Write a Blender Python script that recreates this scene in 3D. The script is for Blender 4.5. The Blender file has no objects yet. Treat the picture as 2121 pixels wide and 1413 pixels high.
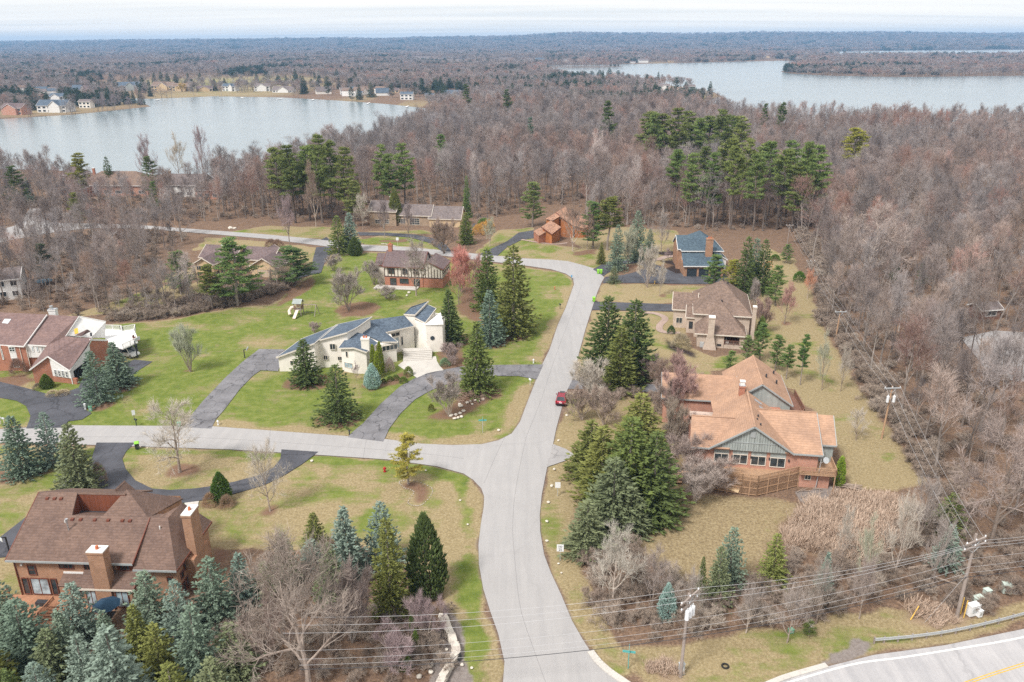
import bpy, math, random
import numpy as np
from mathutils import Matrix, Vector
random.seed(7)
sc = bpy.context.scene
COL = sc.collection
# ------------------------------------------------------------------ camera, sky, sun, exposure
F, CAMH = 1648.0, 60.0
PITCH, ROLL = math.atan(622.5 / F), math.radians(0.3)
FW = np.array([0, math.cos(PITCH), -math.sin(PITCH)])
UP0 = np.array([0, math.sin(PITCH), math.cos(PITCH)])
RT = math.cos(ROLL) * np.array([1., 0, 0]) - math.sin(ROLL) * UP0
UP = math.cos(ROLL) * UP0 + math.sin(ROLL) * np.array([1., 0, 0])
CAM = np.array([0, 0, CAMH])
cam_d = bpy.data.cameras.new('camera'); cam = bpy.data.objects.new('camera', cam_d); COL.objects.link(cam)
cam_d.sensor_width = 36; cam_d.lens = F / 2121 * 36; cam_d.clip_start = 0.5; cam_d.clip_end = 60000
M = Matrix.Identity(4)
for i in range(3):
    M[i][0], M[i][1], M[i][2], M[i][3] = RT[i], UP[i], -FW[i], CAM[i]
cam.matrix_world = M
sc.camera = cam
SUN_EL, SUN_AZ = math.radians(52), math.radians(222)
w = bpy.data.worlds.new('World'); sc.world = w; w.use_nodes = True
nt = w.node_tree; N = nt.nodes; L = nt.links; N.clear()
def nn(tree, t, **kw):
    n = tree.nodes.new(t)
    for k, v in kw.items():
        if k in n.inputs: n.inputs[k].default_value = v
        else: setattr(n, k, v)
    return n
sky = nn(nt, 'ShaderNodeTexSky', sky_type='NISHITA', sun_disc=False, sun_elevation=SUN_EL, sun_rotation=SUN_AZ, air_density=1.0, dust_density=1.5)
tc = nn(nt, 'ShaderNodeTexCoord')
sep = nn(nt, 'ShaderNodeSeparateXYZ'); L.new(tc.outputs['Generated'], sep.inputs[0])
zz = nn(nt, 'ShaderNodeMath', operation='MAXIMUM'); L.new(sep.outputs['Z'], zz.inputs[0]); zz.inputs[1].default_value = 0.0
za = nn(nt, 'ShaderNodeMath', operation='ADD'); L.new(zz.outputs[0], za.inputs[0]); za.inputs[1].default_value = 0.035
dx = nn(nt, 'ShaderNodeMath', operation='DIVIDE'); L.new(sep.outputs['X'], dx.inputs[0]); L.new(za.outputs[0], dx.inputs[1])
dy = nn(nt, 'ShaderNodeMath', operation='DIVIDE'); L.new(sep.outputs['Y'], dy.inputs[0]); L.new(za.outputs[0], dy.inputs[1])
cmb = nn(nt, 'ShaderNodeCombineXYZ'); L.new(dx.outputs[0], cmb.inputs[0]); L.new(dy.outputs[0], cmb.inputs[1])
mp = nn(nt, 'ShaderNodeMapping'); mp.inputs['Scale'].default_value = (0.10, 0.55, 1); mp.inputs['Rotation'].default_value = (0, 0, 0.05); L.new(cmb.outputs[0], mp.inputs[0])
nz = nn(nt, 'ShaderNodeTexNoise', Scale=1.0, Detail=7.0, Roughness=0.62, Distortion=0.3); L.new(mp.outputs[0], nz.inputs['Vector'])
rp = nn(nt, 'ShaderNodeValToRGB'); L.new(nz.outputs['Fac'], rp.inputs[0])
rp.color_ramp.elements[0].position = 0.34; rp.color_ramp.elements[0].color = (8.4, 8.5, 8.45, 1)
rp.color_ramp.elements[1].position = 0.60; rp.color_ramp.elements[1].color = (10.2, 9.9, 9.5, 1)
mxw = nn(nt, 'ShaderNodeMix', data_type='RGBA'); mxw.inputs[0].default_value = 0.9
L.new(sky.outputs[0], mxw.inputs[6]); L.new(rp.outputs[0], mxw.inputs[7])
bg = nn(nt, 'ShaderNodeBackground', Strength=0.0425); L.new(mxw.outputs[2], bg.inputs[0])
wo = nn(nt, 'ShaderNodeOutputWorld'); L.new(bg.outputs[0], wo.inputs[0])
sl = bpy.data.lights.new('sun', 'SUN'); sl.energy = 1.5; sl.angle = math.radians(13); sl.color = (1, 0.965, 0.92)
so = bpy.data.objects.new('sun', sl); COL.objects.link(so)
sd = Vector((math.sin(SUN_AZ) * math.cos(SUN_EL), math.cos(SUN_AZ) * math.cos(SUN_EL), math.sin(SUN_EL)))
so.rotation_euler = sd.to_track_quat('Z', 'Y').to_euler(); so.location = (0, 0, 300)
vs = sc.view_settings
vs.view_transform = 'Standard'; vs.look = 'None'; vs.exposure = 1.52; vs.gamma = 1; vs.use_curve_mapping = False
sc.render.engine = 'CYCLES'
cy = sc.cycles
cy.max_bounces = 4; cy.diffuse_bounces = 3; cy.glossy_bounces = 2; cy.transmission_bounces = 2; cy.volume_bounces = 0; cy.transparent_max_bounces = 4
cy.caustics_reflective = False; cy.caustics_refractive = False
cy.use_denoising = False
try:
    cy.denoiser = 'OPENIMAGEDENOISE'; cy.denoising_input_passes = 'RGB_ALBEDO_NORMAL'; cy.denoising_prefilter = 'FAST'
except Exception: pass
sc.render.film_transparent = False

# ------------------------------------------------------------------ helpers
def at(px, py, z=0.0):
    d = RT * (px - 1060.5) / F - UP * (py - 706.5) / F + FW
    return CAM + d * ((z - CAMH) / d[2])
def proj(p):
    v = np.array(p, float) - CAM
    d = v @ FW
    return 1060.5 + F * (v @ RT) / d, 706.5 - F * (v @ UP) / d
def height_to(px, py, top):
    """height of an upright thing that stands at pixel (px,py) and reaches up to row top"""
    b = at(px, py); lo, hi = 0.0, 59.5
    for _ in range(40):
        m = (lo + hi) / 2
        if proj((b[0], b[1], m))[1] > top: lo = m
        else: hi = m
    return lo
def mpp(px, py, z=0.0):
    """metres across one photograph pixel at that point"""
    return float((at(px, py, z) - CAM) @ FW) / F
def tag(o, label=None, cat=None, group=None, kind=None):
    if label: o['label'] = label
    if cat: o['category'] = cat
    if group: o['group'] = group
    if kind: o['kind'] = kind
    return o
def empty(name, loc, rz=0.0, label=None, cat=None, group=None):
    o = bpy.data.objects.new(name, None); COL.objects.link(o)
    o.location = loc; o.rotation_euler = (0, 0, rz); o.empty_display_size = 0.3
    return tag(o, label, cat, group)
class MB:
    def __init__(s): s.v = []; s.f = []
    def add(s, vs, fs):
        b = len(s.v); s.v.extend([tuple(map(float, v)) for v in vs]); s.f.extend([tuple(b + i for i in f) for f in fs]); return s
    def box(s, x0, x1, y0, y1, z0, z1):
        return s.add([(x0, y0, z0), (x1, y0, z0), (x1, y1, z0), (x0, y1, z0), (x0, y0, z1), (x1, y0, z1), (x1, y1, z1), (x0, y1, z1)],
                     [(0, 3, 2, 1), (4, 5, 6, 7), (0, 1, 5, 4), (1, 2, 6, 5), (2, 3, 7, 6), (3, 0, 4, 7)])
    def bar(s, a, b, w, h=None):
        """a bar of section w x h (h upward) from a to b"""
        h = h or w; a = Vector(a); b = Vector(b); d = (b - a).normalized()
        up = Vector((0, 0, 1)) if abs(d.z) < 0.95 else Vector((0, 1, 0))
        x = d.cross(up).normalized(); y = x.cross(d).normalized()
        vs = []
        for p in (a, b):
            for i, j in ((-1, -1), (1, -1), (1, 1), (-1, 1)): vs.append(p + x * (i * w / 2) + y * (j * h / 2))
        return s.add(vs, [(0, 1, 2, 3), (7, 6, 5, 4), (0, 4, 5, 1), (1, 5, 6, 2), (2, 6, 7, 3), (3, 7, 4, 0)])
    def tube(s, pts, rad, n=6, cap=True):
        pts = [Vector(p) for p in pts]; m = len(pts); vs = []
        rr = rad if isinstance(rad, (list, tuple)) else [rad] * m
        for i, p in enumerate(pts):
            d = (pts[min(i + 1, m - 1)] - pts[max(i - 1, 0)]).normalized()
            up = Vector((0, 0, 1)) if abs(d.z) < 0.9 else Vector((1, 0, 0))
            x = d.cross(up).normalized(); y = x.cross(d)
            for k in range(n):
                a = 2 * math.pi * k / n
                vs.append(p + (x * math.cos(a) + y * math.sin(a)) * rr[i])
        fs = [(i * n + k, i * n + (k + 1) % n, (i + 1) * n + (k + 1) % n, (i + 1) * n + k) for i in range(m - 1) for k in range(n)]
        if cap: fs += [tuple(range(n))[::-1], tuple((m - 1) * n + k for k in range(n))]
        return s.add(vs, fs)
    def slab(s, poly, t):
        """a sheet of thickness t under the polygon (list of 3-d points)"""
        n = len(poly); P = [Vector(p) for p in poly]
        nrm = Vector((0, 0, 0))
        for i in range(n): nrm += (P[i] - P[0]).cross(P[(i + 1) % n] - P[0])
        nrm.normalize()
        if nrm.z < 0: P = P[::-1]; nrm = -nrm
        s.add(P + [p - nrm * t for p in P], [tuple(range(n)), tuple(range(2 * n - 1, n - 1, -1))] + [(i, i + n, (i + 1) % n + n, (i + 1) % n) for i in range(n)])
        return s
    def prism(s, poly, z0, z1):
        n = len(poly)
        a = sum(poly[i][0] * poly[(i + 1) % n][1] - poly[(i + 1) % n][0] * poly[i][1] for i in range(n))
        if a < 0: poly = poly[::-1]
        s.add([(x, y, z0) for x, y in poly] + [(x, y, z1) for x, y in poly], [tuple(range(n))[::-1], tuple(range(n, 2 * n))] + [(i, (i + 1) % n, (i + 1) % n + n, i + n) for i in range(n)])
        return s
    def skirt(s, poly, z0):
        """solid from a roof polygon (3-d) straight down to z0"""
        n = len(poly); P = [tuple(map(float, p)) for p in poly]
        a = sum(P[i][0] * P[(i + 1) % n][1] - P[(i + 1) % n][0] * P[i][1] for i in range(n))
        if a < 0: P = P[::-1]
        s.add([(x, y, z0) for x, y, z in P] + P, [tuple(range(n))[::-1], tuple(range(n, 2 * n))] + [(i, (i + 1) % n, (i + 1) % n + n, i + n) for i in range(n)])
        return s
    def mesh(s, name, mat, smooth=False):
        me = bpy.data.meshes.new(name); me.from_pydata(s.v, [], s.f)
        for m in (mat if isinstance(mat, (list, tuple)) else [mat]): me.materials.append(m)
        if smooth: me.polygons.foreach_set('use_smooth', [True] * len(me.polygons))
        me.update(); return me
    def build(s, name, mat, parent=None, smooth=False, loc=None, rz=0.0):
        o = bpy.data.objects.new(name, s.mesh(name, mat, smooth)); COL.objects.link(o)
        if parent: o.parent = parent
        if loc is not None: o.location = loc
        if rz: o.rotation_euler = (0, 0, rz)
        return o
def put(name, me, parent=None, loc=(0, 0, 0), rz=0.0, sc_=None):
    o = bpy.data.objects.new(name, me); COL.objects.link(o); o.location = loc; o.rotation_euler = (0, 0, rz)
    if parent: o.parent = parent
    if sc_ is not None: o.scale = sc_
    return o
def spline(pts, n=6, closed=False):
    P = [np.array(p, float) for p in pts]; out = []; m = len(P)
    rng = range(m) if closed else range(m - 1)
    for i in rng:
        p0 = P[(i - 1) % m] if closed or i > 0 else P[i]
        p1, p2 = P[i], P[(i + 1) % m]
        p3 = P[(i + 2) % m] if closed or i + 2 < m else P[(i + 1) % m]
        for k in range(n):
            t = k / n
            out.append(0.5 * (2 * p1 + (p2 - p0) * t + (2 * p0 - 5 * p1 + 4 * p2 - p3) * t * t + (3 * p1 - p0 - 3 * p2 + p3) * t ** 3))
    if not closed: out.append(P[-1])
    return out
def gpoly(px, z=0.0): return [tuple(at(x, y, z)[:2]) for x, y in px]
def inside(X, Y, poly):
    r = np.zeros(np.shape(X), bool); n = len(poly); j = n - 1
    for i in range(n):
        xi, yi = poly[i]; xj, yj = poly[j]
        if yi != yj:
            r ^= ((yi > Y) != (yj > Y)) & (X < (xj - xi) * (Y - yi) / (yj - yi) + xi)
        j = i
    return r

# ------------------------------------------------------------------ materials
MATS = {}
def mat_base(name, rough=0.8, spec=0.3):
    m = bpy.data.materials.new(name); m.use_nodes = True; t = m.node_tree
    b = t.nodes['Principled BSDF']; b.inputs['Roughness'].default_value = rough; b.inputs['Specular IOR Level'].default_value = spec
    MATS[name] = m
    return m, t, b
def ramp(t, src, stops):
    r = t.nodes.new('ShaderNodeValToRGB'); t.links.new(src, r.inputs[0]); e = r.color_ramp.elements
    e[0].position, e[0].color = stops[0][0], (*stops[0][1], 1); e[1].position, e[1].color = stops[-1][0], (*stops[-1][1], 1)
    for p, c in stops[1:-1]:
        x = e.new(p); x.color = (*c, 1)
    return r.outputs[0]
def noise(t, vec, scale, detail=4, rough=0.6, dist=0.0):
    n = nn(t, 'ShaderNodeTexNoise', Scale=scale, Detail=detail, Roughness=rough, Distortion=dist)
    if vec is not None: t.links.new(vec, n.inputs['Vector'])
    return n.outputs['Fac']
def mixc(t, fac, a, b, blend='MIX'):
    n = t.nodes.new('ShaderNodeMix'); n.data_type = 'RGBA'; n.blend_type = blend
    for s, i in ((fac, 0), (a, 6), (b, 7)):
        if isinstance(s, (int, float)): n.inputs[i].default_value = s
        elif isinstance(s, tuple): n.inputs[i].default_value = (*s, 1)
        else: t.links.new(s, n.inputs[i])
    return n.outputs[2]
def math_(t, op, a, b=None, clamp=False):
    n = t.nodes.new('ShaderNodeMath'); n.operation = op; n.use_clamp = clamp
    for s, i in ((a, 0), (b, 1)):
        if s is None: continue
        if isinstance(s, (int, float)): n.inputs[i].default_value = s
        else: t.links.new(s, n.inputs[i])
    if op == 'MULTIPLY_ADD': n.inputs[2].default_value = 0.5
    return n.outputs[0]
def objco(t): return t.nodes.new('ShaderNodeTexCoord').outputs['Object']
def bump(t, b, h, strength=0.3, dist=0.05):
    n = t.nodes.new('ShaderNodeBump'); n.inputs['Strength'].default_value = strength; n.inputs['Distance'].default_value = dist
    t.links.new(h, n.inputs['Height']); t.links.new(n.outputs[0], b.inputs['Normal'])
def simple(name, col, rough=0.7, var=0.25, scale=3.0, metal=0.0, spec=0.3, bmp=0.15):
    if name in MATS: return MATS[name]
    m, t, b = mat_base(name, rough, spec); co = objco(t)
    f = noise(t, co, scale, 5, 0.65)
    lo = tuple(c * (1 - var) for c in col); hi = tuple(min(1, c * (1 + var)) for c in col)
    t.links.new(ramp(t, f, [(0.3, lo), (0.7, hi)]), b.inputs['Base Color']); b.inputs['Metallic'].default_value = metal
    if bmp: bump(t, b, noise(t, co, scale * 6, 3), bmp, 0.02)
    return m
def shingle(name, col, var=0.22):
    m, t, b = mat_base(name, 0.95, 0.1); co = objco(t)
    s = nn(t, 'ShaderNodeSeparateXYZ'); t.links.new(co, s.inputs[0])
    zf = math_(t, 'FRACT', math_(t, 'MULTIPLY', s.outputs['Z'], 6.0))
    row = math_(t, 'FLOOR', math_(t, 'MULTIPLY', s.outputs['Z'], 6.0))
    h = math_(t, 'ADD', s.outputs['X'], s.outputs['Y'])
    c2 = nn(t, 'ShaderNodeCombineXYZ'); t.links.new(math_(t, 'MULTIPLY', s.outputs['X'], 3.2), c2.inputs[0]); t.links.new(math_(t, 'MULTIPLY', s.outputs['Y'], 3.2), c2.inputs[1]); t.links.new(math_(t, 'MULTIPLY', row, 3.7), c2.inputs[2])
    vn = nn(t, 'ShaderNodeTexVoronoi', Scale=1.0); t.links.new(c2.outputs[0], vn.inputs['Vector'])
    sp = nn(t, 'ShaderNodeSeparateColor'); t.links.new(vn.outputs['Color'], sp.inputs[0])
    lo = tuple(c * (1 - var) for c in col); hi = tuple(c * (1 + var) for c in col)
    c = ramp(t, sp.outputs[0], [(0.1, lo), (0.5, col), (0.9, hi)])
    st = ramp(t, noise(t, co, 0.35, 4, 0.6), [(0.3, (0.82, 0.82, 0.84)), (0.7, (1.1, 1.08, 1.05))])
    c = mixc(t, 1.0, c, st, 'MULTIPLY')
    ln = ramp(t, zf, [(0.0, (0.62, 0.62, 0.62)), (0.22, (1, 1, 1))])
    c = mixc(t, 0.7, c, ln, 'MULTIPLY')
    t.links.new(c, b.inputs['Base Color']); bump(t, b, zf, 0.5, 0.03)
    return m
def brick(name, c1, c2, mortar, sx=4.3, sz=12.0):
    m, t, b = mat_base(name, 0.9, 0.15); co = objco(t)
    s = nn(t, 'ShaderNodeSeparateXYZ'); t.links.new(co, s.inputs[0])
    k = nn(t, 'ShaderNodeCombineXYZ'); t.links.new(math_(t, 'ADD', s.outputs['X'], s.outputs['Y']), k.inputs[0]); t.links.new(s.outputs['Z'], k.inputs[1])
    br = nn(t, 'ShaderNodeTexBrick', Scale=1.0); br.inputs['Brick Width'].default_value = 1 / sx; br.inputs['Row Height'].default_value = 1 / sz
    br.inputs['Mortar Size'].default_value = 0.012; br.inputs['Color1'].default_value = (*c1, 1); br.inputs['Color2'].default_value = (*c2, 1); br.inputs['Mortar'].default_value = (*mortar, 1)
    t.links.new(k.outputs[0], br.inputs['Vector'])
    c = mixc(t, 1.0, br.outputs['Color'], ramp(t, noise(t, co, 0.9, 5, 0.7), [(0.3, (0.78, 0.76, 0.74)), (0.7, (1.15, 1.12, 1.1))]), 'MULTIPLY')
    t.links.new(c, b.inputs['Base Color']); bump(t, b, br.outputs['Fac'], -0.4, 0.01)
    return m
def siding(name, col, pitch=0.3, axis='X', depth=0.5, var=0.12):
    """boards with shadow gaps; axis X = upright boards, Z = lapped boards"""
    m, t, b = mat_base(name, 0.8, 0.2); co = objco(t)
    s = nn(t, 'ShaderNodeSeparateXYZ'); t.links.new(co, s.inputs[0])
    src = math_(t, 'ADD', s.outputs['X'], s.outputs['Y']) if axis == 'X' else s.outputs['Z']
    f = math_(t, 'FRACT', math_(t, 'DIVIDE', src, pitch))
    fl = math_(t, 'FLOOR', math_(t, 'DIVIDE', src, pitch))
    wn = nn(t, 'ShaderNodeTexWhiteNoise', noise_dimensions='1D'); t.links.new(fl, wn.inputs['W'])
    c = ramp(t, wn.outputs['Value'], [(0, tuple(x * (1 - var) for x in col)), (1, tuple(x * (1 + var) for x in col))])
    c = mixc(t, 1.0, c, ramp(t, noise(t, co, 1.3, 5, 0.7), [(0.3, (0.86, 0.86, 0.86)), (0.7, (1.08, 1.08, 1.08))]), 'MULTIPLY')
    t.links.new(c, b.inputs['Base Color']); bump(t, b, ramp(t, f, [(0.0, (0, 0, 0)), (0.12, (1, 1, 1))]), depth, 0.03)
    return m
def glass(name, col=(0.03, 0.04, 0.045), rough=0.06):
    m, t, b = mat_base(name, rough, 0.8); co = objco(t)
    t.links.new(ramp(t, noise(t, co, 0.8, 2), [(0.35, tuple(c * 0.6 for c in col)), (0.65, tuple(c * 1.6 for c in col))]), b.inputs['Base Color'])
    return m
GLASS = glass('window_glass'); GLASSB = glass('pale_window_glass', (0.30, 0.38, 0.42), 0.12)
# ------------------------------------------------------------------ ground
def vnoise(x, y, s, seed=0):
    x = x / s; y = y / s; xi = np.floor(x).astype(np.int64); yi = np.floor(y).astype(np.int64); fx = x - xi; fy = y - yi
    fx = fx * fx * (3 - 2 * fx); fy = fy * fy * (3 - 2 * fy)
    def h(a, b):
        n = (a * 374761393 + b * 668265263 + seed * 1442695041) & 0xFFFFFFFF
        n = ((n ^ (n >> 13)) * 1274126177) & 0xFFFFFFFF
        return ((n ^ (n >> 16)) & 0xFFFF) / 65535.0
    return (h(xi, yi) * (1 - fx) + h(xi + 1, yi) * fx) * (1 - fy) + (h(xi, yi + 1) * (1 - fx) + h(xi + 1, yi + 1) * fx) * fy
ROAD_PX = ([(1040, 1440), (1045, 1371), (1032, 1313), (1015, 1265), (1001, 1220), (992, 1169), (991, 1128), (996, 1085), (1002, 1050), (1003, 1029), (997, 1012), (980, 994), (960, 981), (905, 966), (803, 952), (700, 945), (476, 931), (204, 922), (0, 917), (-300, 912),
            (-300, 891), (0, 889), (51, 886), (136, 881), (438, 883), (700, 902), (802, 910), (870, 919), (938, 922), (999, 920), (1033, 912), (1060, 898), (1077, 874), (1087, 847), (1104, 803), (1123, 755), (1138, 725), (1155, 674), (1172, 637), (1182, 609), (1189, 589), (1187, 577), (1172, 567), (1142, 558), (1080, 549), (1000, 540), (920, 530), (850, 523), (751, 519), (680, 511), (544, 494), (391, 481), (300, 474), (190, 472), (120, 480), (70, 488), (10, 500), (-60, 520),
            (-120, 515), (-40, 486), (30, 468), (48, 450), (62, 432), (84, 432), (90, 452), (110, 462), (200, 463), (300, 467), (394, 474), (544, 485), (707, 500), (751, 507), (850, 512), (920, 519), (1000, 527), (1080, 535), (1142, 538), (1176, 541), (1210, 550), (1233, 557), (1252, 575), (1245, 587), (1237, 606), (1226, 640), (1213, 681), (1199, 732), (1189, 779), (1176, 806), (1165, 840), (1152, 888), (1145, 922),
            (1134, 964), (1122, 1026), (1118, 1067), (1119, 1101), (1127, 1149), (1141, 1186), (1162, 1231), (1185, 1286), (1206, 1323), (1226, 1354), (1264, 1391), (1310, 1425), (1330, 1460), (1040, 1460)])
DRIVES = [  # name, material, outline in photograph pixels
    ('driveway', 'old_asphalt', [(380, 886), (391, 866), (421, 830), (466, 783), (503, 749), (537, 723), (590, 724), (584, 745), (576, 769), (540, 767), (523, 779), (496, 807), (466, 847), (446, 870), (438, 888)], 'cracked grey driveway beside the cream house'),
    ('driveway', 'old_asphalt', [(720, 906), (730, 895), (751, 878), (788, 837), (829, 800), (860, 783), (883, 771), (917, 766), (958, 759), (1029, 756), (1126, 755), (1112, 786), (1074, 779), (1029, 779), (985, 782), (945, 790), (911, 801), (890, 810), (860, 827), (829, 857), (806, 888), (794, 915)], 'cracked curved driveway'),
    ('driveway', 'asphalt', [(-60, 770), (0, 791), (51, 803), (98, 816), (126, 816), (163, 803), (170, 786), (200, 775), (279, 745), (316, 749), (251, 790), (200, 827), (176, 848), (190, 856), (170, 869), (140, 873), (136, 886), (54, 888), (62, 868), (63, 861), (54, 841), (34, 830), (0, 824), (-60, 815)], 'dark driveway'),
    ('driveway', 'asphalt', [(200, 917), (280, 917), (262, 934), (253, 950), (260, 971), (280, 995), (315, 1012), (352, 1015), (403, 1012), (438, 1007), (485, 998), (533, 985), (567, 968), (581, 950), (583, 931), (660, 936), (626, 961), (588, 985), (547, 1005), (489, 1022), (441, 1033), (386, 1041), (330, 1045), (230, 1050), (100, 1100), (60, 1149), (0, 1155), (-60, 1170), (-60, 1125), (0, 1113), (55, 1070), (113, 1017), (137, 995), (185, 965)], 'loop driveway'),
    ('driveway', 'asphalt', [(1228, 558), (1250, 546), (1285, 538), (1325, 536), (1352, 545), (1400, 566), (1500, 568), (1520, 588), (1410, 588), (1330, 586), (1248, 586), (1254, 574), (1290, 570), (1322, 562), (1335, 553), (1320, 545), (1290, 548), (1258, 566), (1250, 572)], 'driveway'),
    ('driveway', 'asphalt', [(1226, 642), (1232, 625), (1330, 628), (1402, 631), (1402, 645), (1340, 644)], 'driveway'),
    ('driveway', 'old_asphalt', [(1176, 806), (1189, 779), (1230, 785), (1345, 796), (1425, 790), (1425, 812), (1345, 812), (1230, 806)], 'driveway'),
    ('driveway', 'pale_asphalt', [(1132, 968), (1146, 920), (1172, 930), (1190, 942), (1172, 954)], 'driveway mouth'),
    ('driveway', 'asphalt', [(990, 528), (1018, 515), (1050, 500), (1074, 482), (1106, 477), (1106, 493), (1080, 497), (1050, 512), (1030, 530)], 'driveway'),
    ('driveway', 'asphalt', [(740, 481), (800, 482), (860, 486), (905, 495), (925, 508), (935, 521), (915, 521), (895, 505), (850, 492), (800, 488), (745, 488)], 'driveway'),
    ('driveway', 'asphalt', [(655, 512), (683, 511), (690, 520), (672, 545), (665, 565), (600, 580), (590, 565), (645, 553), (650, 530)], 'driveway'),
    ('driveway', 'asphalt', [(980, 463), (1000, 463), (990, 480), (975, 478)], 'driveway'),
    ('driveway', 'pale_asphalt', [(1990, 700), (2060, 685), (2300, 700), (2300, 800), (2100, 790), (2040, 762)], 'lane in the woods'),
    ('driveway', 'asphalt', [(664, 497), (676, 491), (686, 499)], 'driveway'),
]
road_g = gpoly(ROAD_PX)
drive_g = [gpoly(d[2]) for d in DRIVES]
HWY_G = [tuple(at(x, y)[:2]) for x, y in [(1580, 1425), (1714, 1381), (1810, 1357), (1957, 1337), (2121, 1303), (2500, 1212), (2900, 1330), (2500, 1700), (1500, 1800), (500, 1800), (0, 1560), (1030, 1452), (1290, 1440)]]
LAKE1 = [(-600, 246), (0, 247), (150, 238), (238, 229), (313, 221), (300, 216), (258, 212), (232, 209), (258, 204), (316, 205), (442, 200), (578, 202), (707, 209), (802, 216), (860, 222), (895, 227), (935, 240), (888, 263), (828, 287), (760, 312), (700, 331), (620, 353), (540, 369), (470, 378), (430, 383), (330, 374), (200, 360), (100, 352), (-100, 350), (-700, 352)]
LAKE2 = [(1125, 136), (1410, 131), (1614, 126), (1652, 127), (1650, 137), (1617, 149), (1640, 153), (1716, 157), (1869, 160), (1988, 158.5), (2200, 156), (2900, 153), (2900, 268), (2121, 268), (1700, 264), (1500, 250), (1440, 238), (1400, 228), (1470, 207), (1495, 200), (1480, 192), (1380, 176), (1250, 170), (1189, 163), (1142, 152)]
LAKE3 = [(1690, 116), (1720, 119), (1800, 119), (2121, 117), (2900, 114), (2900, 99.5), (2121, 102.3), (1900, 104.5), (1706, 107.5)]
lake_g = [gpoly(l) for l in (LAKE1, LAKE2, LAKE3)]
GREEN = [  # outline, green share, dry share
    ([(-200, 885), (-200, 775), (230, 672), (330, 663), (430, 648), (480, 635), (560, 634), (610, 598), (650, 562), (700, 530), (760, 522), (850, 526), (1000, 545), (1080, 552), (1142, 561), (1172, 570), (1187, 585), (1100, 805), (1060, 900), (1000, 922), (700, 905), (140, 885)], 1.04, 0.35),
    ([(-200, 920), (200, 922), (700, 946), (905, 967), (980, 995), (1003, 1030), (990, 1130), (1001, 1220), (1040, 1371), (1040, 1440), (1000, 1440), (960, 1320), (930, 1210), (850, 1160), (700, 1120), (560, 1140), (440, 1140), (430, 1180), (40, 1300), (-200, 1300)], 0.64, 0.85),
    ([(470, 482), (560, 467), (640, 470), (735, 470), (745, 503), (700, 499), (544, 484)], 0.7, 0.8),
    ([(735, 498), (800, 486), (890, 494), (920, 518), (850, 511), (751, 506)], 0.95, 0.3),
    ([(745, 480), (880, 476), (900, 486), (800, 482)], 0.8, 0.4),
    ([(985, 525), (1015, 500), (1030, 478), (1105, 470), (1105, 500), (1240, 520), (1275, 545), (1230, 556), (1142, 537), (1080, 533)], 0.7, 0.75),
    ([(1180, 495), (1280, 470), (1400, 478), (1420, 530), (1380, 545), (1300, 560), (1250, 572), (1255, 548)], 0.35, 0.95),
    ([(1246, 588), (1330, 588), (1470, 592), (1440, 628), (1235, 624)], 0.42, 0.98),
    ([(1225, 645), (1400, 646), (1420, 700), (1440, 740), (1400, 770), (1340, 790), (1190, 776)], 0.6, 0.8),
    ([(1380, 700), (1480, 740), (1560, 730), (1560, 760), (1400, 770)], 0.75, 0.6),
    ([(1590, 512), (1645, 535), (1680, 600), (1700, 670), (1762, 770), (1820, 855), (1885, 945), (1915, 1005), (1860, 1020), (1760, 1005), (1720, 900), (1640, 810), (1560, 745), (1560, 600), (1560, 530)], 0.38, 0.42),
    ([(1310, 1120), (1360, 1060), (1450, 1025), (1560, 1025), (1660, 1035), (1640, 1080), (1610, 1120), (1560, 1205), (1440, 1215), (1365, 1180)], 0.2, 0.42),
    ([(1190, 815), (1350, 815), (1425, 840), (1430, 1000), (1350, 1060), (1180, 1000), (1165, 940)], 0.12, 0.55),
    ([(1420, 735), (1480, 745), (1470, 800), (1425, 790), (1345, 795)], 0.3, 0.8),
    ([(1165, 950), (1200, 1010), (1200, 1180), (1260, 1290), (1200, 1250), (1150, 1120), (1150, 1000)], 0.2, 0.6),
    ([(1134, 964), (1180, 950), (1160, 1030), (1165, 1100), (1190, 1190), (1250, 1290), (1290, 1350), (1300, 1410), (1264, 1391), (1206, 1323), (1141, 1186), (1119, 1101), (1118, 1067), (1122, 1026)], 0.5, 0.8),
    ([(1300, 1345), (1420, 1335), (1550, 1310), (1700, 1285), (1830, 1255), (1950, 1280), (2121, 1255), (2400, 1190), (2400, 1235), (2121, 1295), (1957, 1332), (1810, 1352), (1714, 1378), (1600, 1420), (1320, 1425)], 0.58, 0.35),
    ([(1145, 925), (1165, 845), (1180, 810), (1200, 830), (1190, 900), (1172, 940)], 0.5, 0.8),
    ([(120, 660), (440, 560), (400, 590), (330, 585), (420, 545), (430, 610), (330, 640)], 0.6, 0.8),
    ([(400, 520), (430, 492), (540, 500), (680, 516), (720, 525), (640, 545), (560, 515), (440, 510)], 0.45, 0.95),
    ([(-300, 243), (0, 244), (150, 235), (300, 222), (290, 216), (150, 226), (0, 232), (-300, 236)], 0.5, 0.9),
    ([(258, 203), (316, 204), (442, 199), (578, 201), (707, 208), (860, 221), (890, 226), (880, 216), (700, 199), (560, 192), (440, 192), (300, 196)], 0.75, 0.7),
    ([(200, 187), (420, 184), (560, 182), (700, 182), (700, 170), (560, 157), (230, 160)], 1.0, 0.4),
    ([(1350, 178), (1480, 192), (1494, 199), (1470, 205), (1400, 200)], 0.7, 0.8),
    ([(1540, 126), (1620, 122), (1640, 125), (1560, 128)], 0.9, 0.4), ([(1300, 131), (1400, 129), (1400, 131), (1300, 133)], 0.9, 0.5),
]
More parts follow.
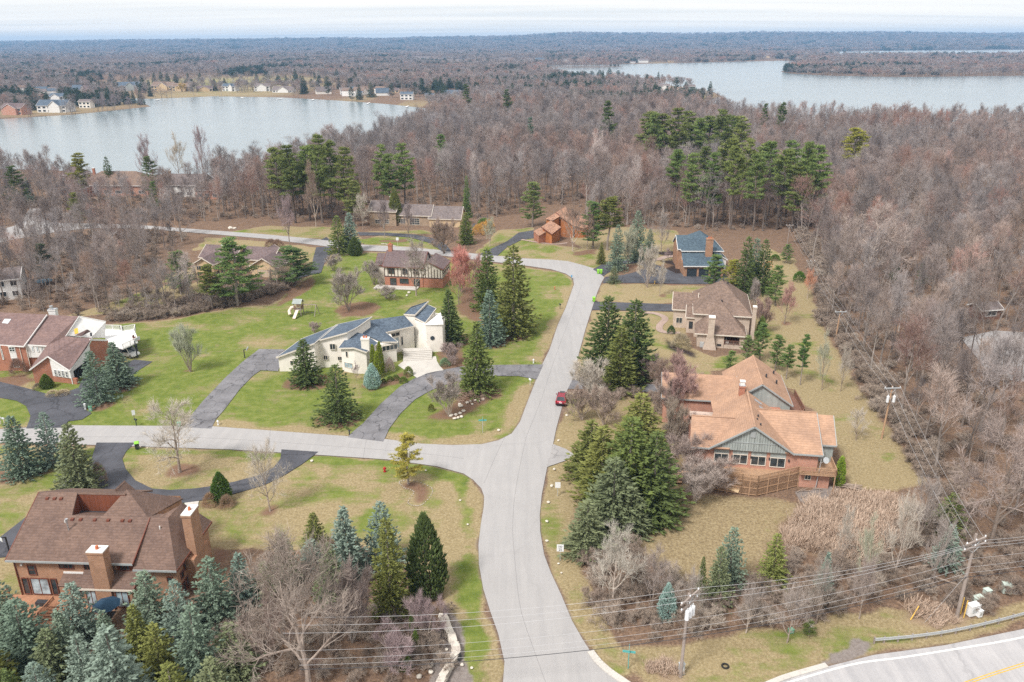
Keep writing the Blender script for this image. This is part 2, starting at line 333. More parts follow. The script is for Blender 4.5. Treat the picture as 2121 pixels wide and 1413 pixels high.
MULCH = [[(828, 998), (857, 996), (891, 1009), (895, 1022), (878, 1043), (861, 1048), (845, 1041), (854, 1029), (857, 1019), (837, 1010)],
         [(745, 800), (790, 790), (840, 760), (858, 770), (855, 785), (820, 800), (775, 812)], [(895, 770), (910, 720), (960, 720), (985, 760), (930, 768)],
         [(880, 870), (900, 850), (960, 815), (1010, 805), (1030, 820), (1010, 835), (960, 865), (905, 872)],
         [(405, 1030), (440, 1042), (490, 1028), (485, 1050), (445, 1057), (415, 1056)], [(430, 1135), (450, 1128), (468, 1145), (460, 1165), (435, 1175)],
         [(-10, 955), (60, 980), (130, 960), (130, 970), (40, 1000), (-60, 1010)], [(0, 800), (-60, 790), (60, 770), (75, 790), (30, 803)], [(100, 820), (140, 800), (160, 805), (125, 818)],
         [(960, 745), (1000, 730), (1000, 745)], [(560, 640), (600, 600), (650, 570), (660, 590), (600, 625)], [(1000, 680), (1010, 600), (960, 590), (940, 640)], [(1190, 520), (1240, 515), (1235, 527), (1185, 530)],
         [(1265, 555), (1320, 545), (1325, 556), (1285, 566)], [(790, 497), (850, 494), (845, 501), (785, 502)], [(960, 480), (1000, 470), (960, 500)]]
MCIRC = [(372, 975, 38), (560, 1055, 20), (635, 792, 50), (703, 868, 48), (395, 768, 14), (990, 812, 50), (1015, 708, 40), (1062, 690, 42), (1390, 585, 20), (1626, 668, 15), (1369, 612, 12), (1271, 586, 9), (1245, 545, 14), (930, 705, 45), (740, 640, 50), (1190, 780, 10), (205, 835, 40), (245, 800, 35)]
DARKMULCH = [[(1370, 540), (1410, 535), (1412, 566), (1385, 575), (1372, 562), (1392, 552)], [(1380, 700), (1440, 735), (1440, 742), (1385, 722)], [(1340, 520), (1400, 520), (1410, 535), (1372, 528)]]
DIRT = [[(1690, 1390), (1718, 1345), (1765, 1322), (1800, 1328), (1800, 1345), (1740, 1375)], [(900, 1310), (930, 1260), (960, 1320), (985, 1420), (890, 1420)], [(1640, 1015), (1730, 1010), (1740, 1040), (1650, 1035)]]
STRAW = [[(1640, 1095), (1690, 1045), (1760, 1030), (1860, 1040), (1895, 1085), (1840, 1135), (1740, 1165), (1650, 1130), (1610, 1110)], [(1880, 1260), (1990, 1270), (1980, 1300), (1900, 1295)], [(1345, 1380), (1400, 1360), (1410, 1413), (1350, 1413)]]
DITCH = [([(930, 975), (950, 990), (957, 1010), (953, 1050), (949, 1135), (956, 1203), (970, 1272), (984, 1333), (1000, 1420)], 1.5), ([(204, 930), (476, 938), (700, 953), (830, 960), (930, 978)], 0.9)]
TANLINE = [([(1180, 600), (1168, 640), (1138, 690), (1107, 745)], 1.3), ([(1085, 800), (1070, 850), (1045, 885), (1000, 908), (900, 912), (800, 903)], 1.2), ([(930, 1000), (936, 1050), (932, 1135), (940, 1203), (955, 1272)], 1.3), ([(700, 895), (560, 888), (440, 880)], 1.0)]
def pdist(X, Y, pts):
    d = np.full(X.shape, 1e9)
    for (x0, y0), (x1, y1) in zip(pts[:-1], pts[1:]):
        dx_, dy_ = x1 - x0, y1 - y0; t = np.clip(((X - x0) * dx_ + (Y - y0) * dy_) / (dx_ * dx_ + dy_ * dy_ + 1e-9), 0, 1)
        d = np.minimum(d, np.hypot(X - x0 - t * dx_, Y - y0 - t * dy_))
    return d
def blur(a, k=1):
    for _ in range(k):
        p = np.pad(a, 1, mode='edge'); a = (p[:-2, 1:-1] + p[2:, 1:-1] + p[1:-1, :-2] + p[1:-1, 2:] + 2 * p[1:-1, 1:-1]) / 6
    return a
def grow_axis(a, b, step, lo, hi):
    x = list(np.arange(a, b, step)); s = step; v = b
    while v < hi: x.append(v); s *= 1.16; v += s
    s = step; v = a - step * 1.16; left = []
    while v > lo: left.append(v); s *= 1.16; v -= s
    return np.array(left[::-1] + x)
gx = grow_axis(-105, 118, 0.55, -9000, 9000); gy = grow_axis(44, 300, 0.55, -400, 14000)
GX, GY = np.meshgrid(gx, gy)
wx = GX + (vnoise(GX, GY, 3.1, 1) - 0.5) * 1.5 + (vnoise(GX, GY, 0.9, 2) - 0.5) * 0.7; wy = GY + (vnoise(GX, GY, 3.3, 3) - 0.5) * 1.8 + (vnoise(GX, GY, 0.8, 4) - 0.5) * 0.7
cov = np.zeros((*GX.shape, 4), np.float32); extra = np.zeros((*GX.shape, 4), np.float32)
for px, g_, t_ in GREEN:
    m_ = inside(wx, wy, gpoly(px)); cov[m_, 0] = g_; cov[m_, 1] = t_
for px in MULCH: cov[inside(wx, wy, gpoly(px)), 2] = 1
for x, y, r in MCIRC:
    c = at(x, y); cov[np.hypot(wx - c[0], wy - c[1]) < r * mpp(x, y), 2] = 1
for px in DARKMULCH: extra[inside(wx, wy, gpoly(px)), 0] = 1
for px in DIRT: cov[inside(wx, wy, gpoly(px)), 3] = 1
for px in STRAW: extra[inside(wx, wy, gpoly(px)), 1] = 1
for px, w_ in DITCH:
    d_ = pdist(wx, wy, gpoly(px)); k_ = np.clip(1.6 - d_ / w_, 0, 1); cov[..., 0] = np.maximum(cov[..., 0], k_ * 1.35); cov[..., 1] *= (1 - 0.6 * k_)
for px, w_ in TANLINE:
    d_ = pdist(wx, wy, gpoly(px)); k_ = np.clip(1.5 - d_ / w_, 0, 1); cov[..., 0] *= (1 - 0.7 * k_); cov[..., 1] = np.maximum(cov[..., 1], k_)
rm = inside(GX, GY, road_g)
for d_, g_ in zip(DRIVES, drive_g): rm |= inside(GX, GY, g_)
edge = blur(blur((inside(GX, GY, road_g) | inside(GX, GY, HWY_G)).astype(float)), 1) * 1.0
extra[..., 2] = np.clip(edge * 2.0, 0, 1)
for k in range(4):
    cov[..., k] = blur(cov[..., k], 3 if k < 2 else (2 if k == 2 else 1)); extra[..., k] = blur(extra[..., k], 1)
ny_, nx_ = GX.shape
# broad field pattern for the far country
GZ = (vnoise(GX, GY, 9, 11) - 0.5) * 0.10 * (np.abs(GX) < 300)
GZ[rm] = -0.03; GZ = blur(GZ, 1); GZ -= 0.06
gm = bpy.data.meshes.new('ground'); nv = nx_ * ny_
gm.vertices.add(nv); gm.vertices.foreach_set('co', np.stack([GX, GY, GZ], -1).astype(np.float32).ravel())
idx = np.arange(nv).reshape(ny_, nx_); q = np.stack([idx[:-1, :-1], idx[:-1, 1:], idx[1:, 1:], idx[1:, :-1]], -1).reshape(-1, 4)
gm.loops.add(q.size); gm.loops.foreach_set('vertex_index', q.ravel().astype(np.int32))
gm.polygons.add(len(q)); gm.polygons.foreach_set('loop_start', np.arange(0, q.size, 4, dtype=np.int32))
gm.polygons.foreach_set('use_smooth', np.ones(len(q), bool)); gm.update(calc_edges=True)
for nm, arr in (('cover', cov), ('extra', extra)):
    a_ = gm.attributes.new(nm, 'FLOAT_COLOR', 'POINT'); a_.data.foreach_set('color', arr.reshape(-1).astype(np.float32))
m, t, b = mat_base('ground_cover', 0.95, 0.1)
geo = t.nodes.new('ShaderNodeNewGeometry'); P = geo.outputs['Position']
ac = t.nodes.new('ShaderNodeAttribute'); ac.attribute_name = 'cover'; sc1 = t.nodes.new('ShaderNodeSeparateColor'); t.links.new(ac.outputs['Color'], sc1.inputs[0])
ae = t.nodes.new('ShaderNodeAttribute'); ae.attribute_name = 'extra'; sc2 = t.nodes.new('ShaderNodeSeparateColor'); t.links.new(ae.outputs['Color'], sc2.inputs[0])
nA = noise(t, P, 0.09, 6, 0.62, 0.4); nB = noise(t, P, 0.55, 6, 0.68); nC = noise(t, P, 3.0, 5, 0.75); nD = noise(t, P, 9.0, 3, 0.8)
mpn = nn(t, 'ShaderNodeMapping'); mpn.inputs['Scale'].default_value = (0.12, 0.9, 1); mpn.inputs['Rotation'].default_value = (0, 0, 0.45); t.links.new(P, mpn.inputs[0])
nS = noise(t, mpn.outputs[0], 1.0, 4, 0.6)
floor_ = ramp(t, nC, [(0.30, (0.095, 0.066, 0.050)), (0.5, (0.185, 0.125, 0.090)), (0.66, (0.27, 0.185, 0.13)), (0.8, (0.36, 0.27, 0.20))])
floor_ = mixc(t, 0.85, floor_, ramp(t, nB, [(0.3, (0.7, 0.68, 0.68)), (0.7, (1.25, 1.2, 1.12))]), 'MULTIPLY')
grn = ramp(t, nB, [(0.28, (0.092, 0.132, 0.026)), (0.5, (0.148, 0.186, 0.040)), (0.7, (0.225, 0.235, 0.078))])
grn = mixc(t, 0.8, grn, ramp(t, nD, [(0.3, (0.66, 0.68, 0.62)), (0.7, (1.3, 1.26, 1.26))]), 'MULTIPLY')
dry = ramp(t, nC, [(0.28, (0.19, 0.145, 0.075)), (0.5, (0.295, 0.232, 0.130)), (0.72, (0.41, 0.335, 0.205))])
dry = mixc(t, 0.7, dry, ramp(t, nD, [(0.3, (0.72, 0.72, 0.7)), (0.7, (1.22, 1.22, 1.22))]), 'MULTIPLY')
gs = math_(t, 'ADD', math_(t, 'MULTIPLY', nA, 2.1), math_(t, 'ADD', math_(t, 'MULTIPLY', nS, 0.5), math_(t, 'MULTIPLY', nB, 0.7)))
gfac = math_(t, 'MULTIPLY', math_(t, 'SUBTRACT', math_(t, 'ADD', math_(t, 'MULTIPLY', sc1.outputs[0], 1.5), math_(t, 'MULTIPLY', gs, 2.1)), 4.27), 1.5, True)
lawn = mixc(t, gfac, dry, grn)
lawnfac = math_(t, 'MULTIPLY', math_(t, 'SUBTRACT', math_(t, 'ADD', math_(t, 'ADD', sc1.outputs[0], sc1.outputs[1]), math_(t, 'MULTIPLY', nC, 0.5)), 0.55), 2.5, True)
c = mixc(t, lawnfac, floor_, lawn)
mul = ramp(t, nD, [(0.3, (0.115, 0.066, 0.046)), (0.55, (0.20, 0.115, 0.08)), (0.75, (0.31, 0.20, 0.145))])
c = mixc(t, math_(t, 'MULTIPLY', math_(t, 'SUBTRACT', math_(t, 'ADD', math_(t, 'MULTIPLY', sc1.outputs[2], 0.8), math_(t, 'ADD', math_(t, 'MULTIPLY', nC, 0.6), math_(t, 'MULTIPLY', nD, 0.5))), 0.92), 2.2, True), c, mul)
drt = ramp(t, nC, [(0.3, (0.17, 0.14, 0.125)), (0.7, (0.29, 0.255, 0.235))])
c = mixc(t, math_(t, 'MULTIPLY', math_(t, 'SUBTRACT', math_(t, 'ADD', ac.outputs['Alpha'], math_(t, 'MULTIPLY', nC, 0.5)), 0.6), 3.0, True), c, drt)
c = mixc(t, sc2.outputs[0], c, ramp(t, nD, [(0.3, (0.025, 0.019, 0.018)), (0.7, (0.06, 0.045, 0.042))]))
c = mixc(t, sc2.outputs[1], c, ramp(t, nD, [(0.3, (0.2, 0.14, 0.09)), (0.7, (0.42, 0.32, 0.22))]))
c = mixc(t, math_(t, 'MULTIPLY', math_(t, 'SUBTRACT', math_(t, 'ADD', sc2.outputs[2], math_(t, 'MULTIPLY', nC, 0.7)), 0.85), 3.0, True), c, ramp(t, nC, [(0.3, (0.12, 0.085, 0.07)), (0.7, (0.25, 0.19, 0.15))]))
t.links.new(c, b.inputs['Base Color']); bump(t, b, nD, 0.6, 0.08)
gm.materials.append(m)
ground = bpy.data.objects.new('ground', gm); COL.objects.link(ground); tag(ground, kind='structure')

# ------------------------------------------------------------------ roads, drives, kerb, highway, lakes, hills
def asphalt(name, col, var=0.12, crack=0.0, streak=0.0, cscale=0.28):
    m, t, b = mat_base(name, 0.9, 0.2)
    P = t.nodes.new('ShaderNodeNewGeometry').outputs['Position']
    lo = tuple(c * (1 - var) for c in col); hi = tuple(c * (1 + var) for c in col)
    c = ramp(t, noise(t, P, 0.25, 6, 0.65, 0.3), [(0.3, lo), (0.7, hi)])
    c = mixc(t, 0.6, c, ramp(t, noise(t, P, 6.0, 4, 0.8), [(0.3, (0.85, 0.85, 0.85)), (0.7, (1.14, 1.14, 1.14))]), 'MULTIPLY')
    if crack:
        wv = nn(t, 'ShaderNodeMix', data_type='VECTOR')
        nzv = nn(t, 'ShaderNodeTexNoise', Scale=0.8, Detail=3.0); t.links.new(P, nzv.inputs['Vector'])
        va = nn(t, 'ShaderNodeVectorMath', operation='MULTIPLY_ADD'); t.links.new(nzv.outputs['Color'], va.inputs[0]); va.inputs[1].default_value = (2.2, 2.2, 0); t.links.new(P, va.inputs[2])
        vo = nn(t, 'ShaderNodeTexVoronoi', feature='DISTANCE_TO_EDGE', Scale=cscale); t.links.new(va.outputs[0], vo.inputs['Vector'])
        k = ramp(t, vo.outputs['Distance'], [(0.0, (0.35, 0.35, 0.36)), (0.012, (0.45, 0.45, 0.46)), (0.02, (1, 1, 1))])
        c = mixc(t, crack, c, k, 'MULTIPLY')
    if streak:
        mp_ = nn(t, 'ShaderNodeMapping'); mp_.inputs['Scale'].default_value = (1.2, 0.07, 1); mp_.inputs['Rotation'].default_value = (0, 0, 0.12); t.links.new(P, mp_.inputs[0])
        c = mixc(t, streak, c, ramp(t, noise(t, mp_.outputs[0], 1.0, 4, 0.6), [(0.35, (0.86, 0.86, 0.87)), (0.65, (1.08, 1.07, 1.06))]), 'MULTIPLY')
    t.links.new(c, b.inputs['Base Color']); bump(t, b, noise(t, P, 14, 3), 0.25, 0.02)
    return m
asphalt('road_asphalt', (0.355, 0.343, 0.338), 0.04, 0.06, 0.4, 0.07)
asphalt('asphalt', (0.082, 0.083, 0.095), 0.28, 0.5, 0.3, 0.16)
asphalt('old_asphalt', (0.185, 0.18, 0.19), 0.3, 0.85, 0.6, 0.30)
asphalt('pale_asphalt', (0.33, 0.315, 0.31), 0.12, 0.4, 0.3, 0.2)
asphalt('highway_asphalt', (0.40, 0.39, 0.395), 0.08, 0.22, 0.9, 0.07)
asphalt('concrete', (0.52, 0.49, 0.45), 0.10, 0.15, 0.1, 0.25)
asphalt('brick_walk', (0.36, 0.27, 0.23), 0.15, 0.3, 0.1, 0.9)
def flat(name, poly, mat, z, kind='structure', label=None):
    o = MB().add([(x, y, z) for x, y in poly], [tuple(range(len(poly)))]).build(name, MATS[mat])
    return tag(o, label, kind=kind)
flat('road', road_g, 'road_asphalt', 0.012)
for i, (d_, g_) in enumerate(zip(DRIVES, drive_g)): flat(d_[0], g_, d_[1], 0.020 + 0.0003 * i)
flat('highway', HWY_G, 'highway_asphalt', 0.024)
def strip(pts, w_):
    Lf, Rt = [], []; n = len(pts)
    for i in range(n):
        a = np.array(pts[max(i - 1, 0)][:2]); c_ = np.array(pts[min(i + 1, n - 1)][:2]); d = (c_ - a) / np.linalg.norm(c_ - a); nrm = np.array([-d[1], d[0]]) * w_ / 2; p = np.array(pts[i][:2])
        Lf.append(tuple(p + nrm)); Rt.append(tuple(p - nrm))
    return Lf + Rt[::-1]
simple('white_paint', (0.72, 0.72, 0.70), 0.7, 0.15, 4); simple('yellow_paint', (0.62, 0.38, 0.05), 0.7, 0.2, 4)
simple('seam_tar', (0.24, 0.23, 0.23), 0.8, 0.2, 4)
for i, q in enumerate([[(1003, 1000), (1020, 960), (1036, 925), (1046, 905)], [(1068, 1180), (1062, 1100), (1066, 1030), (1078, 960), (1090, 905)], [(1130, 1413), (1100, 1330), (1078, 1260), (1068, 1180)], [(1090, 905), (1120, 830), (1150, 740), (1180, 660), (1205, 590)], [(0, 905), (200, 905), (440, 908), (700, 925), (860, 938), (960, 950)], [(560, 889), (556, 938)], [(760, 905), (752, 948)]]):
    flat('road_seam', strip([at(x, y)[:2] for x, y in spline(q, 6)], 0.04), 'seam_tar', 0.0225 + 0.0001 * i)
hl = [at(x, y) for x, y in spline([(1600, 1424), (1759, 1378), (1870, 1362), (1990, 1343), (2121, 1320), (2400, 1257)], 5)]
flat('edge_line', strip(hl, 0.22), 'white_paint', 0.031)
yl = [at(x, y) for x, y in spline([(1850, 1470), (2008, 1413), (2121, 1376), (2400, 1290)], 5)]
flat('centre_line', strip([(p[0], p[1] + 0.14) for p in yl], 0.11), 'yellow_paint', 0.031); flat('centre_line', strip([(p[0], p[1] - 0.14) for p in yl], 0.11), 'yellow_paint', 0.0315)
kb = [at(x, y)[:2] for x, y in spline([(1223, 1350), (1240, 1372), (1264, 1393), (1290, 1411), (1320, 1432)], 4)]
mbk = MB()
for a_, c_ in zip(kb[:-1], kb[1:]): mbk.bar((*a_, 0.02), (*c_, 0.02), 0.75, 0.24)
tag(mbk.build('kerb', MATS['concrete']), kind='structure')
kb = [at(x, y)[:2] for x, y in spline([(1560, 1432), (1620, 1406), (1680, 1388), (1712, 1379)], 4)]
mbk = MB()
for a_, c_ in zip(kb[:-1], kb[1:]): mbk.bar((*a_, 0.03), (*c_, 0.03), 0.6, 0.24)
tag(mbk.build('kerb', MATS['concrete']), kind='structure')
# garden walks
flat('path', strip([at(*p)[:2] for p in spline([(1335, 647), (1360, 650), (1378, 660), (1366, 675), (1372, 687), (1410, 690)], 5)], 1.5), 'brick_walk', 0.03)
flat('path', strip([at(*p)[:2] for p in spline([(1080, 496), (1120, 503), (1150, 506), (1175, 503)], 5)], 1.1), 'brick_walk', 0.03)
flat('path', strip([at(*p)[:2] for p in spline([(1350, 538), (1365, 537), (1380, 532), (1408, 530)], 5)], 2.2), 'brick_walk', 0.03)
flat('path', gpoly([(382, 1042), (412, 1038), (408, 1056), (386, 1060)]), 'concrete', 0.03)
flat('path', gpoly([(824, 757), (836, 748), (903, 738), (905, 748), (910, 757), (919, 767), (900, 770), (883, 774), (864, 783), (846, 772)]), 'concrete', 0.028)
# lakes
m, t, b = mat_base('lake_water', 0.16, 0.5); P = t.nodes.new('ShaderNodeNewGeometry').outputs['Position']
mp_ = nn(t, 'ShaderNodeMapping'); mp_.inputs['Scale'].default_value = (0.05, 0.22, 1); t.links.new(P, mp_.inputs[0])
t.links.new(ramp(t, noise(t, P, 0.006, 4), [(0.3, (0.17, 0.215, 0.235)), (0.7, (0.215, 0.26, 0.275))]), b.inputs['Base Color'])
bump(t, b, noise(t, mp_.outputs[0], 1.6, 6, 0.65), 0.35, 0.5)
for g_ in lake_g: flat('lake', g_, 'lake_water', 0.12)
SPIT = gpoly([(1136, 139.5), (1180, 141), (1240, 140.5), (1292, 139), (1280, 137), (1200, 137), (1140, 137.5)])
flat('spit', SPIT, 'ground_cover', 0.2)
# far hills
def hillz(x, y):
    px = 1060.5 + x / y * F
    ridge = np.interp(px, [-400, 0, 408, 578, 700, 1040, 1200, 1410, 1520, 1630, 1880, 2121, 2500], [40, 58, 72, 78, 76, 98, 112, 104, 118, 112, 98, 92, 80])
    k = np.clip((y - 4200) / 4600, 0, 1); k = k * k * (3 - 2 * k)
    return k * (ridge + (vnoise(x, y, 420, 31) - 0.5) * 14 + (vnoise(x, y, 130, 32) - 0.5) * 7) + (vnoise(x, y, 600, 33) - 0.5) * 14 * np.clip((y - 3200) / 2000, 0, 1) - 0.5
hx = np.linspace(-0.85, 0.85, 330); hy = np.concatenate([np.linspace(3000, 8600, 110), np.linspace(8700, 10500, 14)])
HY = np.repeat(hy[:, None], len(hx), 1); HX = HY * hx[None, :]; HZ = hillz(HX, HY) + 0.0
HZ[-1] = -5
mbh = MB(); n1 = len(hx)
mbh.v = [tuple(p) for p in np.stack([HX, HY, HZ], -1).reshape(-1, 3)]
mbh.f = [(r * n1 + k, r * n1 + k + 1, (r + 1) * n1 + k + 1, (r + 1) * n1 + k) for r in range(len(hy) - 1) for k in range(n1 - 1)]
m, t, b = mat_base('hill_woods', 1.0, 0.0); P = t.nodes.new('ShaderNodeNewGeometry').outputs['Position']
mp_ = nn(t, 'ShaderNodeMapping'); mp_.inputs['Scale'].default_value = (0.010, 0.0035, 0.02); t.links.new(P, mp_.inputs[0])
c = ramp(t, noise(t, mp_.outputs[0], 1.0, 8, 0.75), [(0.34, (0.03, 0.03, 0.028)), (0.46, (0.11, 0.09, 0.085)), (0.58, (0.2, 0.165, 0.15)), (0.66, (0.05, 0.07, 0.04))])
t.links.new(c, b.inputs['Base Color']); bump(t, b, noise(t, mp_.outputs[0], 3.0, 6, 0.8), 1.0, 20)
tag(mbh.build('hills', m, smooth=True), kind='structure')
# air
mbz = MB().box(-8200, 8200, -160, 10600, -6, 132)
hm = bpy.data.materials.new('air'); hm.use_nodes = True; hm.node_tree.nodes.clear()
pv = hm.node_tree.nodes.new('ShaderNodeVolumePrincipled'); pv.inputs['Color'].default_value = (0.36, 0.63, 1.0, 1); pv.inputs['Density'].default_value = 1.15e-4
ho = hm.node_tree.nodes.new('ShaderNodeOutputMaterial'); hm.node_tree.links.new(pv.outputs[0], ho.inputs['Volume'])
hz = mbz.build('haze', hm); tag(hz, kind='stuff')
# ------------------------------------------------------------------ plants: materials
def plant_mat(name, stops, rough=0.9, tint=True, tone=False):
    m, t, b = mat_base(name, rough, 0.15)
    oi = t.nodes.new('ShaderNodeObjectInfo'); co = objco(t)
    c = ramp(t, oi.outputs['Random'], stops)
    f = noise(t, co, 1.7, 4, 0.7)
    c = mixc(t, 1.0, c, ramp(t, f, [(0.28, (0.62, 0.62, 0.62)), (0.72, (1.36, 1.36, 1.36))]), 'MULTIPLY')
    ta = t.nodes.new('ShaderNodeAttribute'); ta.attribute_type = 'INSTANCER'; ta.attribute_name = 'tone'
    if tone: c = mixc(t, 1.0, c, ramp(t, math_(t, 'MULTIPLY_ADD', ta.outputs['Fac'], 0.5), [(0.0, (0.88, 0.89, 0.97)), (0.5, (0.99, 0.97, 1.0)), (0.8, (1.06, 0.95, 0.93)), (1.0, (1.20, 0.88, 0.80))]), 'MULTIPLY')
    if tint: c = mixc(t, 1.0, c, oi.outputs['Color'], 'MULTIPLY')
    t.links.new(c, b.inputs['Base Color'])
    return m
BARK = plant_mat('bark', [(0, (0.17, 0.14, 0.12)), (0.5, (0.26, 0.22, 0.195)), (1, (0.36, 0.315, 0.28))])
TWIG = plant_mat('twigs', [(0, (0.175, 0.152, 0.14)), (0.22, (0.31, 0.28, 0.262)), (0.42, (0.25, 0.208, 0.178)), (0.6, (0.42, 0.385, 0.36)), (0.76, (0.215, 0.19, 0.178)), (0.92, (0.35, 0.285, 0.25)), (1, (0.38, 0.25, 0.205))], tone=True)
BRTWIG = plant_mat('brush_twigs', [(0, (0.25, 0.195, 0.155)), (0.4, (0.40, 0.325, 0.265)), (0.7, (0.31, 0.24, 0.195)), (1, (0.48, 0.41, 0.345))])
TWIGN = plant_mat('yard_twigs', [(0, (0.9, 0.9, 0.9)), (1, (1, 1, 1))])
NEEDLE = plant_mat('needles', [(0, (0.85, 0.9, 0.85)), (1, (1.1, 1.08, 1.0))], 0.75)
STRAWM = plant_mat('dry_reeds', [(0, (0.46, 0.345, 0.265)), (1, (0.60, 0.47, 0.37))])
LEAFM = plant_mat('brown_leaves', [(0, (0.30, 0.15, 0.07)), (1, (0.40, 0.22, 0.11))])
# ------------------------------------------------------------------ plants: bare broadleaved trees
def rot_about(d, ang, az):
    d = d.normalized(); a = d.orthogonal().normalized(); b_ = d.cross(a)
    return (d * math.cos(ang) + (a * math.cos(az) + b_ * math.sin(az)) * math.sin(ang)).normalized()
def bare_tree(seed, h=16.0, clear=0.42, limbs=11, limb_len=0.36, rise=0.9, spread=0.75, sub=6, subsub=4, twigs=13, tw=0.034, tl=1.1, r0=0.17, stems=1, lean=0.0, crook=0.22):
    """returns (trunk mesh builder, crown mesh builder) of a leafless tree with its foot at the origin"""
    R = random.Random(seed); tr, cr = MB(), MB(); V = Vector
    def path(p, d, ln, n, curve, up=0.0):
        pts = [p.copy()]
        for _ in range(n):
            d = (d + V((R.gauss(0, curve), R.gauss(0, curve), R.gauss(0, curve) + up))).normalized(); p = p + d * (ln / n); pts.append(p.copy())
        return pts, d
    def twig_spray(p, d, n, ln):
        vs, fs = [], []
        for _ in range(n):
            e = rot_about(d, R.uniform(0.15, 0.95), R.uniform(0, 6.283)); e.z += 0.18; e.normalize()
            o = p + d * R.uniform(-0.5, 0.25) * ln; l = ln * R.uniform(0.55, 1.25)
            s = e.orthogonal().normalized(); s = rot_about(e, 1.5708, R.uniform(0, 6.28)) * (tw * R.uniform(0.7, 1.2) / 1)
            mid = o + e * l * 0.5 + V((R.gauss(0, .06), R.gauss(0, .06), R.gauss(0, .06))) * ln
            i = len(vs); vs += [o - s * .5, o + s * .5, mid + s * .32, mid - s * .32, o + e * l]
            fs += [(i, i + 1, i + 2, i + 3), (i + 3, i + 2, i + 4)]
        cr.add(vs, fs)
    def branch(p, d, ln, r, lvl):
        n = (5, 4, 3)[min(lvl, 2)]
        pts, de = path(p, d, ln, n, crook * (0.7 + 0.25 * lvl), 0.09 * rise)
        m = len(pts); rad = [max(r * (1 - 0.82 * i / (m - 1)), 0.008) for i in range(m)]
        (tr if lvl == 0 else cr).tube(pts, rad, (5, 4, 3)[min(lvl, 2)], False)
        if lvl >= 2:
            for i in range(1, m): twig_spray(pts[i], (pts[i] - pts[i - 1]).normalized(), max(1, twigs // (m - 1)), tl)
            return
        k = sub if lvl == 0 else subsub
        for j in range(k):
            tt = 0.28 + 0.72 * (j + R.random() * 0.8) / k; x = min(tt, 0.999) * (m - 1); i = int(x); q = pts[i].lerp(pts[i + 1], x - i)
            dd = (pts[i + 1] - pts[i]).normalized()
            e = rot_about(dd, R.uniform(0.45, 0.95), R.uniform(0, 6.283)); e.z += 0.25 * rise; e.normalize()
            branch(q, e, ln * R.uniform(0.42, 0.66) * (1.1 - 0.4 * tt), r * (1 - 0.75 * tt) * 0.62 + 0.006, lvl + 1)
        twig_spray(pts[-1], de, twigs, tl)
    for s_ in range(stems):
        az = 6.283 * s_ / stems + R.uniform(-.4, .4); d0 = V((0, 0, 1)) if stems == 1 else rot_about(V((0, 0, 1)), R.uniform(0.25, 0.6) * spread, az)
        d0 = (d0 + V((R.gauss(0, lean), R.gauss(0, lean), 0))).normalized()
        hh = h * R.uniform(0.8, 0.95); pts, de = path(V((0, 0, -0.15)), d0, hh * 0.93, 8, 0.05 if stems == 1 else 0.09, 0.05)
        rs = r0 if stems == 1 else r0 * 0.62
        rad = [rs * (1.25 if i == 0 else 1.0) * (1 - 0.88 * i / 8) + 0.012 for i in range(9)]
        tr.tube(pts, rad, 7 if stems == 1 else 5, False)
        nl = max(3, limbs // stems)
        for j in range(nl):
            tt = clear + (1 - clear) * (j + R.random() * 0.7) / nl; x = min(tt, 0.99) * 8; i = int(x); q = pts[i].lerp(pts[i + 1], x - i)
            e = rot_about((pts[i + 1] - pts[i]).normalized(), spread * R.uniform(0.65, 1.15) * (1.15 - 0.55 * tt), j * 2.4 + R.uniform(-.5, .5))
            branch(q, e, h * limb_len * R.uniform(0.75, 1.15) * (1.12 - 0.55 * tt), rs * (1 - 0.8 * tt) * 0.6 + 0.012, 0)
        branch(pts[-1], de, h * 0.14, 0.03, 1)
    return tr, cr
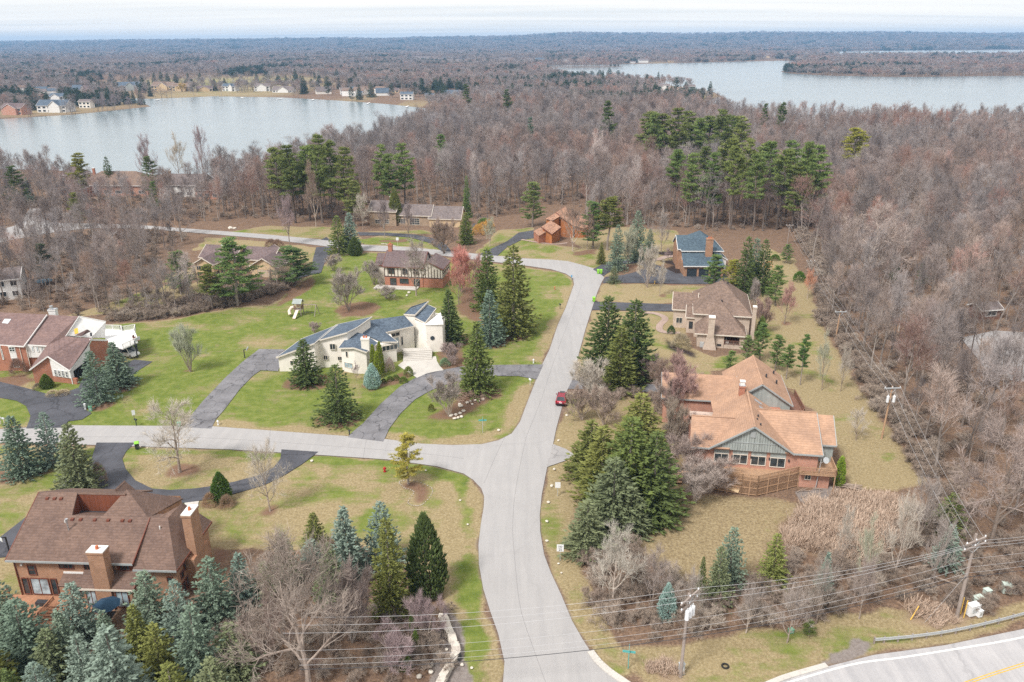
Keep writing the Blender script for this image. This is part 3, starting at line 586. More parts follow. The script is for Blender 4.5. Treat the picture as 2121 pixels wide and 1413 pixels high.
# ------------------------------------------------------------------ plants: conifers (unit size: about 10 m tall, 2.4 m radius; scaled when placed)
def finger(mb, p, d, ln, wd, R):
    a = rot_about(d, 1.5708, R.uniform(0, 6.28)) * wd; b_ = d.cross(a).normalized() * wd
    mid = p + d * ln * 0.4
    mb.add([p, mid + a, mid - a * .5 + b_ * .87, mid - a * .5 - b_ * .87, p + d * ln], [(0, 2, 1), (0, 3, 2), (0, 1, 3), (1, 2, 4), (2, 3, 4), (3, 1, 4)])
def spruce(seed, H=10.0, Rd=2.3, whorls=24, droop=0.14, tipup=0.35, fl=0.42, fw_=0.105, power=0.85, base=0.04, stations=6, dens=1.0, irregular=0.2):
    R = random.Random(seed); cr, tr = MB(), MB(); V = Vector
    tr.tube([(0, 0, -.1), (0, 0, H * .5), (0, 0, H * 0.98)], [0.19, 0.11, 0.02], 6)
    for k in range(whorls):
        t = base + (1 - base) * (k / (whorls - 0.5)) ** 0.92; z = H * t
        rad = Rd * (1 - t) ** power * R.uniform(1 - irregular, 1 + irregular) + 0.10
        nb = max(4, int((5 + 9 * (1 - t)) * dens))
        for j in range(nb):
            az = 6.283 * (j + R.uniform(-.35, .35)) / nb + k * 1.1; ln = rad * R.uniform(0.8, 1.12)
            o = V((math.cos(az), math.sin(az), 0)); prev = V((0, 0, z)); ns = max(2, int(stations * (0.35 + 0.75 * (1 - t))))
            sag = droop * R.uniform(0.6, 1.4)
            if R.random() < 0.5: cr.tube([(0, 0, z), o * ln * .9 + V((0, 0, z - sag * ln))], [0.03, 0.01], 3, False)
            for s_ in range(1, ns + 1):
                u = s_ / ns; p = o * (ln * u) + V((0, 0, z - sag * ln * math.sin(u * 1.9) + 0.10 * u * u * ln * tipup))
                side = V((-o.y, o.x, 0))
                for q in range(3 if u > 0.3 else 2):
                    d = (o * R.uniform(0.5, 1.0) + side * R.uniform(-0.9, 0.9) * (1.15 - 0.5 * u) + V((0, 0, R.uniform(-0.25, 0.45) + tipup * 0.3))).normalized()
                    finger(cr, p + V((R.gauss(0, .05), R.gauss(0, .05), R.gauss(0, .05))), d, fl * R.uniform(0.7, 1.3) * (0.75 + 0.4 * (1 - t)), fw_ * R.uniform(0.8, 1.3), R)
    for q in range(5): finger(cr, V((0, 0, H * (0.93 + 0.013 * q))), V((R.gauss(0, .15), R.gauss(0, .15), 1)).normalized(), fl, fw_ * .8, R)
    return tr, cr
def norway(seed):   # long drooping sprays
    return spruce(seed, 10, 2.3, 22, 0.30, 0.6, 0.50, 0.095, 0.75, 0.03, 7, 1.0, 0.22)
def pine(seed, H=10.0, Rd=2.0, clear=0.35, tiers=11, fl=0.30, fw_=0.055, open_=1.0, top=0.75, tuft=11):
    R = random.Random(seed); cr, tr = MB(), MB(); V = Vector
    pts = [V((R.gauss(0, .05) * k, R.gauss(0, .05) * k, H * k / 6 * 0.97 - (0.1 if k == 0 else 0))) for k in range(7)]
    tr.tube(pts, [0.17, 0.15, 0.13, 0.105, 0.08, 0.05, 0.02], 6)
    for k in range(tiers):
        t = clear + (1 - clear) * (k + R.random() * .5) / tiers; z = H * t
        s_ = (t - clear) / (1 - clear); rad = Rd * (1 - s_ ** 1.6) ** top * (0.65 + 0.35 * math.sin(min(1, s_ * 3) * 1.57)) + 0.15
        for j in range(R.randint(4, 6)):
            az = R.uniform(0, 6.283); ln = rad * R.uniform(0.5, 1.15); o = V((math.cos(az), math.sin(az), R.uniform(0.0, 0.35))).normalized()
            i = min(5, int(t * 6)); c0 = pts[i].lerp(pts[i + 1], t * 6 - i)
            cr.tube([c0, c0 + o * ln * .6, c0 + o * ln + V((0, 0, .1 * ln))], [0.035, 0.022, 0.008], 3, False)
            for u in (0.4, 0.58, 0.74, 0.88, 1.0):
                p = c0 + o * ln * u + V((R.gauss(0, .1), R.gauss(0, .1), 0.06 * ln * u))
                for q in range(int(tuft * open_)):
                    d = V((R.gauss(0, .75), R.gauss(0, .75), R.uniform(-0.05, 0.85))) + o * 0.5
                    finger(cr, p + V((R.gauss(0, .14), R.gauss(0, .14), R.gauss(0, .05))), d.normalized(), fl * R.uniform(.7, 1.3), fw_, R)
    return tr, cr
def column(seed, H=5.0, Rd=0.62, n=1500, fl=0.32, fw_=0.06, taper=0.8):
    R = random.Random(seed); cr, tr = MB(), MB(); V = Vector
    tr.tube([(0, 0, -.1), (0, 0, H * .9)], [0.08, 0.02], 5)
    for _ in range(n):
        t = R.random() ** 1.15; az = R.uniform(0, 6.283); r = Rd * (min(1, t * 6) * 0.35 + 0.65) * (1 - t ** 2.2) ** taper * R.uniform(0.55, 1.05)
        o = V((math.cos(az), math.sin(az), 0)); finger(cr, o * r + V((0, 0, t * H * 0.96)), (o * 0.45 + V((R.gauss(0, .25), R.gauss(0, .25), 1))).normalized(), fl * R.uniform(.7, 1.3), fw_, R)
    return tr, cr
def bush(seed, H=1.2, Rd=1.0, n=700, fl=0.25, fw_=0.05):
    R = random.Random(seed); cr = MB(); V = Vector
    for _ in range(n):
        az = R.uniform(0, 6.283); el = R.uniform(0.0, 1.5); k = R.uniform(0.55, 1.0) ** 0.5
        o = V((math.cos(az) * math.cos(el), math.sin(az) * math.cos(el), math.sin(el))); finger(cr, V((o.x * Rd * k, o.y * Rd * k, o.z * H * k)), (o + V((R.gauss(0, .4), R.gauss(0, .4), .4))).normalized(), fl * R.uniform(.7, 1.3), fw_, R)
    return cr
def mesh_pair(nm, pair, tm, cm): return (pair[0].mesh(nm + '_trunk', tm), pair[1].mesh(nm + '_crown', cm))
WOODS = [mesh_pair('woods', bare_tree(100 + i, h=16.5, clear=0.40 + 0.05 * (i % 3), limb_len=0.30 + 0.03 * (i % 3), spread=0.70 + 0.08 * (i % 2), twigs=7, tl=1.35, tw=0.023, sub=6, subsub=4, rise=1.25), BARK, TWIG) for i in range(4)]
WOODS += [mesh_pair('woods', bare_tree(150 + i, h=15.5, clear=0.30, limbs=9, limb_len=0.40, spread=0.95, twigs=7, tl=1.0, tw=0.023, sub=7, subsub=4, r0=0.22, crook=0.3), BARK, TWIG) for i in range(2)]
WOODS += [mesh_pair('woods', bare_tree(170, h=17.0, clear=0.5, limbs=9, limb_len=0.24, spread=0.6, twigs=6, tl=1.1, tw=0.024, sub=5, subsub=4, r0=0.15), BARK, TWIG)]
YARD = [mesh_pair('yard', bare_tree(200 + i, h=9, clear=0.16, limbs=12, limb_len=0.5, spread=0.95, sub=7, subsub=5, twigs=10, tw=0.022, tl=0.8, r0=0.15, rise=1.0), BARK, TWIGN) for i in range(3)]
OAK = [mesh_pair('oak', bare_tree(260 + i, h=12, clear=0.22, limbs=12, limb_len=0.52, spread=1.0, sub=8, subsub=6, twigs=10, tw=0.026, tl=0.85, r0=0.24, rise=0.7, crook=0.3), BARK, TWIGN) for i in range(2)]
VASE = [mesh_pair('vase', bare_tree(300 + i, h=5, clear=0.18, limbs=24, limb_len=0.42, spread=0.85, sub=6, subsub=4, twigs=11, tw=0.022, tl=0.6, r0=0.09, stems=6, rise=1.2), BARK, TWIGN) for i in range(2)]
BRUSH = [mesh_pair('brush', bare_tree(340 + i, h=3.2, clear=0.08, limbs=22, limb_len=0.5, spread=1.25, sub=5, subsub=3, twigs=10, tw=0.022, tl=0.55, r0=0.05, stems=8, rise=0.8, crook=0.34), BARK, BRTWIG) for i in range(3)]
SPR = [mesh_pair('spruce', spruce(400 + i, Rd=(2.3, 2.5, 2.2, 2.6, 2.3)[i], power=(0.85, 0.72, 0.95, 0.8, 0.66)[i], irregular=(0.2, 0.28, 0.24, 0.34, 0.3)[i], droop=(0.12, 0.2, 0.08, 0.24, 0.16)[i], whorls=(24, 22, 26, 20, 23)[i]), BARK, NEEDLE) for i in range(5)]
NOR = [mesh_pair('norway', norway(420 + i), BARK, NEEDLE) for i in range(3)]
PIN = [mesh_pair('pine', pine(440 + i, clear=(0.36, 0.42, 0.30)[i], open_=1.5, tiers=13), BARK, NEEDLE) for i in range(3)]
PINL = [mesh_pair('low_pine', pine(450 + i, clear=0.14, tiers=16, Rd=2.4, tuft=15, fl=0.27), BARK, NEEDLE) for i in range(2)]
COLM = [mesh_pair('column', column(460 + i), BARK, NEEDLE) for i in range(2)]
CONE = [mesh_pair('cone', column(466, 5.0, 1.25, 2600, 0.34, 0.07, 1.0), BARK, NEEDLE)]
BUSHM = [bush(470 + i).mesh('bush', NEEDLE) for i in range(2)]
TWIGBUSH = [bush(480 + i, 1.2, 1.0, 900, 0.45, 0.016).mesh('twig_bush', TWIGN) for i in range(2)]
RV = random.Random(99)
UNIT = {}
def plant(kind, name, loc, h, wid, tint, label, cat='tree', group=None, variants=None, i=None):
    """a plant of height h and crown width wid with trunk and crown as its parts"""
    V_, uh, uw = {'woods': (WOODS, 16.0, 8.6), 'yard': (YARD, 9.0, 9.0), 'oak': (OAK, 12.0, 12.5), 'vase': (VASE, 5.2, 5.6), 'brush': (BRUSH, 3.4, 4.6), 'spruce': (SPR, 10.3, 4.5), 'norway': (NOR, 10.3, 4.5),
                  'pine': (PIN, 10.0, 4.2), 'low_pine': (PINL, 10.0, 5.0), 'column': (COLM, 5.1, 1.35), 'cone': (CONE, 5.1, 2.7)}[kind]
    tm, cm = V_[RV.randrange(len(V_)) if i is None else i % len(V_)]
    r = empty(name, (loc[0], loc[1], loc[2] if len(loc) > 2 else 0.0), RV.uniform(0, 6.28), label, cat, group)
    r.scale = (wid / uw, wid / uw, h / uh)
    a = put('trunk', tm, r); c = put('crown', cm, r)
    c.color = (*tint, 1); a.color = (1, 1, 1, 1)
    return r, a, c
def plant_px(kind, name, bx, by, top, wpx, tint, label, cat='tree', group=None, bark=None, i=None):
    p = at(bx, by)
    h = max(0.6, height_to(bx, by, top)); r, a, c = plant(kind, name, (p[0], p[1], -0.05), h, wpx * mpp(bx, by), tint, label, cat, group, None, i)
    if bark: a.color = (*bark, 1)
    return r
# colours of the needles and twigs
BLUE = (0.205, 0.262, 0.228); BLUEG = (0.17, 0.222, 0.172); GREYG = (0.165, 0.188, 0.105); DARKG = (0.10, 0.132, 0.046); GRN = (0.135, 0.168, 0.050); OLIVE = (0.175, 0.185, 0.056); PINEG = (0.145, 0.21, 0.068); YELG = (0.281, 0.272, 0.053); LIMEG = (0.198, 0.281, 0.041)
GTW = (0.392, 0.338, 0.304); PALE = (0.54, 0.486, 0.419); BRN = (0.338, 0.25, 0.203); RED = (0.486, 0.216, 0.169); MAUVE = (0.392, 0.304, 0.304); SAGE = (0.446, 0.446, 0.338)

# ------------------------------------------------------------------ scattering for masses
def scatter(name, variants, pts, scl, rotz, pick, label=None):
    """one object that repeats the variants at pts (geometry nodes); a mass nobody could count"""
    col = bpy.data.collections.new(name + '_source')
    for i, v in enumerate(variants):
        o = bpy.data.objects.new('%s_source_%02d' % (name, i), v); col.objects.link(o)
    me = bpy.data.meshes.new(name); n = len(pts); me.vertices.add(n); me.vertices.foreach_set('co', np.asarray(pts, np.float32).ravel())
    a = me.attributes.new('size', 'FLOAT_VECTOR', 'POINT'); a.data.foreach_set('vector', np.asarray(scl, np.float32).ravel())
    a = me.attributes.new('turn', 'FLOAT_VECTOR', 'POINT'); a.data.foreach_set('vector', np.stack([np.zeros(n), np.zeros(n), rotz], -1).astype(np.float32).ravel())
    a = me.attributes.new('pick', 'INT', 'POINT'); a.data.foreach_set('value', np.asarray(pick, np.int32))
    tn = (vnoise(np.asarray(pts)[:, 0], np.asarray(pts)[:, 1], 55.0, 77) * 0.6 + vnoise(np.asarray(pts)[:, 0], np.asarray(pts)[:, 1], 19.0, 78) * 0.5 - 0.55) * 2.4 + np.clip((np.asarray(pts)[:, 0] - 60) / 300, 0, .35)
    a = me.attributes.new('tone', 'FLOAT', 'POINT'); a.data.foreach_set('value', np.clip(tn, -1, 1).astype(np.float32))
    ng = bpy.data.node_groups.new(name, 'GeometryNodeTree'); ng.interface.new_socket('Geometry', in_out='INPUT', socket_type='NodeSocketGeometry'); ng.interface.new_socket('Geometry', in_out='OUTPUT', socket_type='NodeSocketGeometry')
    gi = ng.nodes.new('NodeGroupInput'); go = ng.nodes.new('NodeGroupOutput'); ip = ng.nodes.new('GeometryNodeInstanceOnPoints'); ci = ng.nodes.new('GeometryNodeCollectionInfo')
    ci.inputs['Collection'].default_value = col; ci.inputs['Separate Children'].default_value = True; ci.inputs['Reset Children'].default_value = True
    def attr(nm, ty):
        x = ng.nodes.new('GeometryNodeInputNamedAttribute'); x.data_type = ty; x.inputs['Name'].default_value = nm; return next(o for o in x.outputs if o.enabled)
    k = ng.links
    k.new(gi.outputs[0], ip.inputs['Points']); k.new(ci.outputs[0], ip.inputs['Instance']); ip.inputs['Pick Instance'].default_value = True
    k.new(attr('pick', 'INT'), ip.inputs['Instance Index']); k.new(attr('turn', 'FLOAT_VECTOR'), ip.inputs['Rotation']); k.new(attr('size', 'FLOAT_VECTOR'), ip.inputs['Scale']); k.new(ip.outputs[0], go.inputs[0])
    o = bpy.data.objects.new(name, me); COL.objects.link(o); mdf = o.modifiers.new('scatter', 'NODES'); mdf.node_group = ng
    return tag(o, label, kind='stuff')
def joined(pair):
    """trunk and crown as one mesh with two materials, for the masses"""
    me = bpy.data.meshes.new('mass'); a, c = pair
    va = [v.co[:] for v in a.vertices]; vc = [v.co[:] for v in c.vertices]; n = len(va)
    fa = [tuple(p.vertices) for p in a.polygons]; fc = [tuple(i + n for i in p.vertices) for p in c.polygons]
    me.from_pydata(va + vc, [], fa + fc); me.materials.append(a.materials[0]); me.materials.append(c.materials[0])
    me.polygons.foreach_set('material_index', [0] * len(fa) + [1] * len(fc)); return me
# ------------------------------------------------------------------ the woods
NR = np.random.default_rng(5)
ROAD_Z = [gpoly([(1975, 695), (2140, 680), (2140, 800), (2035, 772)]), road_g, HWY_G] + drive_g + lake_g
W_RIGHT = gpoly([(1650, 482), (1690, 565), (1706, 600), (1700, 665), (1735, 700), (1770, 770), (1800, 800), (1830, 855), (1860, 880), (1890, 945), (1950, 1000), (2015, 1100), (2330, 1175), (2900, 1000), (2900, 268), (2121, 268), (1700, 264), (1500, 252), (1500, 300), (1640, 400)])
W_MID = gpoly([(400, 462), (480, 455), (620, 452), (735, 455), (760, 425), (960, 428), (990, 468), (1110, 425), (1200, 425), (1215, 470), (1400, 474), (1520, 480), (1655, 480), (1640, 400), (1500, 300), (1500, 252), (1440, 240), (1300, 235), (1000, 232), (940, 248), (890, 268), (825, 293), (760, 318), (700, 338), (620, 361), (545, 378), (470, 388), (440, 396), (430, 430)])
W_LEFT = gpoly([(-400, 660), (0, 640), (120, 648), (225, 664), (300, 655), (400, 645), (390, 600), (330, 585), (300, 560), (390, 505), (384, 490), (300, 482), (190, 480), (120, 492), (70, 508), (10, 528), (-60, 570), (-400, 620)])
W_LAKE = gpoly([(-500, 520), (-120, 515), (30, 455), (110, 455), (200, 458), (300, 462), (390, 470), (425, 430), (430, 400), (330, 405), (300, 415), (200, 410), (140, 385), (100, 362), (-100, 356), (-700, 358)])
W_HEDGE = gpoly([(225, 668), (330, 661), (430, 645), (500, 632), (600, 600), (590, 585), (520, 600), (430, 615), (330, 640), (230, 655)])
W_BR = gpoly([(1185, 1185), (1235, 1135), (1300, 1130), (1365, 1185), (1440, 1218), (1540, 1212), (1600, 1190), (1650, 1150), (1720, 1160), (1830, 1130), (1880, 1070), (1960, 1020), (2040, 1110), (2330, 1180), (2330, 1220), (2121, 1245), (1985, 1275), (1900, 1245), (1700, 1275), (1560, 1300), (1420, 1325), (1290, 1330), (1230, 1270)])
W_BL = gpoly([(560, 1150), (700, 1180), (780, 1250), (860, 1265), (930, 1270), (960, 1330), (950, 1420), (560, 1420), (440, 1360)])
def jitter_points(poly, step, jit=0.42, avoid=ROAD_Z):
    P = np.array(poly); x0, y0 = P.min(0); x1, y1 = P.max(0); x0 = max(x0, -0.78 * y1); x1 = min(x1, 0.78 * y1)
    X, Y = np.meshgrid(np.arange(x0, x1, step), np.arange(y0, y1, step)); X = X + NR.uniform(-jit, jit, X.shape) * step; Y = Y + NR.uniform(-jit, jit, Y.shape) * step
    X, Y = X.ravel(), Y.ravel(); k = inside(X, Y, poly) & (np.abs(X) < Y * 0.70 + 25)
    for a in avoid: k &= ~inside(X, Y, a)
    return np.stack([X[k], Y[k]], -1)
W_HEATH = gpoly([(1195, 815), (1240, 800), (1350, 812), (1425, 835), (1432, 960), (1400, 1010), (1380, 1050), (1330, 1060), (1390, 900), (1330, 830), (1230, 850)])
CLEAR = []   # circles (x, y, r) kept free of woods trees: houses and yards among the trees
def clear_px(x, y, rpx): p = at(x, y); CLEAR.append((p[0], p[1], rpx * mpp(x, y)))
for c_ in [(145, 372, 22), (230, 392, 70), (200, 402, 55), (280, 400, 45), (385, 395, 52), (1100, 470, 25), (835, 470, 90), (900, 470, 60), (1175, 480, 60), (330, 590, 60), (20, 590, 40), (95, 585, 26), (352, 390, 34), (410, 385, 22)]: clear_px(*c_)
def thin(P):
    k = np.ones(len(P), bool)
    for x, y, r in CLEAR: k &= np.hypot(P[:, 0] - x, P[:, 1] - y) > r
    return P[k]
SPECIALS = []
regions = [('right', W_RIGHT, 6.0, 15.5, 'woods right of the utility poles'), ('mid', W_MID, 5.5, 17.0, 'woods between the upper road and the lakes'), ('left', W_LEFT, 5.5, 12.5, 'thicket between the two roads on the left'), ('lake', W_LAKE, 6.2, 13.0, 'trees round the lakeside houses'), ('hedge', W_HEDGE, 3.4, 7.5, 'thin trees along the back of the big lawn')]
single, mass = [], []
for key, poly, step, hh, grp in regions:
    P = thin(jitter_points(poly, step))
    for x, y in P:
        h = hh * NR.uniform(0.58, 1.18); single.append((h / y, x, y, h, key, grp))
single.sort(reverse=True)
N_SINGLE = 255
TONES = [((1.0, 1.0, 1.0), 'grey brown'), ((0.78, 0.77, 0.77), 'dark grey'), ((1.12, 1.0, 0.9), 'warm brown'), ((1.25, 1.22, 1.2), 'pale grey'), ((1.2, 0.86, 0.76), 'reddish')]
for s_, x, y, h, key, grp in single[:N_SINGLE]:
    tone, word = TONES[NR.choice(5, p=[0.42, 0.16, 0.2, 0.16, 0.06])]
    form = 'broad' if NR.random() < 0.4 else 'slim'
    kind = 'woods' if key != 'hedge' else ('woods' if NR.random() < .5 else 'yard')
    wd = h * (0.62 if form == 'broad' else 0.46) * NR.uniform(0.9, 1.12)
    place = {'right': 'among the woods right of the utility poles', 'mid': 'among the woods beyond the upper road', 'left': 'in the thicket behind the white and brick house', 'lake': 'near the lakeside houses', 'hedge': 'in the row along the back of the big lawn'}[key]
    tone_ = tuple(c * (1.0 if kind == 'woods' else 0.36) for c in tone)
    plant(kind, 'bare_tree', (x, y, -0.05), h, wd, tone_, '%s %s leafless tree %s' % (form, word, place), 'tree', '%s %s leafless trees %s' % (form, word, place))
rest = single[N_SINGLE:]
# country beyond the lakes: trees thin out into ever larger groves with distance
def far_points():
    out = []; y = 430.0
    while y < 8300:
        step = 6.2 * max(1.0, (y / 620.0)) ** 0.86
        nx = int(2 * 0.72 * y / step); X = (np.arange(nx) - nx / 2) * step + NR.uniform(-.45, .45, nx) * step; Y = y + NR.uniform(-.45, .45, nx) * step
        out.append(np.stack([X, Y, np.full(nx, step)], -1)); y += step
    return np.concatenate(out)
FP = far_points()
k = np.ones(len(FP), bool)
for g_ in lake_g: k &= ~inside(FP[:, 0], FP[:, 1], g_)
for key, poly, *_ in regions: k &= ~inside(FP[:, 0], FP[:, 1], poly)
k &= ~(inside(FP[:, 0], FP[:, 1], gpoly([(-900, 360), (2900, 360), (2900, 1400), (-900, 1400)])))
OPEN_G = [gpoly(q[0]) for q in GREEN if q[0][0] in ((-300, 243), (258, 203), (1350, 178), (1540, 126), (1300, 131))]
for g_ in OPEN_G: k &= ~inside(FP[:, 0], FP[:, 1], g_)
SPARSE_G = [gpoly([(180, 190), (420, 186), (560, 184), (720, 184), (720, 168), (560, 154), (210, 158)]), gpoly([(620, 205), (900, 218), (980, 205), (960, 188), (640, 186)])]
for g_ in SPARSE_G: k &= ~(inside(FP[:, 0], FP[:, 1], g_) & (NR.random(len(FP)) > 0.13))
dens_ = vnoise(FP[:, 0], FP[:, 1], 160, 41) * 0.6 + vnoise(FP[:, 0], FP[:, 1], 45, 42) * 0.4
k &= (dens_ > 0.27)
FAR_HOLES = []
sp_ = jitter_points(SPIT, 9.0, avoid=[])
FP = np.concatenate([FP, np.column_stack([sp_, np.full(len(sp_), 7.0)])]); k = np.concatenate([k, np.ones(len(sp_), bool)])
# ------------------------------------------------------------------ houses: materials
shingle('brown_shingles', (0.175, 0.118, 0.096), 0.13); shingle('orange_shingles', (0.41, 0.26, 0.18), 0.09); shingle('slate_shingles', (0.105, 0.135, 0.175), 0.22); shingle('mauve_shingles', (0.205, 0.140, 0.130), 0.15)
shingle('tan_shingles', (0.215, 0.155, 0.125), 0.2); shingle('cedar_shingles', (0.36, 0.21, 0.145), 0.3); shingle('grey_shingles', (0.19, 0.16, 0.155), 0.2); shingle('plum_shingles', (0.165, 0.125, 0.125), 0.2); shingle('blue_shingles', (0.085, 0.12, 0.15), 0.22)
brick('tan_brick', (0.42, 0.225, 0.135), (0.32, 0.155, 0.09), (0.38, 0.29, 0.22)); brick('red_brick', (0.43, 0.15, 0.085), (0.34, 0.11, 0.062), (0.40, 0.28, 0.22)); brick('pink_brick', (0.53, 0.24, 0.16), (0.43, 0.175, 0.115), (0.50, 0.40, 0.34))
brick('pale_brick', (0.55, 0.46, 0.38), (0.47, 0.37, 0.30), (0.56, 0.5, 0.44)); brick('field_stone', (0.40, 0.30, 0.21), (0.30, 0.23, 0.17), (0.36, 0.3, 0.25), 2.2, 5)
siding('grey_boards', (0.34, 0.37, 0.355), 0.34); siding('cedar_boards', (0.40, 0.155, 0.06), 0.22); siding('red_boards', (0.185, 0.062, 0.035), 0.2); siding('white_siding', (0.74, 0.73, 0.71), 0.2, 'Z', 0.3, 0.03)
siding('cream_stucco', (0.79, 0.745, 0.68), 1.9, 'Z', 0.12, 0.02); simple('ivory_stucco', (0.79, 0.745, 0.68), 0.9, 0.08, 0.7); simple('white_trim', (0.74, 0.73, 0.71), 0.6, 0.06, 2); simple('cream_trim', (0.66, 0.60, 0.52), 0.7, 0.06, 2)
simple('brown_trim', (0.16, 0.055, 0.035), 0.6, 0.2, 2); simple('grey_trim', (0.33, 0.35, 0.35), 0.6, 0.1, 2); simple('tan_trim', (0.50, 0.41, 0.32), 0.7, 0.1, 2); simple('timber', (0.085, 0.05, 0.04), 0.8, 0.25, 2); simple('plaster', (0.66, 0.60, 0.53), 0.9, 0.1, 1)
simple('deck_boards', (0.40, 0.255, 0.16), 0.8, 0.22, 2); simple('red_deck', (0.38, 0.19, 0.11), 0.8, 0.25, 2); simple('white_deck', (0.78, 0.77, 0.76), 0.6, 0.06, 1); simple('brown_deck', (0.20, 0.10, 0.07), 0.8, 0.2, 2)
simple('metal', (0.62, 0.63, 0.65), 0.35, 0.1, 3, 0.8); simple('dark_metal', (0.045, 0.045, 0.05), 0.5, 0.2, 3); simple('galvanised', (0.50, 0.52, 0.53), 0.5, 0.12, 3, 0.3); simple('white_cap', (0.72, 0.71, 0.68), 0.7, 0.1, 2); simple('clay', (0.48, 0.15, 0.07), 0.8, 0.2, 3)
simple('garage_dark', (0.035, 0.045, 0.055), 0.5, 0.2, 1); simple('tan_board', (0.56, 0.42, 0.26), 0.8, 0.15, 1.5); simple('garage_shade_black', (0.012, 0.012, 0.012), 0.9, 0.2, 1); simple('curtain', (0.55, 0.58, 0.6), 0.8, 0.12, 2)
G = MATS
class House:
    def __init__(s, name, label, px, z, px2=None, rot=None, group=None, cat='house'):
        a = at(px[0], px[1], z)
        if rot is None:
            d = at(px2[0], px2[1], z) - a; rot = math.degrees(math.atan2(d[1], d[0]))
        s.o = np.array([a[0], a[1]]); s.r = math.radians(rot); s.c, s.s = math.cos(s.r), math.sin(s.r)
        s.root = empty(name, (a[0], a[1], 0), s.r, label, cat, group)
    def loc(s, p):
        x, y = p[0] - s.o[0], p[1] - s.o[1]
        return (x * s.c + y * s.s, -x * s.s + y * s.c, p[2])
    def p(s, px, py, z): return s.loc(at(px, py, z))
    def on(s, px, py, w):
        """pixel -> (distance along the wall, height) on the upright wall w = (u, v, du, dv)"""
        d = RT * (px - 1060.5) / F - UP * (py - 706.5) / F + FW
        o = s.loc(CAM); dl = (d[0] * s.c + d[1] * s.s, -d[0] * s.s + d[1] * s.c, d[2])
        n = (w[3], -w[2]); t = ((w[0] - o[0]) * n[0] + (w[1] - o[1]) * n[1]) / (dl[0] * n[0] + dl[1] * n[1])
        q = [o[i] + dl[i] * t for i in range(3)]
        return (q[0] - w[0]) * w[2] + (q[1] - w[1]) * w[3], q[2]
    def part(s, name, mb, mat, parent=None): return mb.build(name, G[mat], parent or s.root)
    def walls(s, poly, z1, mat, z0=-0.1, name='wall'): return s.part(name, MB().prism(poly, z0, z1), mat)
    def panel(s, poly, mat, name='wall', t=0.08): return s.part(name, MB().slab(poly, t), mat)
    def roof(s, polys, mat, name='roof', t=0.2, trim=None):
        mb = MB()
        for q in polys: mb.slab(q, t)
        r = s.part(name, mb, mat)
        if trim:
            for tm, edges in trim.items():
                m2 = MB()
                for a, b_ in edges: m2.bar((a[0], a[1], a[2] - t * .5), (b_[0], b_[1], b_[2] - t * .5), 0.10, t + 0.03)
                s.part('fascia', m2, tm, r)
        return r
    def gable_u(s, u0, u1, v0, v1, ze, zr, ov, rmat, wmat, trim=None, vr=None, z0=-0.1, endmat=None):
        """block with its ridge along u"""
        vr = (v0 + v1) / 2 if vr is None else vr; k = (zr - ze) / (vr - v0 + ov); zb = ze - 0.02
        s.part('wall', MB().add([(u0, v0, z0), (u1, v0, z0), (u1, v1, z0), (u0, v1, z0), (u0, v0, zb), (u1, v0, zb), (u1, v1, zb), (u0, v1, zb), (u0, vr, zr - .22), (u1, vr, zr - .22)],
               [(0, 1, 5, 4), (2, 3, 7, 6), (0, 4, 8, 7, 3), (1, 2, 6, 9, 5), (4, 5, 9, 8), (6, 7, 8, 9), (3, 2, 1, 0)]), wmat)
        A = [(u0 - ov, v0 - ov, ze), (u1 + ov, v0 - ov, ze), (u1 + ov, vr, zr), (u0 - ov, vr, zr)]; B_ = [(u0 - ov, vr, zr), (u1 + ov, vr, zr), (u1 + ov, v1 + ov, ze), (u0 - ov, v1 + ov, ze)]
        return s.roof([A, B_], rmat, trim={trim: [(A[0], A[1]), (A[1], A[2]), (A[0], A[3]), (B_[1], B_[2]), (B_[0], B_[3]), (B_[2], B_[3])]} if trim else None)
    def gable_v(s, u0, u1, v0, v1, ze, zr, ov, rmat, wmat, trim=None, ur=None, z0=-0.1):
        ur = (u0 + u1) / 2 if ur is None else ur; zb = ze - 0.02
        s.part('wall', MB().add([(u0, v0, z0), (u1, v0, z0), (u1, v1, z0), (u0, v1, z0), (u0, v0, zb), (u1, v0, zb), (u1, v1, zb), (u0, v1, zb), (ur, v0, zr - .22), (ur, v1, zr - .22)],
               [(0, 1, 5, 8, 4), (2, 3, 7, 9, 6), (0, 4, 7, 3), (1, 2, 6, 5), (4, 8, 9, 7), (8, 5, 6, 9), (3, 2, 1, 0)]), wmat)
        A = [(u0 - ov, v0 - ov, ze), (ur, v0 - ov, zr), (ur, v1 + ov, zr), (u0 - ov, v1 + ov, ze)]; B_ = [(ur, v0 - ov, zr), (u1 + ov, v0 - ov, ze), (u1 + ov, v1 + ov, ze), (ur, v1 + ov, zr)]
        return s.roof([A, B_], rmat, trim={trim: [(A[0], A[1]), (B_[0], B_[1]), (A[0], A[3]), (B_[1], B_[2]), (A[3], A[2]), (B_[2], B_[3])]} if trim else None)
    def hip(s, u0, u1, v0, v1, ze, zr, ov, rmat, wmat, trim=None, ridge=None, z0=-0.1):
        s.walls([(u0, v0), (u1, v0), (u1, v1), (u0, v1)], ze - .02, wmat, z0)
        a, b_, c, d = (u0 - ov, v0 - ov, ze), (u1 + ov, v0 - ov, ze), (u1 + ov, v1 + ov, ze), (u0 - ov, v1 + ov, ze)
        (r0u, r0v), (r1u, r1v) = ridge; p, q = (r0u, r0v, zr), (r1u, r1v, zr)
        polys = [[a, b_, q, p], [c, d, p, q], [b_, c, q], [d, a, p]] if abs(r1u - r0u) >= abs(r1v - r0v) else [[a, b_, p], [b_, c, q, p], [c, d, q], [d, a, p, q]]
        return s.roof(polys, rmat, trim={trim: [(a, b_), (b_, c), (c, d), (d, a)]} if trim else None)
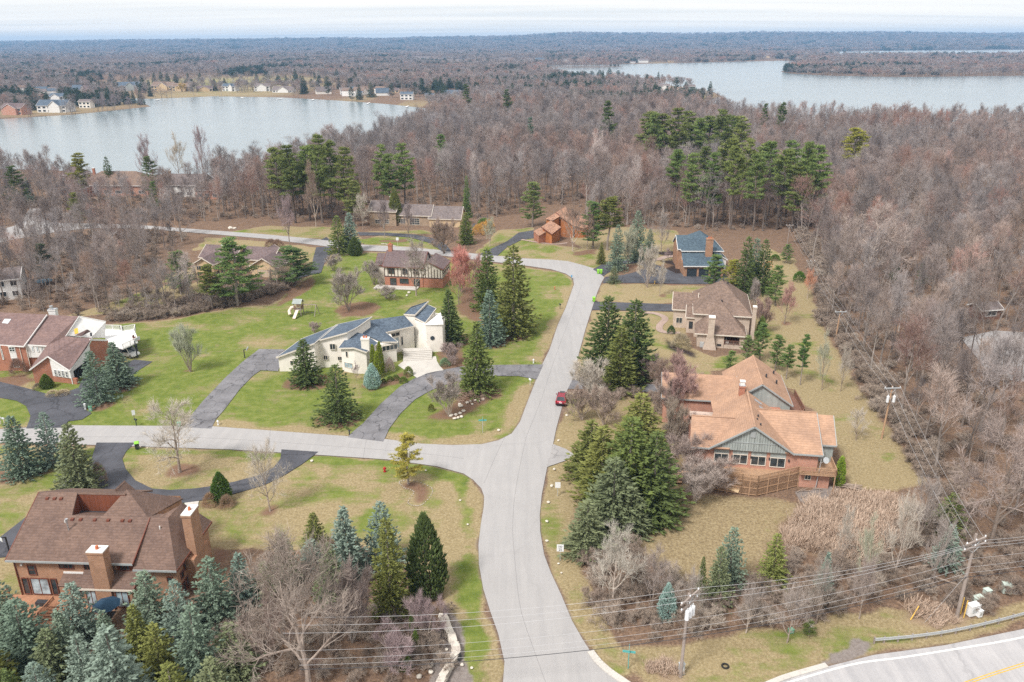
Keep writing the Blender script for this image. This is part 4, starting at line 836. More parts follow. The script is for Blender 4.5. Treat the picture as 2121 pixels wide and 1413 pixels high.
    def window(s, w, s0, s1, z0, z1, nx=1, ny=1, frame='white_trim', gl=None, fw=0.09, name='window'):
        if s1 < s0: s0, s1 = s1, s0
        if z1 < z0: z0, z1 = z1, z0
        W, H_ = s1 - s0, z1 - z0; mb = MB()
        for x0, x1, y0, y1 in ((0, W, 0, fw), (0, W, H_ - fw, H_), (0, fw, fw, H_ - fw), (W - fw, W, fw, H_ - fw)): mb.box(x0, x1, -0.10, 0.02, y0, y1)
        for i in range(1, nx): mb.box(W * i / nx - .035, W * i / nx + .035, -0.075, 0.0, fw, H_ - fw)
        for i in range(1, ny): mb.box(fw, W - fw, -0.072, 0.0, H_ * i / ny - .03, H_ * i / ny + .03)
        o = mb.build(name, G[frame], s.root); o.location = (w[0] + w[2] * s0, w[1] + w[3] * s0, z0); o.rotation_euler = (0, 0, math.atan2(w[3], w[2]))
        MB().box(fw * .8, W - fw * .8, -0.045, -0.012, fw * .8, H_ - fw * .8).build('pane', gl or GLASS, o)
        return o
    def wpx(s, w, x0, y0, x1, y1, nx=1, ny=1, **k):
        a0, b0 = s.on(x0, y0, w); a1, b1 = s.on(x1, y1, w); return s.window(w, a0, a1, b0, b1, nx, ny, **k)
    def chimney(s, u0, u1, v0, v1, z0, z1, mat, cap='white_cap', pot=None, name='chimney'):
        c = s.part(name, MB().box(u0, u1, v0, v1, z0, z1 - .25).box(u0 - .08, u1 + .08, v0 - .08, v1 + .08, z1 - .25, z1), mat)
        MB().box(u0 - .06, u1 + .06, v0 - .06, v1 + .06, z1, z1 + .12).build('cap', G[cap], c)
        if pot:
            for i in range(pot): 
                x = u0 + (u1 - u0) * (i + 1) / (pot + 1); MB().tube([(x, (v0 + v1) / 2, z1 + .1), (x, (v0 + v1) / 2, z1 + .5)], [.2, .16], 8).build('flue', G['clay'], c)
        return c
    def rail(s, pts, z0, mat, h=1.0, parent=None, name='railing', step=0.16, post=1.6):
        mb = MB()
        for a, b_ in zip(pts[:-1], pts[1:]):
            a = Vector((*a, 0)); b_ = Vector((*b_, 0)); L_ = (b_ - a).length
            mb.bar((a.x, a.y, z0 + h), (b_.x, b_.y, z0 + h), 0.12, 0.06); mb.bar((a.x, a.y, z0 + .12), (b_.x, b_.y, z0 + .12), 0.06, 0.06)
            n = max(1, int(L_ / step))
            for i in range(n):
                p = a.lerp(b_, i / n); mb.bar((p.x, p.y, z0 + .1), (p.x, p.y, z0 + h), 0.045)
            n = max(1, int(L_ / post))
            for i in range(n + 1):
                p = a.lerp(b_, i / n); mb.bar((p.x, p.y, z0), (p.x, p.y, z0 + h + .05), 0.11)
        return s.part(name, mb, mat, parent)
def vents(h, pts, plane, mat='brown_trim'):
    """small box vents lying on a roof slope z = a + b*v"""
    for u, v in pts:
        z = plane(u, v); h.part('roof_vent', MB().box(u - .17, u + .17, v - .17, v + .17, z - .1, z + .16), mat)
# ------------------------------------------------------------------ house 1: brown roofed brick house, lower left
z1 = lambda x, y: (x / 4.156, 960 + y / 4.156)
h = House('brick_house', 'large tan brick house with brown roof and two tall brick chimneys behind blue spruces', (19.2, 1160.2), 5.4, (275.5, 1167.4))
h.part('wall', MB().add([(0, .6, -.1), (14.05, .6, -.1), (14.05, 13, -.1), (0, 13, -.1), (0, .6, 5.35), (14.05, .6, 5.35), (14.05, 13, 6.1), (0, 13, 6.1), (0, 7.7, 9.3), (14.05, 4.9, 7.8)], [(0, 1, 5, 4), (1, 2, 6, 9, 5), (2, 3, 7, 6), (0, 4, 8, 7, 3), (3, 2, 1, 0)]), 'tan_brick')
h.walls([(14.07, .5), (18.85, .5), (18.85, 9.2), (14.07, 9.2)], 4.72, 'tan_brick')
zf = lambda u, v: 5.4 + .535 * (v + .1)
A = [(-.45, -.1), (14.3, -.1), (14.3, 5.05), (4.9, 5.05), (4.3, 7.7), (-.45, 7.7)]
A3 = [(u, v, zf(u, v)) for u, v in A]
rf = h.roof([A3], 'brown_shingles', t=0.2, trim={'grey_trim': [(A3[0], A3[1])], 'brown_trim': [(A3[1], A3[2]), (A3[0], A3[5])]})
h.roof([[(-.45, 7.72, 9.57), (10.2, 7.72, 9.57), (10.2, 13.6, 6.5), (-.45, 13.6, 6.5)]], 'brown_shingles')
h.roof([[(4.9, 5.07, 8.15), (16.4, 5.07, 8.1), (16.4, 7.4, 7.1), (4.9, 7.4, 7.1)]], 'brown_shingles')
h.panel([(4.35, 7.68, 6.6), (10.2, 7.68, 6.6), (10.2, 7.68, 9.36), (4.35, 7.68, 9.36)], 'red_boards')
h.panel([(4.35, 5.1, 6.9), (4.35, 7.66, 6.9), (4.35, 7.66, 9.3), (4.35, 5.1, 7.95)], 'red_boards')
h.part('flat_roof', MB().box(4.4, 10, 5.2, 7.6, 6.6, 7.13), 'dark_metal')
h.roof([[(8.5, 5.3, 8.05), (13.9, 5.3, 7.9), (10.0, 8.5, 9.7)], [(13.9, 5.3, 7.9), (14.4, 12.8, 5.9), (10.0, 8.5, 9.7)], [(10.0, 8.5, 9.7), (14.4, 12.8, 5.9), (9.9, 12.4, 6.9)], [(8.5, 5.3, 8.05), (10.0, 8.5, 9.7), (9.9, 12.4, 6.9), (8.2, 12.4, 6.8)]], 'brown_shingles')
h.roof([[(6.2, 10.8, 6.9), (7.2, 10.8, 8.4), (7.2, 12.8, 8.3), (6.2, 12.8, 6.8)], [(7.2, 10.8, 8.4), (8.6, 10.8, 6.9), (8.6, 12.8, 6.8), (7.2, 12.8, 8.3)]], 'brown_shingles')
e = [(14.3, -.25, 4.75), (19.3, -.25, 4.75), (19.3, 9.6, 4.75), (14.3, 9.6, 4.75)]
h.roof([[e[0], e[1], (16.4, 5.05, 8.1), (14.3, 5.05, 8.1)], [e[1], e[2], (16.6, 8.4, 8.1), (16.4, 5.05, 8.1)], [e[2], e[3], (16.6, 8.4, 8.1)], [(16.4, 5.07, 8.1), (16.6, 8.4, 8.1), e[3], (14.3, 5.07, 7.9)]], 'brown_shingles', t=0.2, trim={'grey_trim': [(e[0], e[1])], 'brown_trim': [(e[1], e[2])]})
h.part('bay_wall', MB().box(8.6, 14.1, -1.0, .55, -.1, 2.9), 'tan_brick')
h.roof([[(8.2, -1.25, 2.75), (14.5, -1.25, 2.75), (14.7, .65, 4.05), (8.1, .65, 4.05)]], 'brown_shingles', name='bay_roof', trim={'cream_trim': [((8.2, -1.25, 2.75), (14.5, -1.25, 2.75))], 'brown_trim': [((14.5, -1.25, 2.75), (14.7, .65, 4.05))]})
h.roof([[(5.6, -.9, 2.75), (8.3, -.9, 2.75), (8.3, .6, 3.45), (5.6, .6, 3.45)]], 'brown_shingles', name='canopy', trim={'white_trim': [((5.6, .55, 3.6), (8.3, .55, 3.6))]})
h.chimney(10.1, 11.9, -1.25, -.05, -.1, 7.6, 'tan_brick', pot=1)
h.chimney(18.9, 19.95, 3.5, 5.6, -.1, 9.5, 'tan_brick', pot=1)
h.part('chimney_shoulder', MB().box(18.87, 20.0, 2.6, 6.4, -.1, 4.2), 'tan_brick')
fr = (0, .6, 1, 0)
for q, nx, ny in [((230, 870, 325, 960), 1, 2), ((500, 850, 640, 908), 3, 1), ((715, 855, 795, 935), 2, 1), ((1025, 862, 1125, 925), 3, 1)]:
    h.wpx(fr, *z1(*q[:2]), *z1(*q[2:]), nx, ny, frame='brown_trim')
h.panel([(12.0, .56, 4.0), (14.0, .56, 4.0), (14.0, .56, 5.3), (12.0, .56, 5.3)], 'red_boards')
for s0, s1, nx in ((.35, 1.15, 1), (1.35, 3.55, 2), (3.75, 4.5, 1)): h.window(fr, s0, s1, .35, 2.6, nx, 1, frame='brown_trim', gl=GLASSB if nx == 2 else None)
h.window(fr, 6.0, 8.1, .7, 2.5, 2, 1, frame='brown_trim')
by = (0, -1.0, 1, 0)
h.window(by, 8.8, 10.0, .2, 2.4, 2, 1, frame='brown_trim', gl=GLASSB); h.window(by, 12.2, 13.7, .2, 2.4, 2, 1, frame='brown_trim', gl=GLASSB)
rw = (18.85, 0, 0, 1)
for s0, z in ((1.2, 2.4), (2.1, 2.9), (3.0, 3.4)): h.window(rw, s0, s0 + .7, z, z + 1.0, 1, 1, frame='brown_trim')
for s0 in (1.2, 2.1): h.window(rw, s0, s0 + .7, .5, 2.0, 1, 1, frame='brown_trim')
h.window((0, .5, 1, 0), 14.9, 15.7, 2.6, 3.4, 1, 1, frame='brown_trim'); h.window((0, .5, 1, 0), 17.6, 18.3, 2.6, 3.4, 1, 1, frame='brown_trim')
vents(h, [(x, 4.55) for x in (5.2, 6.2, 7.9, 9.5, 11.2, 12.1)] + [(1.0, 6.9), (1.9, 6.9), (2.7, 6.9)], zf)
h.part('flue_pipe', MB().tube([(5.3, 3.4, 7.1), (5.3, 3.4, 8.5)], .09, 8).tube([(5.3, 3.4, 8.5), (5.3, 3.4, 8.75)], .17, 8), 'metal'); h.part('vent_pipe', MB().tube([(4.5, 4.2, 7.5), (4.5, 4.2, 8.0)], .07, 8), 'white_trim'); h.part('vent_pipe', MB().tube([(15.9, 3.9, 7.2), (15.9, 3.9, 7.75)], .07, 8), 'white_trim')
for u_ in (.02, 14.0): h.part('downspout', MB().bar((u_, .5, 0), (u_, .5, 5.2), .1), 'brown_trim')
for u_ in (.9, 15.2, 18.2): h.part('lamp', MB().box(u_ - .1, u_ + .1, .36, .49 if u_ > 14 else .59, 4.35, 4.55), 'white_trim')
dk = h.part('deck', MB().box(-1.5, 9.5, -6.5, .55, .02, .22), 'red_deck')
st = MB()
for k_ in range(5): st.box(4.9, 7.0, -2.2 - .35 * k_, -1.85 - .35 * k_, .9 - .15 * k_, .98 - .15 * k_)
h.part('steps', st.box(4.7, 7.2, -1.85, -.9, .22, .98), 'red_deck', dk); h.rail([(4.7, -.9), (4.7, -3.7)], .3, 'red_deck', 1.0, dk); h.rail([(7.2, -.9), (7.2, -3.6)], .3, 'red_deck', 1.0, dk)
h.rail([(-1.5, .5), (-1.5, -6.4)], .2, 'red_deck', 1.0, dk)
h.part('bench', MB().box(2.8, 4.2, -1.4, -.8, .22, .75), 'dark_metal', dk)
H1 = h
# ------------------------------------------------------------------ house 2: orange roofed house, right
z2 = lambda x, y: (1400 + x / 4.417, 720 + y / 4.417)
h = House('ranch_house', 'wide pink brick house with orange shingle roofs and a grey boarded gable', (1469, 927), 5.5, (1642, 939))
OR = 'orange_shingles'
h.walls([(-2.2, .5), (17.0, .5), (17.0, 12), (-2.2, 12)], 2.6, 'pink_brick')
h.walls([(-2.2, .5), (15.1, .5), (15.1, 12), (-2.2, 12)], 5.42, 'pink_brick', 2.62)
def gabtri(v0, v1, u0, ur, u1, ze, zr): return [[(u0, v0, ze), (ur, v0, zr), (ur, v1, zr), (u0, v1, ze)], [(ur, v0, zr), (u1, v0, ze), (u1, v1, ze), (ur, v1, zr)]]
a = gabtri(-.3, 12.5, -.15, 5.9, 11.7, 5.5, 9.4)
a[0] = [(-.15, -.3, 5.5), (5.9, -.3, 9.4), (6.3, 16.0, 9.4), (1.2, 16.0, 6.1), (1.2, 9.8, 6.35), (-.15, 5, 5.5)]
h.roof(a, OR, trim={'grey_trim': [(a[0][0], a[0][1]), (a[1][0], a[1][1])]})
h.part('ridge_cap', MB().bar((5.9, -.35, 9.43), (6.25, 14.0, 9.43), .28, .07), OR)
h.roof([[(-2.7, -.15, 5.5), (2.8, -.15, 5.5), (4.6, 4.9, 8.05), (-2.4, 4.9, 8.05)], [(-2.4, 4.9, 8.05), (4.6, 4.9, 8.05), (1.5, 10, 5.5), (-2.4, 10, 5.5)]], OR, trim={'grey_trim': [((-2.7, -.15, 5.5), (0, -.15, 5.5))]})
h.part('ridge_cap', MB().bar((-2.4, 4.9, 8.08), (4.6, 4.9, 8.08), .28, .07), OR)
h.roof([[(10.5, -.05, 5.48), (15.6, -.05, 5.48), (15.8, 7.75, 8.45), (7.0, 7.75, 8.45)], [(7, 7.75, 8.45), (15.8, 7.75, 8.45), (15.8, 12.4, 5.5), (11, 12.4, 5.5)]], OR, trim={'grey_trim': [((11.7, -.05, 5.48), (15.6, -.05, 5.48)), ((15.6, -.05, 5.48), (15.8, 7.75, 8.45))]})
h.part('ridge_cap', MB().bar((7.0, 7.75, 8.48), (15.8, 7.75, 8.48), .28, .07), OR)
h.roof([[(15.7, 3.0, 5.6), (18.0, 3.0, 5.6), (18.1, 7.4, 8.3), (15.85, 7.4, 8.3)], [(15.85, 7.4, 8.3), (18.1, 7.4, 8.3), (18, 11.5, 5.6), (15.7, 11.5, 5.6)]], OR, trim={'grey_trim': [((15.7, 3.0, 5.6), (18.0, 3.0, 5.6)), ((18, 3, 5.6), (18.1, 7.4, 8.3))]})
h.walls([(15.12, 3.4), (17.7, 3.4), (17.7, 11), (15.12, 11)], 5.55, 'grey_boards', 2.62)
a = gabtri(14.9, 27.4, 4.0, 8.9, 13.9, 6.0, 9.4)
h.roof(a, OR, trim={'grey_trim': [(a[0][0], a[0][1]), (a[1][0], a[1][1]), (a[1][1], a[1][2])]}); h.part('ridge_cap', MB().bar((8.9, 14.9, 9.43), (8.9, 27.4, 9.43), .28, .07), OR)
h.part('wall', MB().add([(4.4, 15.3, 0), (13.5, 15.3, 0), (13.5, 27, 0), (4.4, 27, 0), (4.4, 15.3, 5.95), (13.5, 15.3, 5.95), (13.5, 27, 5.95), (4.4, 27, 5.95), (8.9, 15.3, 9.15), (8.9, 27, 9.15)], [(0, 1, 5, 8, 4), (1, 2, 6, 5), (2, 3, 7, 9, 6), (3, 0, 4, 7)]), 'grey_boards')
h.walls([(1.6, 12.0), (12.0, 12.0), (12.0, 15.28), (1.6, 15.28)], 5.45, 'pink_brick')
h.gable_u(-6.0, 5.5, 18.5, 26.5, 4.6, 7.4, .4, OR, 'pink_brick', 'grey_trim')
bd = MB(); bt = MB()   # upright boards of the front gable
n_ = 30
for i in range(n_):
    u0 = .25 + (11.3 - .25) * i / n_; u1 = .25 + (11.3 - .25) * (i + 1) / n_ - .035; f = lambda u: 5.52 + max(0.05, (3.62 * (1 - abs(u - 5.85) / 5.75))) - .08
    bd.add([(u0, .1, 5.3), (u1, .1, 5.3), (u1, .1, f(u1)), (u0, .1, f(u0)), (u0, .45, 5.3), (u1, .45, 5.3), (u1, .45, f(u1)), (u0, .45, f(u0))], [(0, 1, 2, 3), (4, 7, 6, 5), (0, 3, 7, 4), (1, 5, 6, 2), (3, 2, 6, 7), (0, 4, 5, 1)])
o = h.part('gable_board', bd, 'grey_boards'); o['kind'] = 'stuff'
h.part('gable_backing', MB().add([(.3, .2, 5.3), (11.2, .2, 5.3), (5.85, .2, 8.9), (.3, .48, 5.3), (11.2, .48, 5.3), (5.85, .48, 8.9)], [(0, 1, 2), (5, 4, 3), (0, 2, 5, 3), (1, 4, 5, 2), (0, 3, 4, 1)]), 'timber')
h.part('gable_vent', MB().box(5.5, 6.2, .0, .1, 7.5, 8.4), 'grey_trim'); h.part('gable_ledge', MB().box(1.6, 10.1, .04, .12, 6.55, 6.65), 'grey_trim')
fr = (0, .5, 1, 0)
for q in [(350, 960, 477, 1055), (520, 970, 650, 1068), (688, 986, 817, 1082), (862, 1002, 994, 1100)]:
    a0, b0 = h.on(*z2(*q[:2]), fr); a1, b1 = h.on(*z2(*q[2:]), fr)
    h.window(fr, a0, a1, b1, b0, 2, 1, frame='cream_trim', fw=.1); h.panel([(a0, .46, b0 + .03), (a1, .46, b0 + .03), (a1, .46, 5.3), (a0, .46, 5.3)], 'grey_boards', 'window_panel')
    h.part('lamp', MB().box(a1 + .35, a1 + .52, .3, .48, b0 - .5, b0 - .15), 'dark_metal')
h.window((0, 2.6, 1, 0), 13.0, 15.0, 3.9, 4.7, 4, 2, frame='white_trim', gl=GLASSB)
h.window((0, .5, 1, 0), 13.6, 14.5, 1.2, 2.2, 2, 1, frame='cream_trim')
h.chimney(5.0, 5.8, 11.5, 12.3, 7.8, 10.3, 'red_brick', cap='metal'); h.part('flue_hood', MB().box(5.1, 5.7, 11.6, 12.2, 10.42, 11.0).box(5.0, 5.8, 11.5, 12.3, 11.0, 11.1), 'white_trim')
for u, v in ((7.3, 10.9), (7.8, 9.2)): h.part('skylight', MB().slab([(u, v - .35, 9.52 - (u - 5.9) * .67), (u + 1.1, v - .35, 9.52 - (u - 4.8) * .67), (u + 1.1, v + .35, 9.52 - (u - 4.8) * .67), (u, v + .35, 9.52 - (u - 5.9) * .67)], .15), 'metal')
for u, v in ((6.7, 3.2), (7.0, 1.8), (7.0, 4.6)): h.part('roof_vent', MB().box(u - .1, u + .1, v - .1, v + .1, 8.2, 9.3 - (u - 5.9) * .3), 'dark_metal')
for u, v, z in ((10.2, 20.0, 9.1), (12.0, 20.5, 7.9), (12.2, 25, 7.7)): h.part('roof_vent', MB().box(u - .12, u + .12, v - .12, v + .12, z - .7, z), 'dark_metal')
dk = h.part('deck', MB().prism([(-2.2, .5), (-2.2, -1.6), (.8, -2.2), (4.6, -2.8), (6.7, -3.0), (12.7, .3), (12.7, .48)], 2.2, 2.42), 'deck_boards')
h.rail([(-2.2, -1.6), (.8, -2.2), (4.6, -2.8)], 2.42, 'deck_boards', 1.0, dk)
for a_, b_ in (((4.6, -2.9), (6.7, -3.1)), ((6.7, -3.1), (12.8, .45)), ((.8, -2.3), (4.6, -2.9))):
    A_, B_ = Vector((*a_, 0)), Vector((*b_, 0)); L_ = (B_ - A_).length; zt = 3.25; mb = MB(); lt = MB()
    n = max(2, int(L_ / 1.5)); 
    for i in range(n + 1): p = A_.lerp(B_, i / n); mb.bar((p.x, p.y, -.1), (p.x, p.y, zt), .12)
    for z_ in (.15, 1.2, 2.35, zt): mb.bar((A_.x, A_.y, z_), (B_.x, B_.y, z_), .09, .12)
    h.part('fence_frame', mb, 'deck_boards', dk)
    nl = int(L_ / .22)
    for i in range(-14, nl):
        for sg in (1, -1):
            s0 = i * .22 if sg > 0 else i * .22 + 3.2; s1 = s0 + 3.2 * sg; zA, zB = .15, zt - .1
            def cl(s): return min(max(s, 0), L_)
            t0, t1 = cl(s0), cl(s1)
            if abs(t1 - t0) < .1: continue
            zz0 = zA + (zB - zA) * abs(t0 - s0) / 3.2; zz1 = zA + (zB - zA) * abs(t1 - s0) / 3.2
            p, q = A_.lerp(B_, t0 / L_), A_.lerp(B_, t1 / L_); lt.bar((p.x, p.y + .02 * sg, zz0), (q.x, q.y + .02 * sg, zz1), .045, .03)
    o = h.part('lattice', lt, 'deck_boards', dk); o['kind'] = 'stuff'
h.part('privacy_board', MB().slab([(2.0, -2.4, .7), (4.2, -3.0, .2), (4.6, -2.6, 1.6), (2.5, -2.1, 2.3)], .1), 'tan_board', dk)
h.part('steps', MB().box(-3.6, -2.2, -1.6, -.4, 1.5, 1.65).box(-4.1, -3.0, -1.6, -.4, .9, 1.05).box(-4.6, -3.5, -1.6, -.4, .3, .45), 'deck_boards', dk); h.rail([(-2.2, -1.6), (-4.5, -1.7)], 1.0, 'deck_boards', 1.0, dk)
bl = h.part('balcony', MB().box(12.75, 17.6, .52 - .9, .49, 2.4, 2.58).box(15.12, 17.6, .5, 3.3, 2.63, 2.75), 'deck_boards')
h.rail([(12.75, -.35), (17.6, -.35), (17.6, 3.3)], 2.58, 'deck_boards', 1.0, bl)
h.part('post', MB().bar((17.5, -.3, 0), (17.5, -.3, 2.5), .15), 'deck_boards', bl); h.part('post', MB().bar((17.5, 3.2, 0), (17.5, 3.2, 2.5), .15), 'deck_boards', bl)
dk = h.part('rear_deck', MB().prism([(13.55, 16), (15.6, 16.5), (16.6, 19), (16.2, 26), (13.55, 27)], 2.7, 2.9), 'brown_deck'); h.rail([(13.6, 15.8), (15.6, 16.4), (16.6, 19), (16.2, 26), (13.6, 27)], 2.9, 'brown_deck', 1.1, dk)
sd_ = h.part('satellite_dish', MB().tube([(15.3, .25, 4.0), (15.9, -.3, 4.9)], .04, 6), 'galvanised')
cn = MB(); cn.tube([(15.9, -.3, 4.9), (15.95, -.42, 4.97)], [.1, .46], 14); h.part('dish', cn, 'galvanised', sd_)
H2 = h
# ------------------------------------------------------------------ house 3: cream stucco house with slate roofs
z3 = lambda x, y: (560 + x / 5.3025, 610 + y / 5.3025)
h = House('stucco_house', 'cream stucco house with angular slate blue roofs at the curved driveway', z3(100, 848), 0, rot=0)
def P3(x, y, z): return h.p(*z3(x, y), z)
SLR = 'slate_shingles'
def inset(poly, d, dz):
    c = np.mean([p[:2] for p in poly], axis=0); out = []
    for p in poly:
        v = np.array(p[:2]) - c; l = np.linalg.norm(v); q = c + v * max(0.2, (l - d) / l); out.append((q[0], q[1], p[2] - dz))
    return out
def rblock(poly, mat='ivory_stucco', d=.45, dz=.28, rm=SLR, z0=-.1, trim='cream_trim', edges=None):
    h.part('wall', MB().skirt(inset(poly, d, dz), z0), mat)
    n = len(poly); ed = [(poly[i], poly[(i + 1) % n]) for i in (edges if edges is not None else range(n))]
    return h.roof([poly], rm, t=.22, trim={trim: ed} if trim else None)
fr_ = math.radians(-12.5)
def L3(u, v, z): return (u * math.cos(fr_) - v * math.sin(fr_), u * math.sin(fr_) + v * math.cos(fr_), z)
gar = [L3(-.3, -.1, 3.0), L3(7.2, 1.6, 5.9), L3(7.2, 12.4, 5.9), L3(-.2, 10.4, 3.0)]
rblock(gar)
main = [P3(500, 515, 5.6), P3(850, 420, 7.3), P3(888, 376, 7.45), P3(940, 372, 7.55), P3(1075, 240, 8.6), P3(710, 340, 6.2), P3(640, 400, 5.7)]
main = [L3(6.5, 3.4, 5.6), L3(12.7, 4.6, 7.4), L3(13.9, 7.2, 7.75), L3(15.2, 11.4, 8.5), L3(6.6, 13.0, 5.7)]
rblock(main)
low = [L3(12.0, 3.0, 4.95), L3(15.4, 4.1, 5.5), L3(14.9, 9.0, 7.0), L3(11.8, 8.4, 6.45)]
blk = [P3(775, 585, 5.0), P3(985, 540, 5.6), P3(1075, 605, 4.75), P3(1120, 575, 4.8), P3(1085, 480, 6.2), P3(890, 405, 6.7)]
blkw = [(p[0], p[1]) for p in (P3(805, 590, 4.8), P3(985, 560, 5.3), P3(1075, 622, 4.5), P3(1115, 585, 4.6))]
b0 = P3(800, 800, 0); b1 = P3(905, 925, 0); b2 = P3(1050, 930, 0); b3 = P3(1110, 870, 0)
bx = [L3(11.9, 2.9, 0), L3(15.0, 2.2, 0), L3(17.2, 2.6, 0), L3(17.6, 6.5, 0), L3(12.3, 7.5, 0)]
h.part('wall', MB().add([(*p[:2], -.1) for p in bx] + [(*p[:2], z) for p, z in zip(bx, (4.6, 5.15, 4.35, 4.9, 6.2))], [(4, 3, 2, 1, 0), (5, 6, 7, 8, 9)] + [(i, (i + 1) % 5, (i + 1) % 5 + 5, i + 5) for i in range(5)]), 'ivory_stucco')
br_ = [L3(11.5, 2.5, 4.85), L3(15.1, 1.8, 5.5), L3(17.5, 2.2, 4.6), L3(18.1, 6.6, 4.9), L3(15.2, 7.2, 6.3), L3(12.2, 7.6, 6.6)]
h.roof([[br_[0], br_[1], br_[4], br_[5]], [br_[1], br_[2], br_[3], br_[4]]], SLR, t=.22, trim={'cream_trim': [(br_[0], br_[1]), (br_[1], br_[2]), (br_[2], br_[3]), (br_[0], br_[5])]})
c_ = L3(16.9, 3.3, 0); h.chimney(c_[0] - .75, c_[0] + .75, c_[1] - .5, c_[1] + .5, 4.2, 7.0, 'ivory_stucco', cap='ivory_stucco', pot=2)
# middle wing, turned, with the entrance
mid = [P3(940, 390, 6.3), P3(1080, 285, 7.1), P3(1475, 230, 7.1), P3(1580, 345, 5.3), P3(1265, 415, 5.2), P3(1400, 520, 4.4), P3(1225, 520, 4.5)]
mw = [P3(1000, 395, 5.8), P3(1100, 310, 6.6), P3(1460, 260, 6.6), P3(1545, 365, 4.9), P3(1300, 430, 4.8), P3(1385, 540, 3.9), P3(1230, 545, 3.9)]
h.roof([[mid[0], mid[1], mid[4], mid[5], mid[6]], [mid[1], mid[2], mid[3], mid[4]]], SLR, t=.2, trim={'cream_trim': [(mid[3], mid[4]), (mid[4], mid[5]), (mid[5], mid[6]), (mid[2], mid[3])]})
fw1 = [h.p(*z3(1110, 545), 4.6)[:2], h.p(*z3(1385, 560), 3.9)[:2]]
ent = [L3(13.4, 8.2, 0), L3(17.9, 7.6, 0), L3(20.6, 9.7, 0), L3(17.9, 13.2, 0), L3(21.6, 17.6, 0), L3(19.5, 18.4, 0), L3(13.9, 13.8, 0)]
h.part('wall', MB().add([(*p[:2], -.1) for p in ent] + [(*p[:2], z) for p, z in zip(ent, (5.5, 4.15, 3.9, 4.75, 4.75, 6.3, 6.2))], [(6, 5, 4, 3, 2, 1, 0), (7, 8, 9, 10, 11, 12, 13)] + [(i, (i + 1) % 7, (i + 1) % 7 + 7, i + 7) for i in range(7)]), 'ivory_stucco')
# tall right wing
top = [P3(1465, 215, 7.0), P3(1590, 222, 7.2), P3(1738, 72, 9.0), P3(1545, 135, 8.3)]
rblock(top, d=.3, edges=[0, 1])
tw_ = [P3(1580, 250, 6.6), P3(1700, 312, 6.1), P3(1822, 152, 7.6), P3(1730, 110, 8.3)]
rblock(tw_, d=.35, edges=[0, 1, 2])
q0, q1, q2 = L3(21.8, 18.0, 0), L3(24.9, 15.8, 0), L3(28.0, 17.0, 0); q3 = L3(27.5, 23.0, 0); q4 = L3(23, 24, 0)
h.part('wall', MB().prism([q[:2] for q in (q0, q1, q2, q3, q4)], -.1, 5.9), 'ivory_stucco')
sk = [L3(24.7, 15.6, 5.95), L3(28.3, 16.8, 5.95), L3(26.6, 20.5, 7.2), L3(24.9, 17.6, 6.6)]
h.panel([sk[0], sk[1], sk[2]], 'white_trim', 'skylight_frame', .15); h.panel([L3(25.2, 16.1, 6.05), L3(27.6, 16.9, 6.05), L3(26.5, 19.4, 6.95)], 'curtain', 'skylight', .2)
# windows
mwall = L3(6.8, 3.62, 0); mdir = np.array(L3(12.5, 4.72, 0)) - np.array(mwall); mdir /= np.linalg.norm(mdir); mwl = (mwall[0], mwall[1], mdir[0], mdir[1])
for q, nx in (((650, 540, 718, 605), 2), ((583, 668, 635, 720), 2), ((738, 680, 792, 725), 2)): h.wpx(mwl, *z3(*q[:2]), *z3(*q[2:]), nx, 1, frame='cream_trim', fw=.07)
b0 = np.array(bx[0]); b1 = np.array(bx[1]); d_ = (b1 - b0) / np.linalg.norm(b1 - b0); wl = (b0[0], b0[1], d_[0], d_[1])
h.window(wl, 1.1, 1.6, 3.1, 4.3, 1, 1, frame='cream_trim', fw=.06); h.window(wl, .6, 2.5, .9, 2.0, 3, 1, frame='cream_trim', fw=.06, gl=GLASSB)
g0 = L3(.2, .35, 0); gd = np.array(L3(7.0, 1.9, 0)) - np.array(g0); gd /= np.linalg.norm(gd); h.window((g0[0], g0[1], gd[0], gd[1]), 1.9, 3.2, 1.3, 2.2, 2, 1, frame='cream_trim', fw=.07)
e0 = np.array(ent[2]); e1 = np.array(ent[3]); ed = (np.array(ent[4]) - e1); ed /= np.linalg.norm(ed); ewl = (e1[0], e1[1], ed[0], ed[1])
h.window(ewl, .5, 2.1, 1.0, 3.3, 2, 1, frame='cream_trim', gl=GLASSB, name='door'); h.window(ewl, .4, 2.4, 3.5, 4.4, 2, 1, frame='cream_trim'); h.window(ewl, 2.5, 3.1, 1.2, 3.2, 1, 1, frame='cream_trim')
f0 = np.array(ent[1]); fd = np.array(ent[2]) - f0; fd /= np.linalg.norm(fd); h.window((f0[0], f0[1], fd[0], fd[1]), .5, 3.7, 2.6, 3.75, 4, 1, frame='cream_trim')
t0 = np.array(q1); td = np.array(q2) - t0; td /= np.linalg.norm(td)
wr = MB(); wr.tube([(0, -.1, 0), (0, -.02, 0)], [.45, .45], 16); cw = t0 + td * 1.2; o = h.part('round_window', wr, 'garage_dark'); o.location = (cw[0], cw[1], 3.0); o.rotation_euler = (0, 0, math.atan2(td[1], td[0]))
stp = MB(); A0 = np.array(L3(21.0, 12.6, 0)); B0 = np.array(L3(26.4, 14.6, 0)); nrm_ = np.array(L3(22.6, 6.9, 0)) - np.array(L3(21.0, 12.6, 0)); nrm_ /= np.linalg.norm(nrm_)
C0 = np.array(L3(20.0, 14.2, 0)); D0 = np.array(L3(25.4, 16.0, 0))
stp.prism([tuple(x[:2]) for x in (A0, B0, D0, C0)], 0, 1.0)
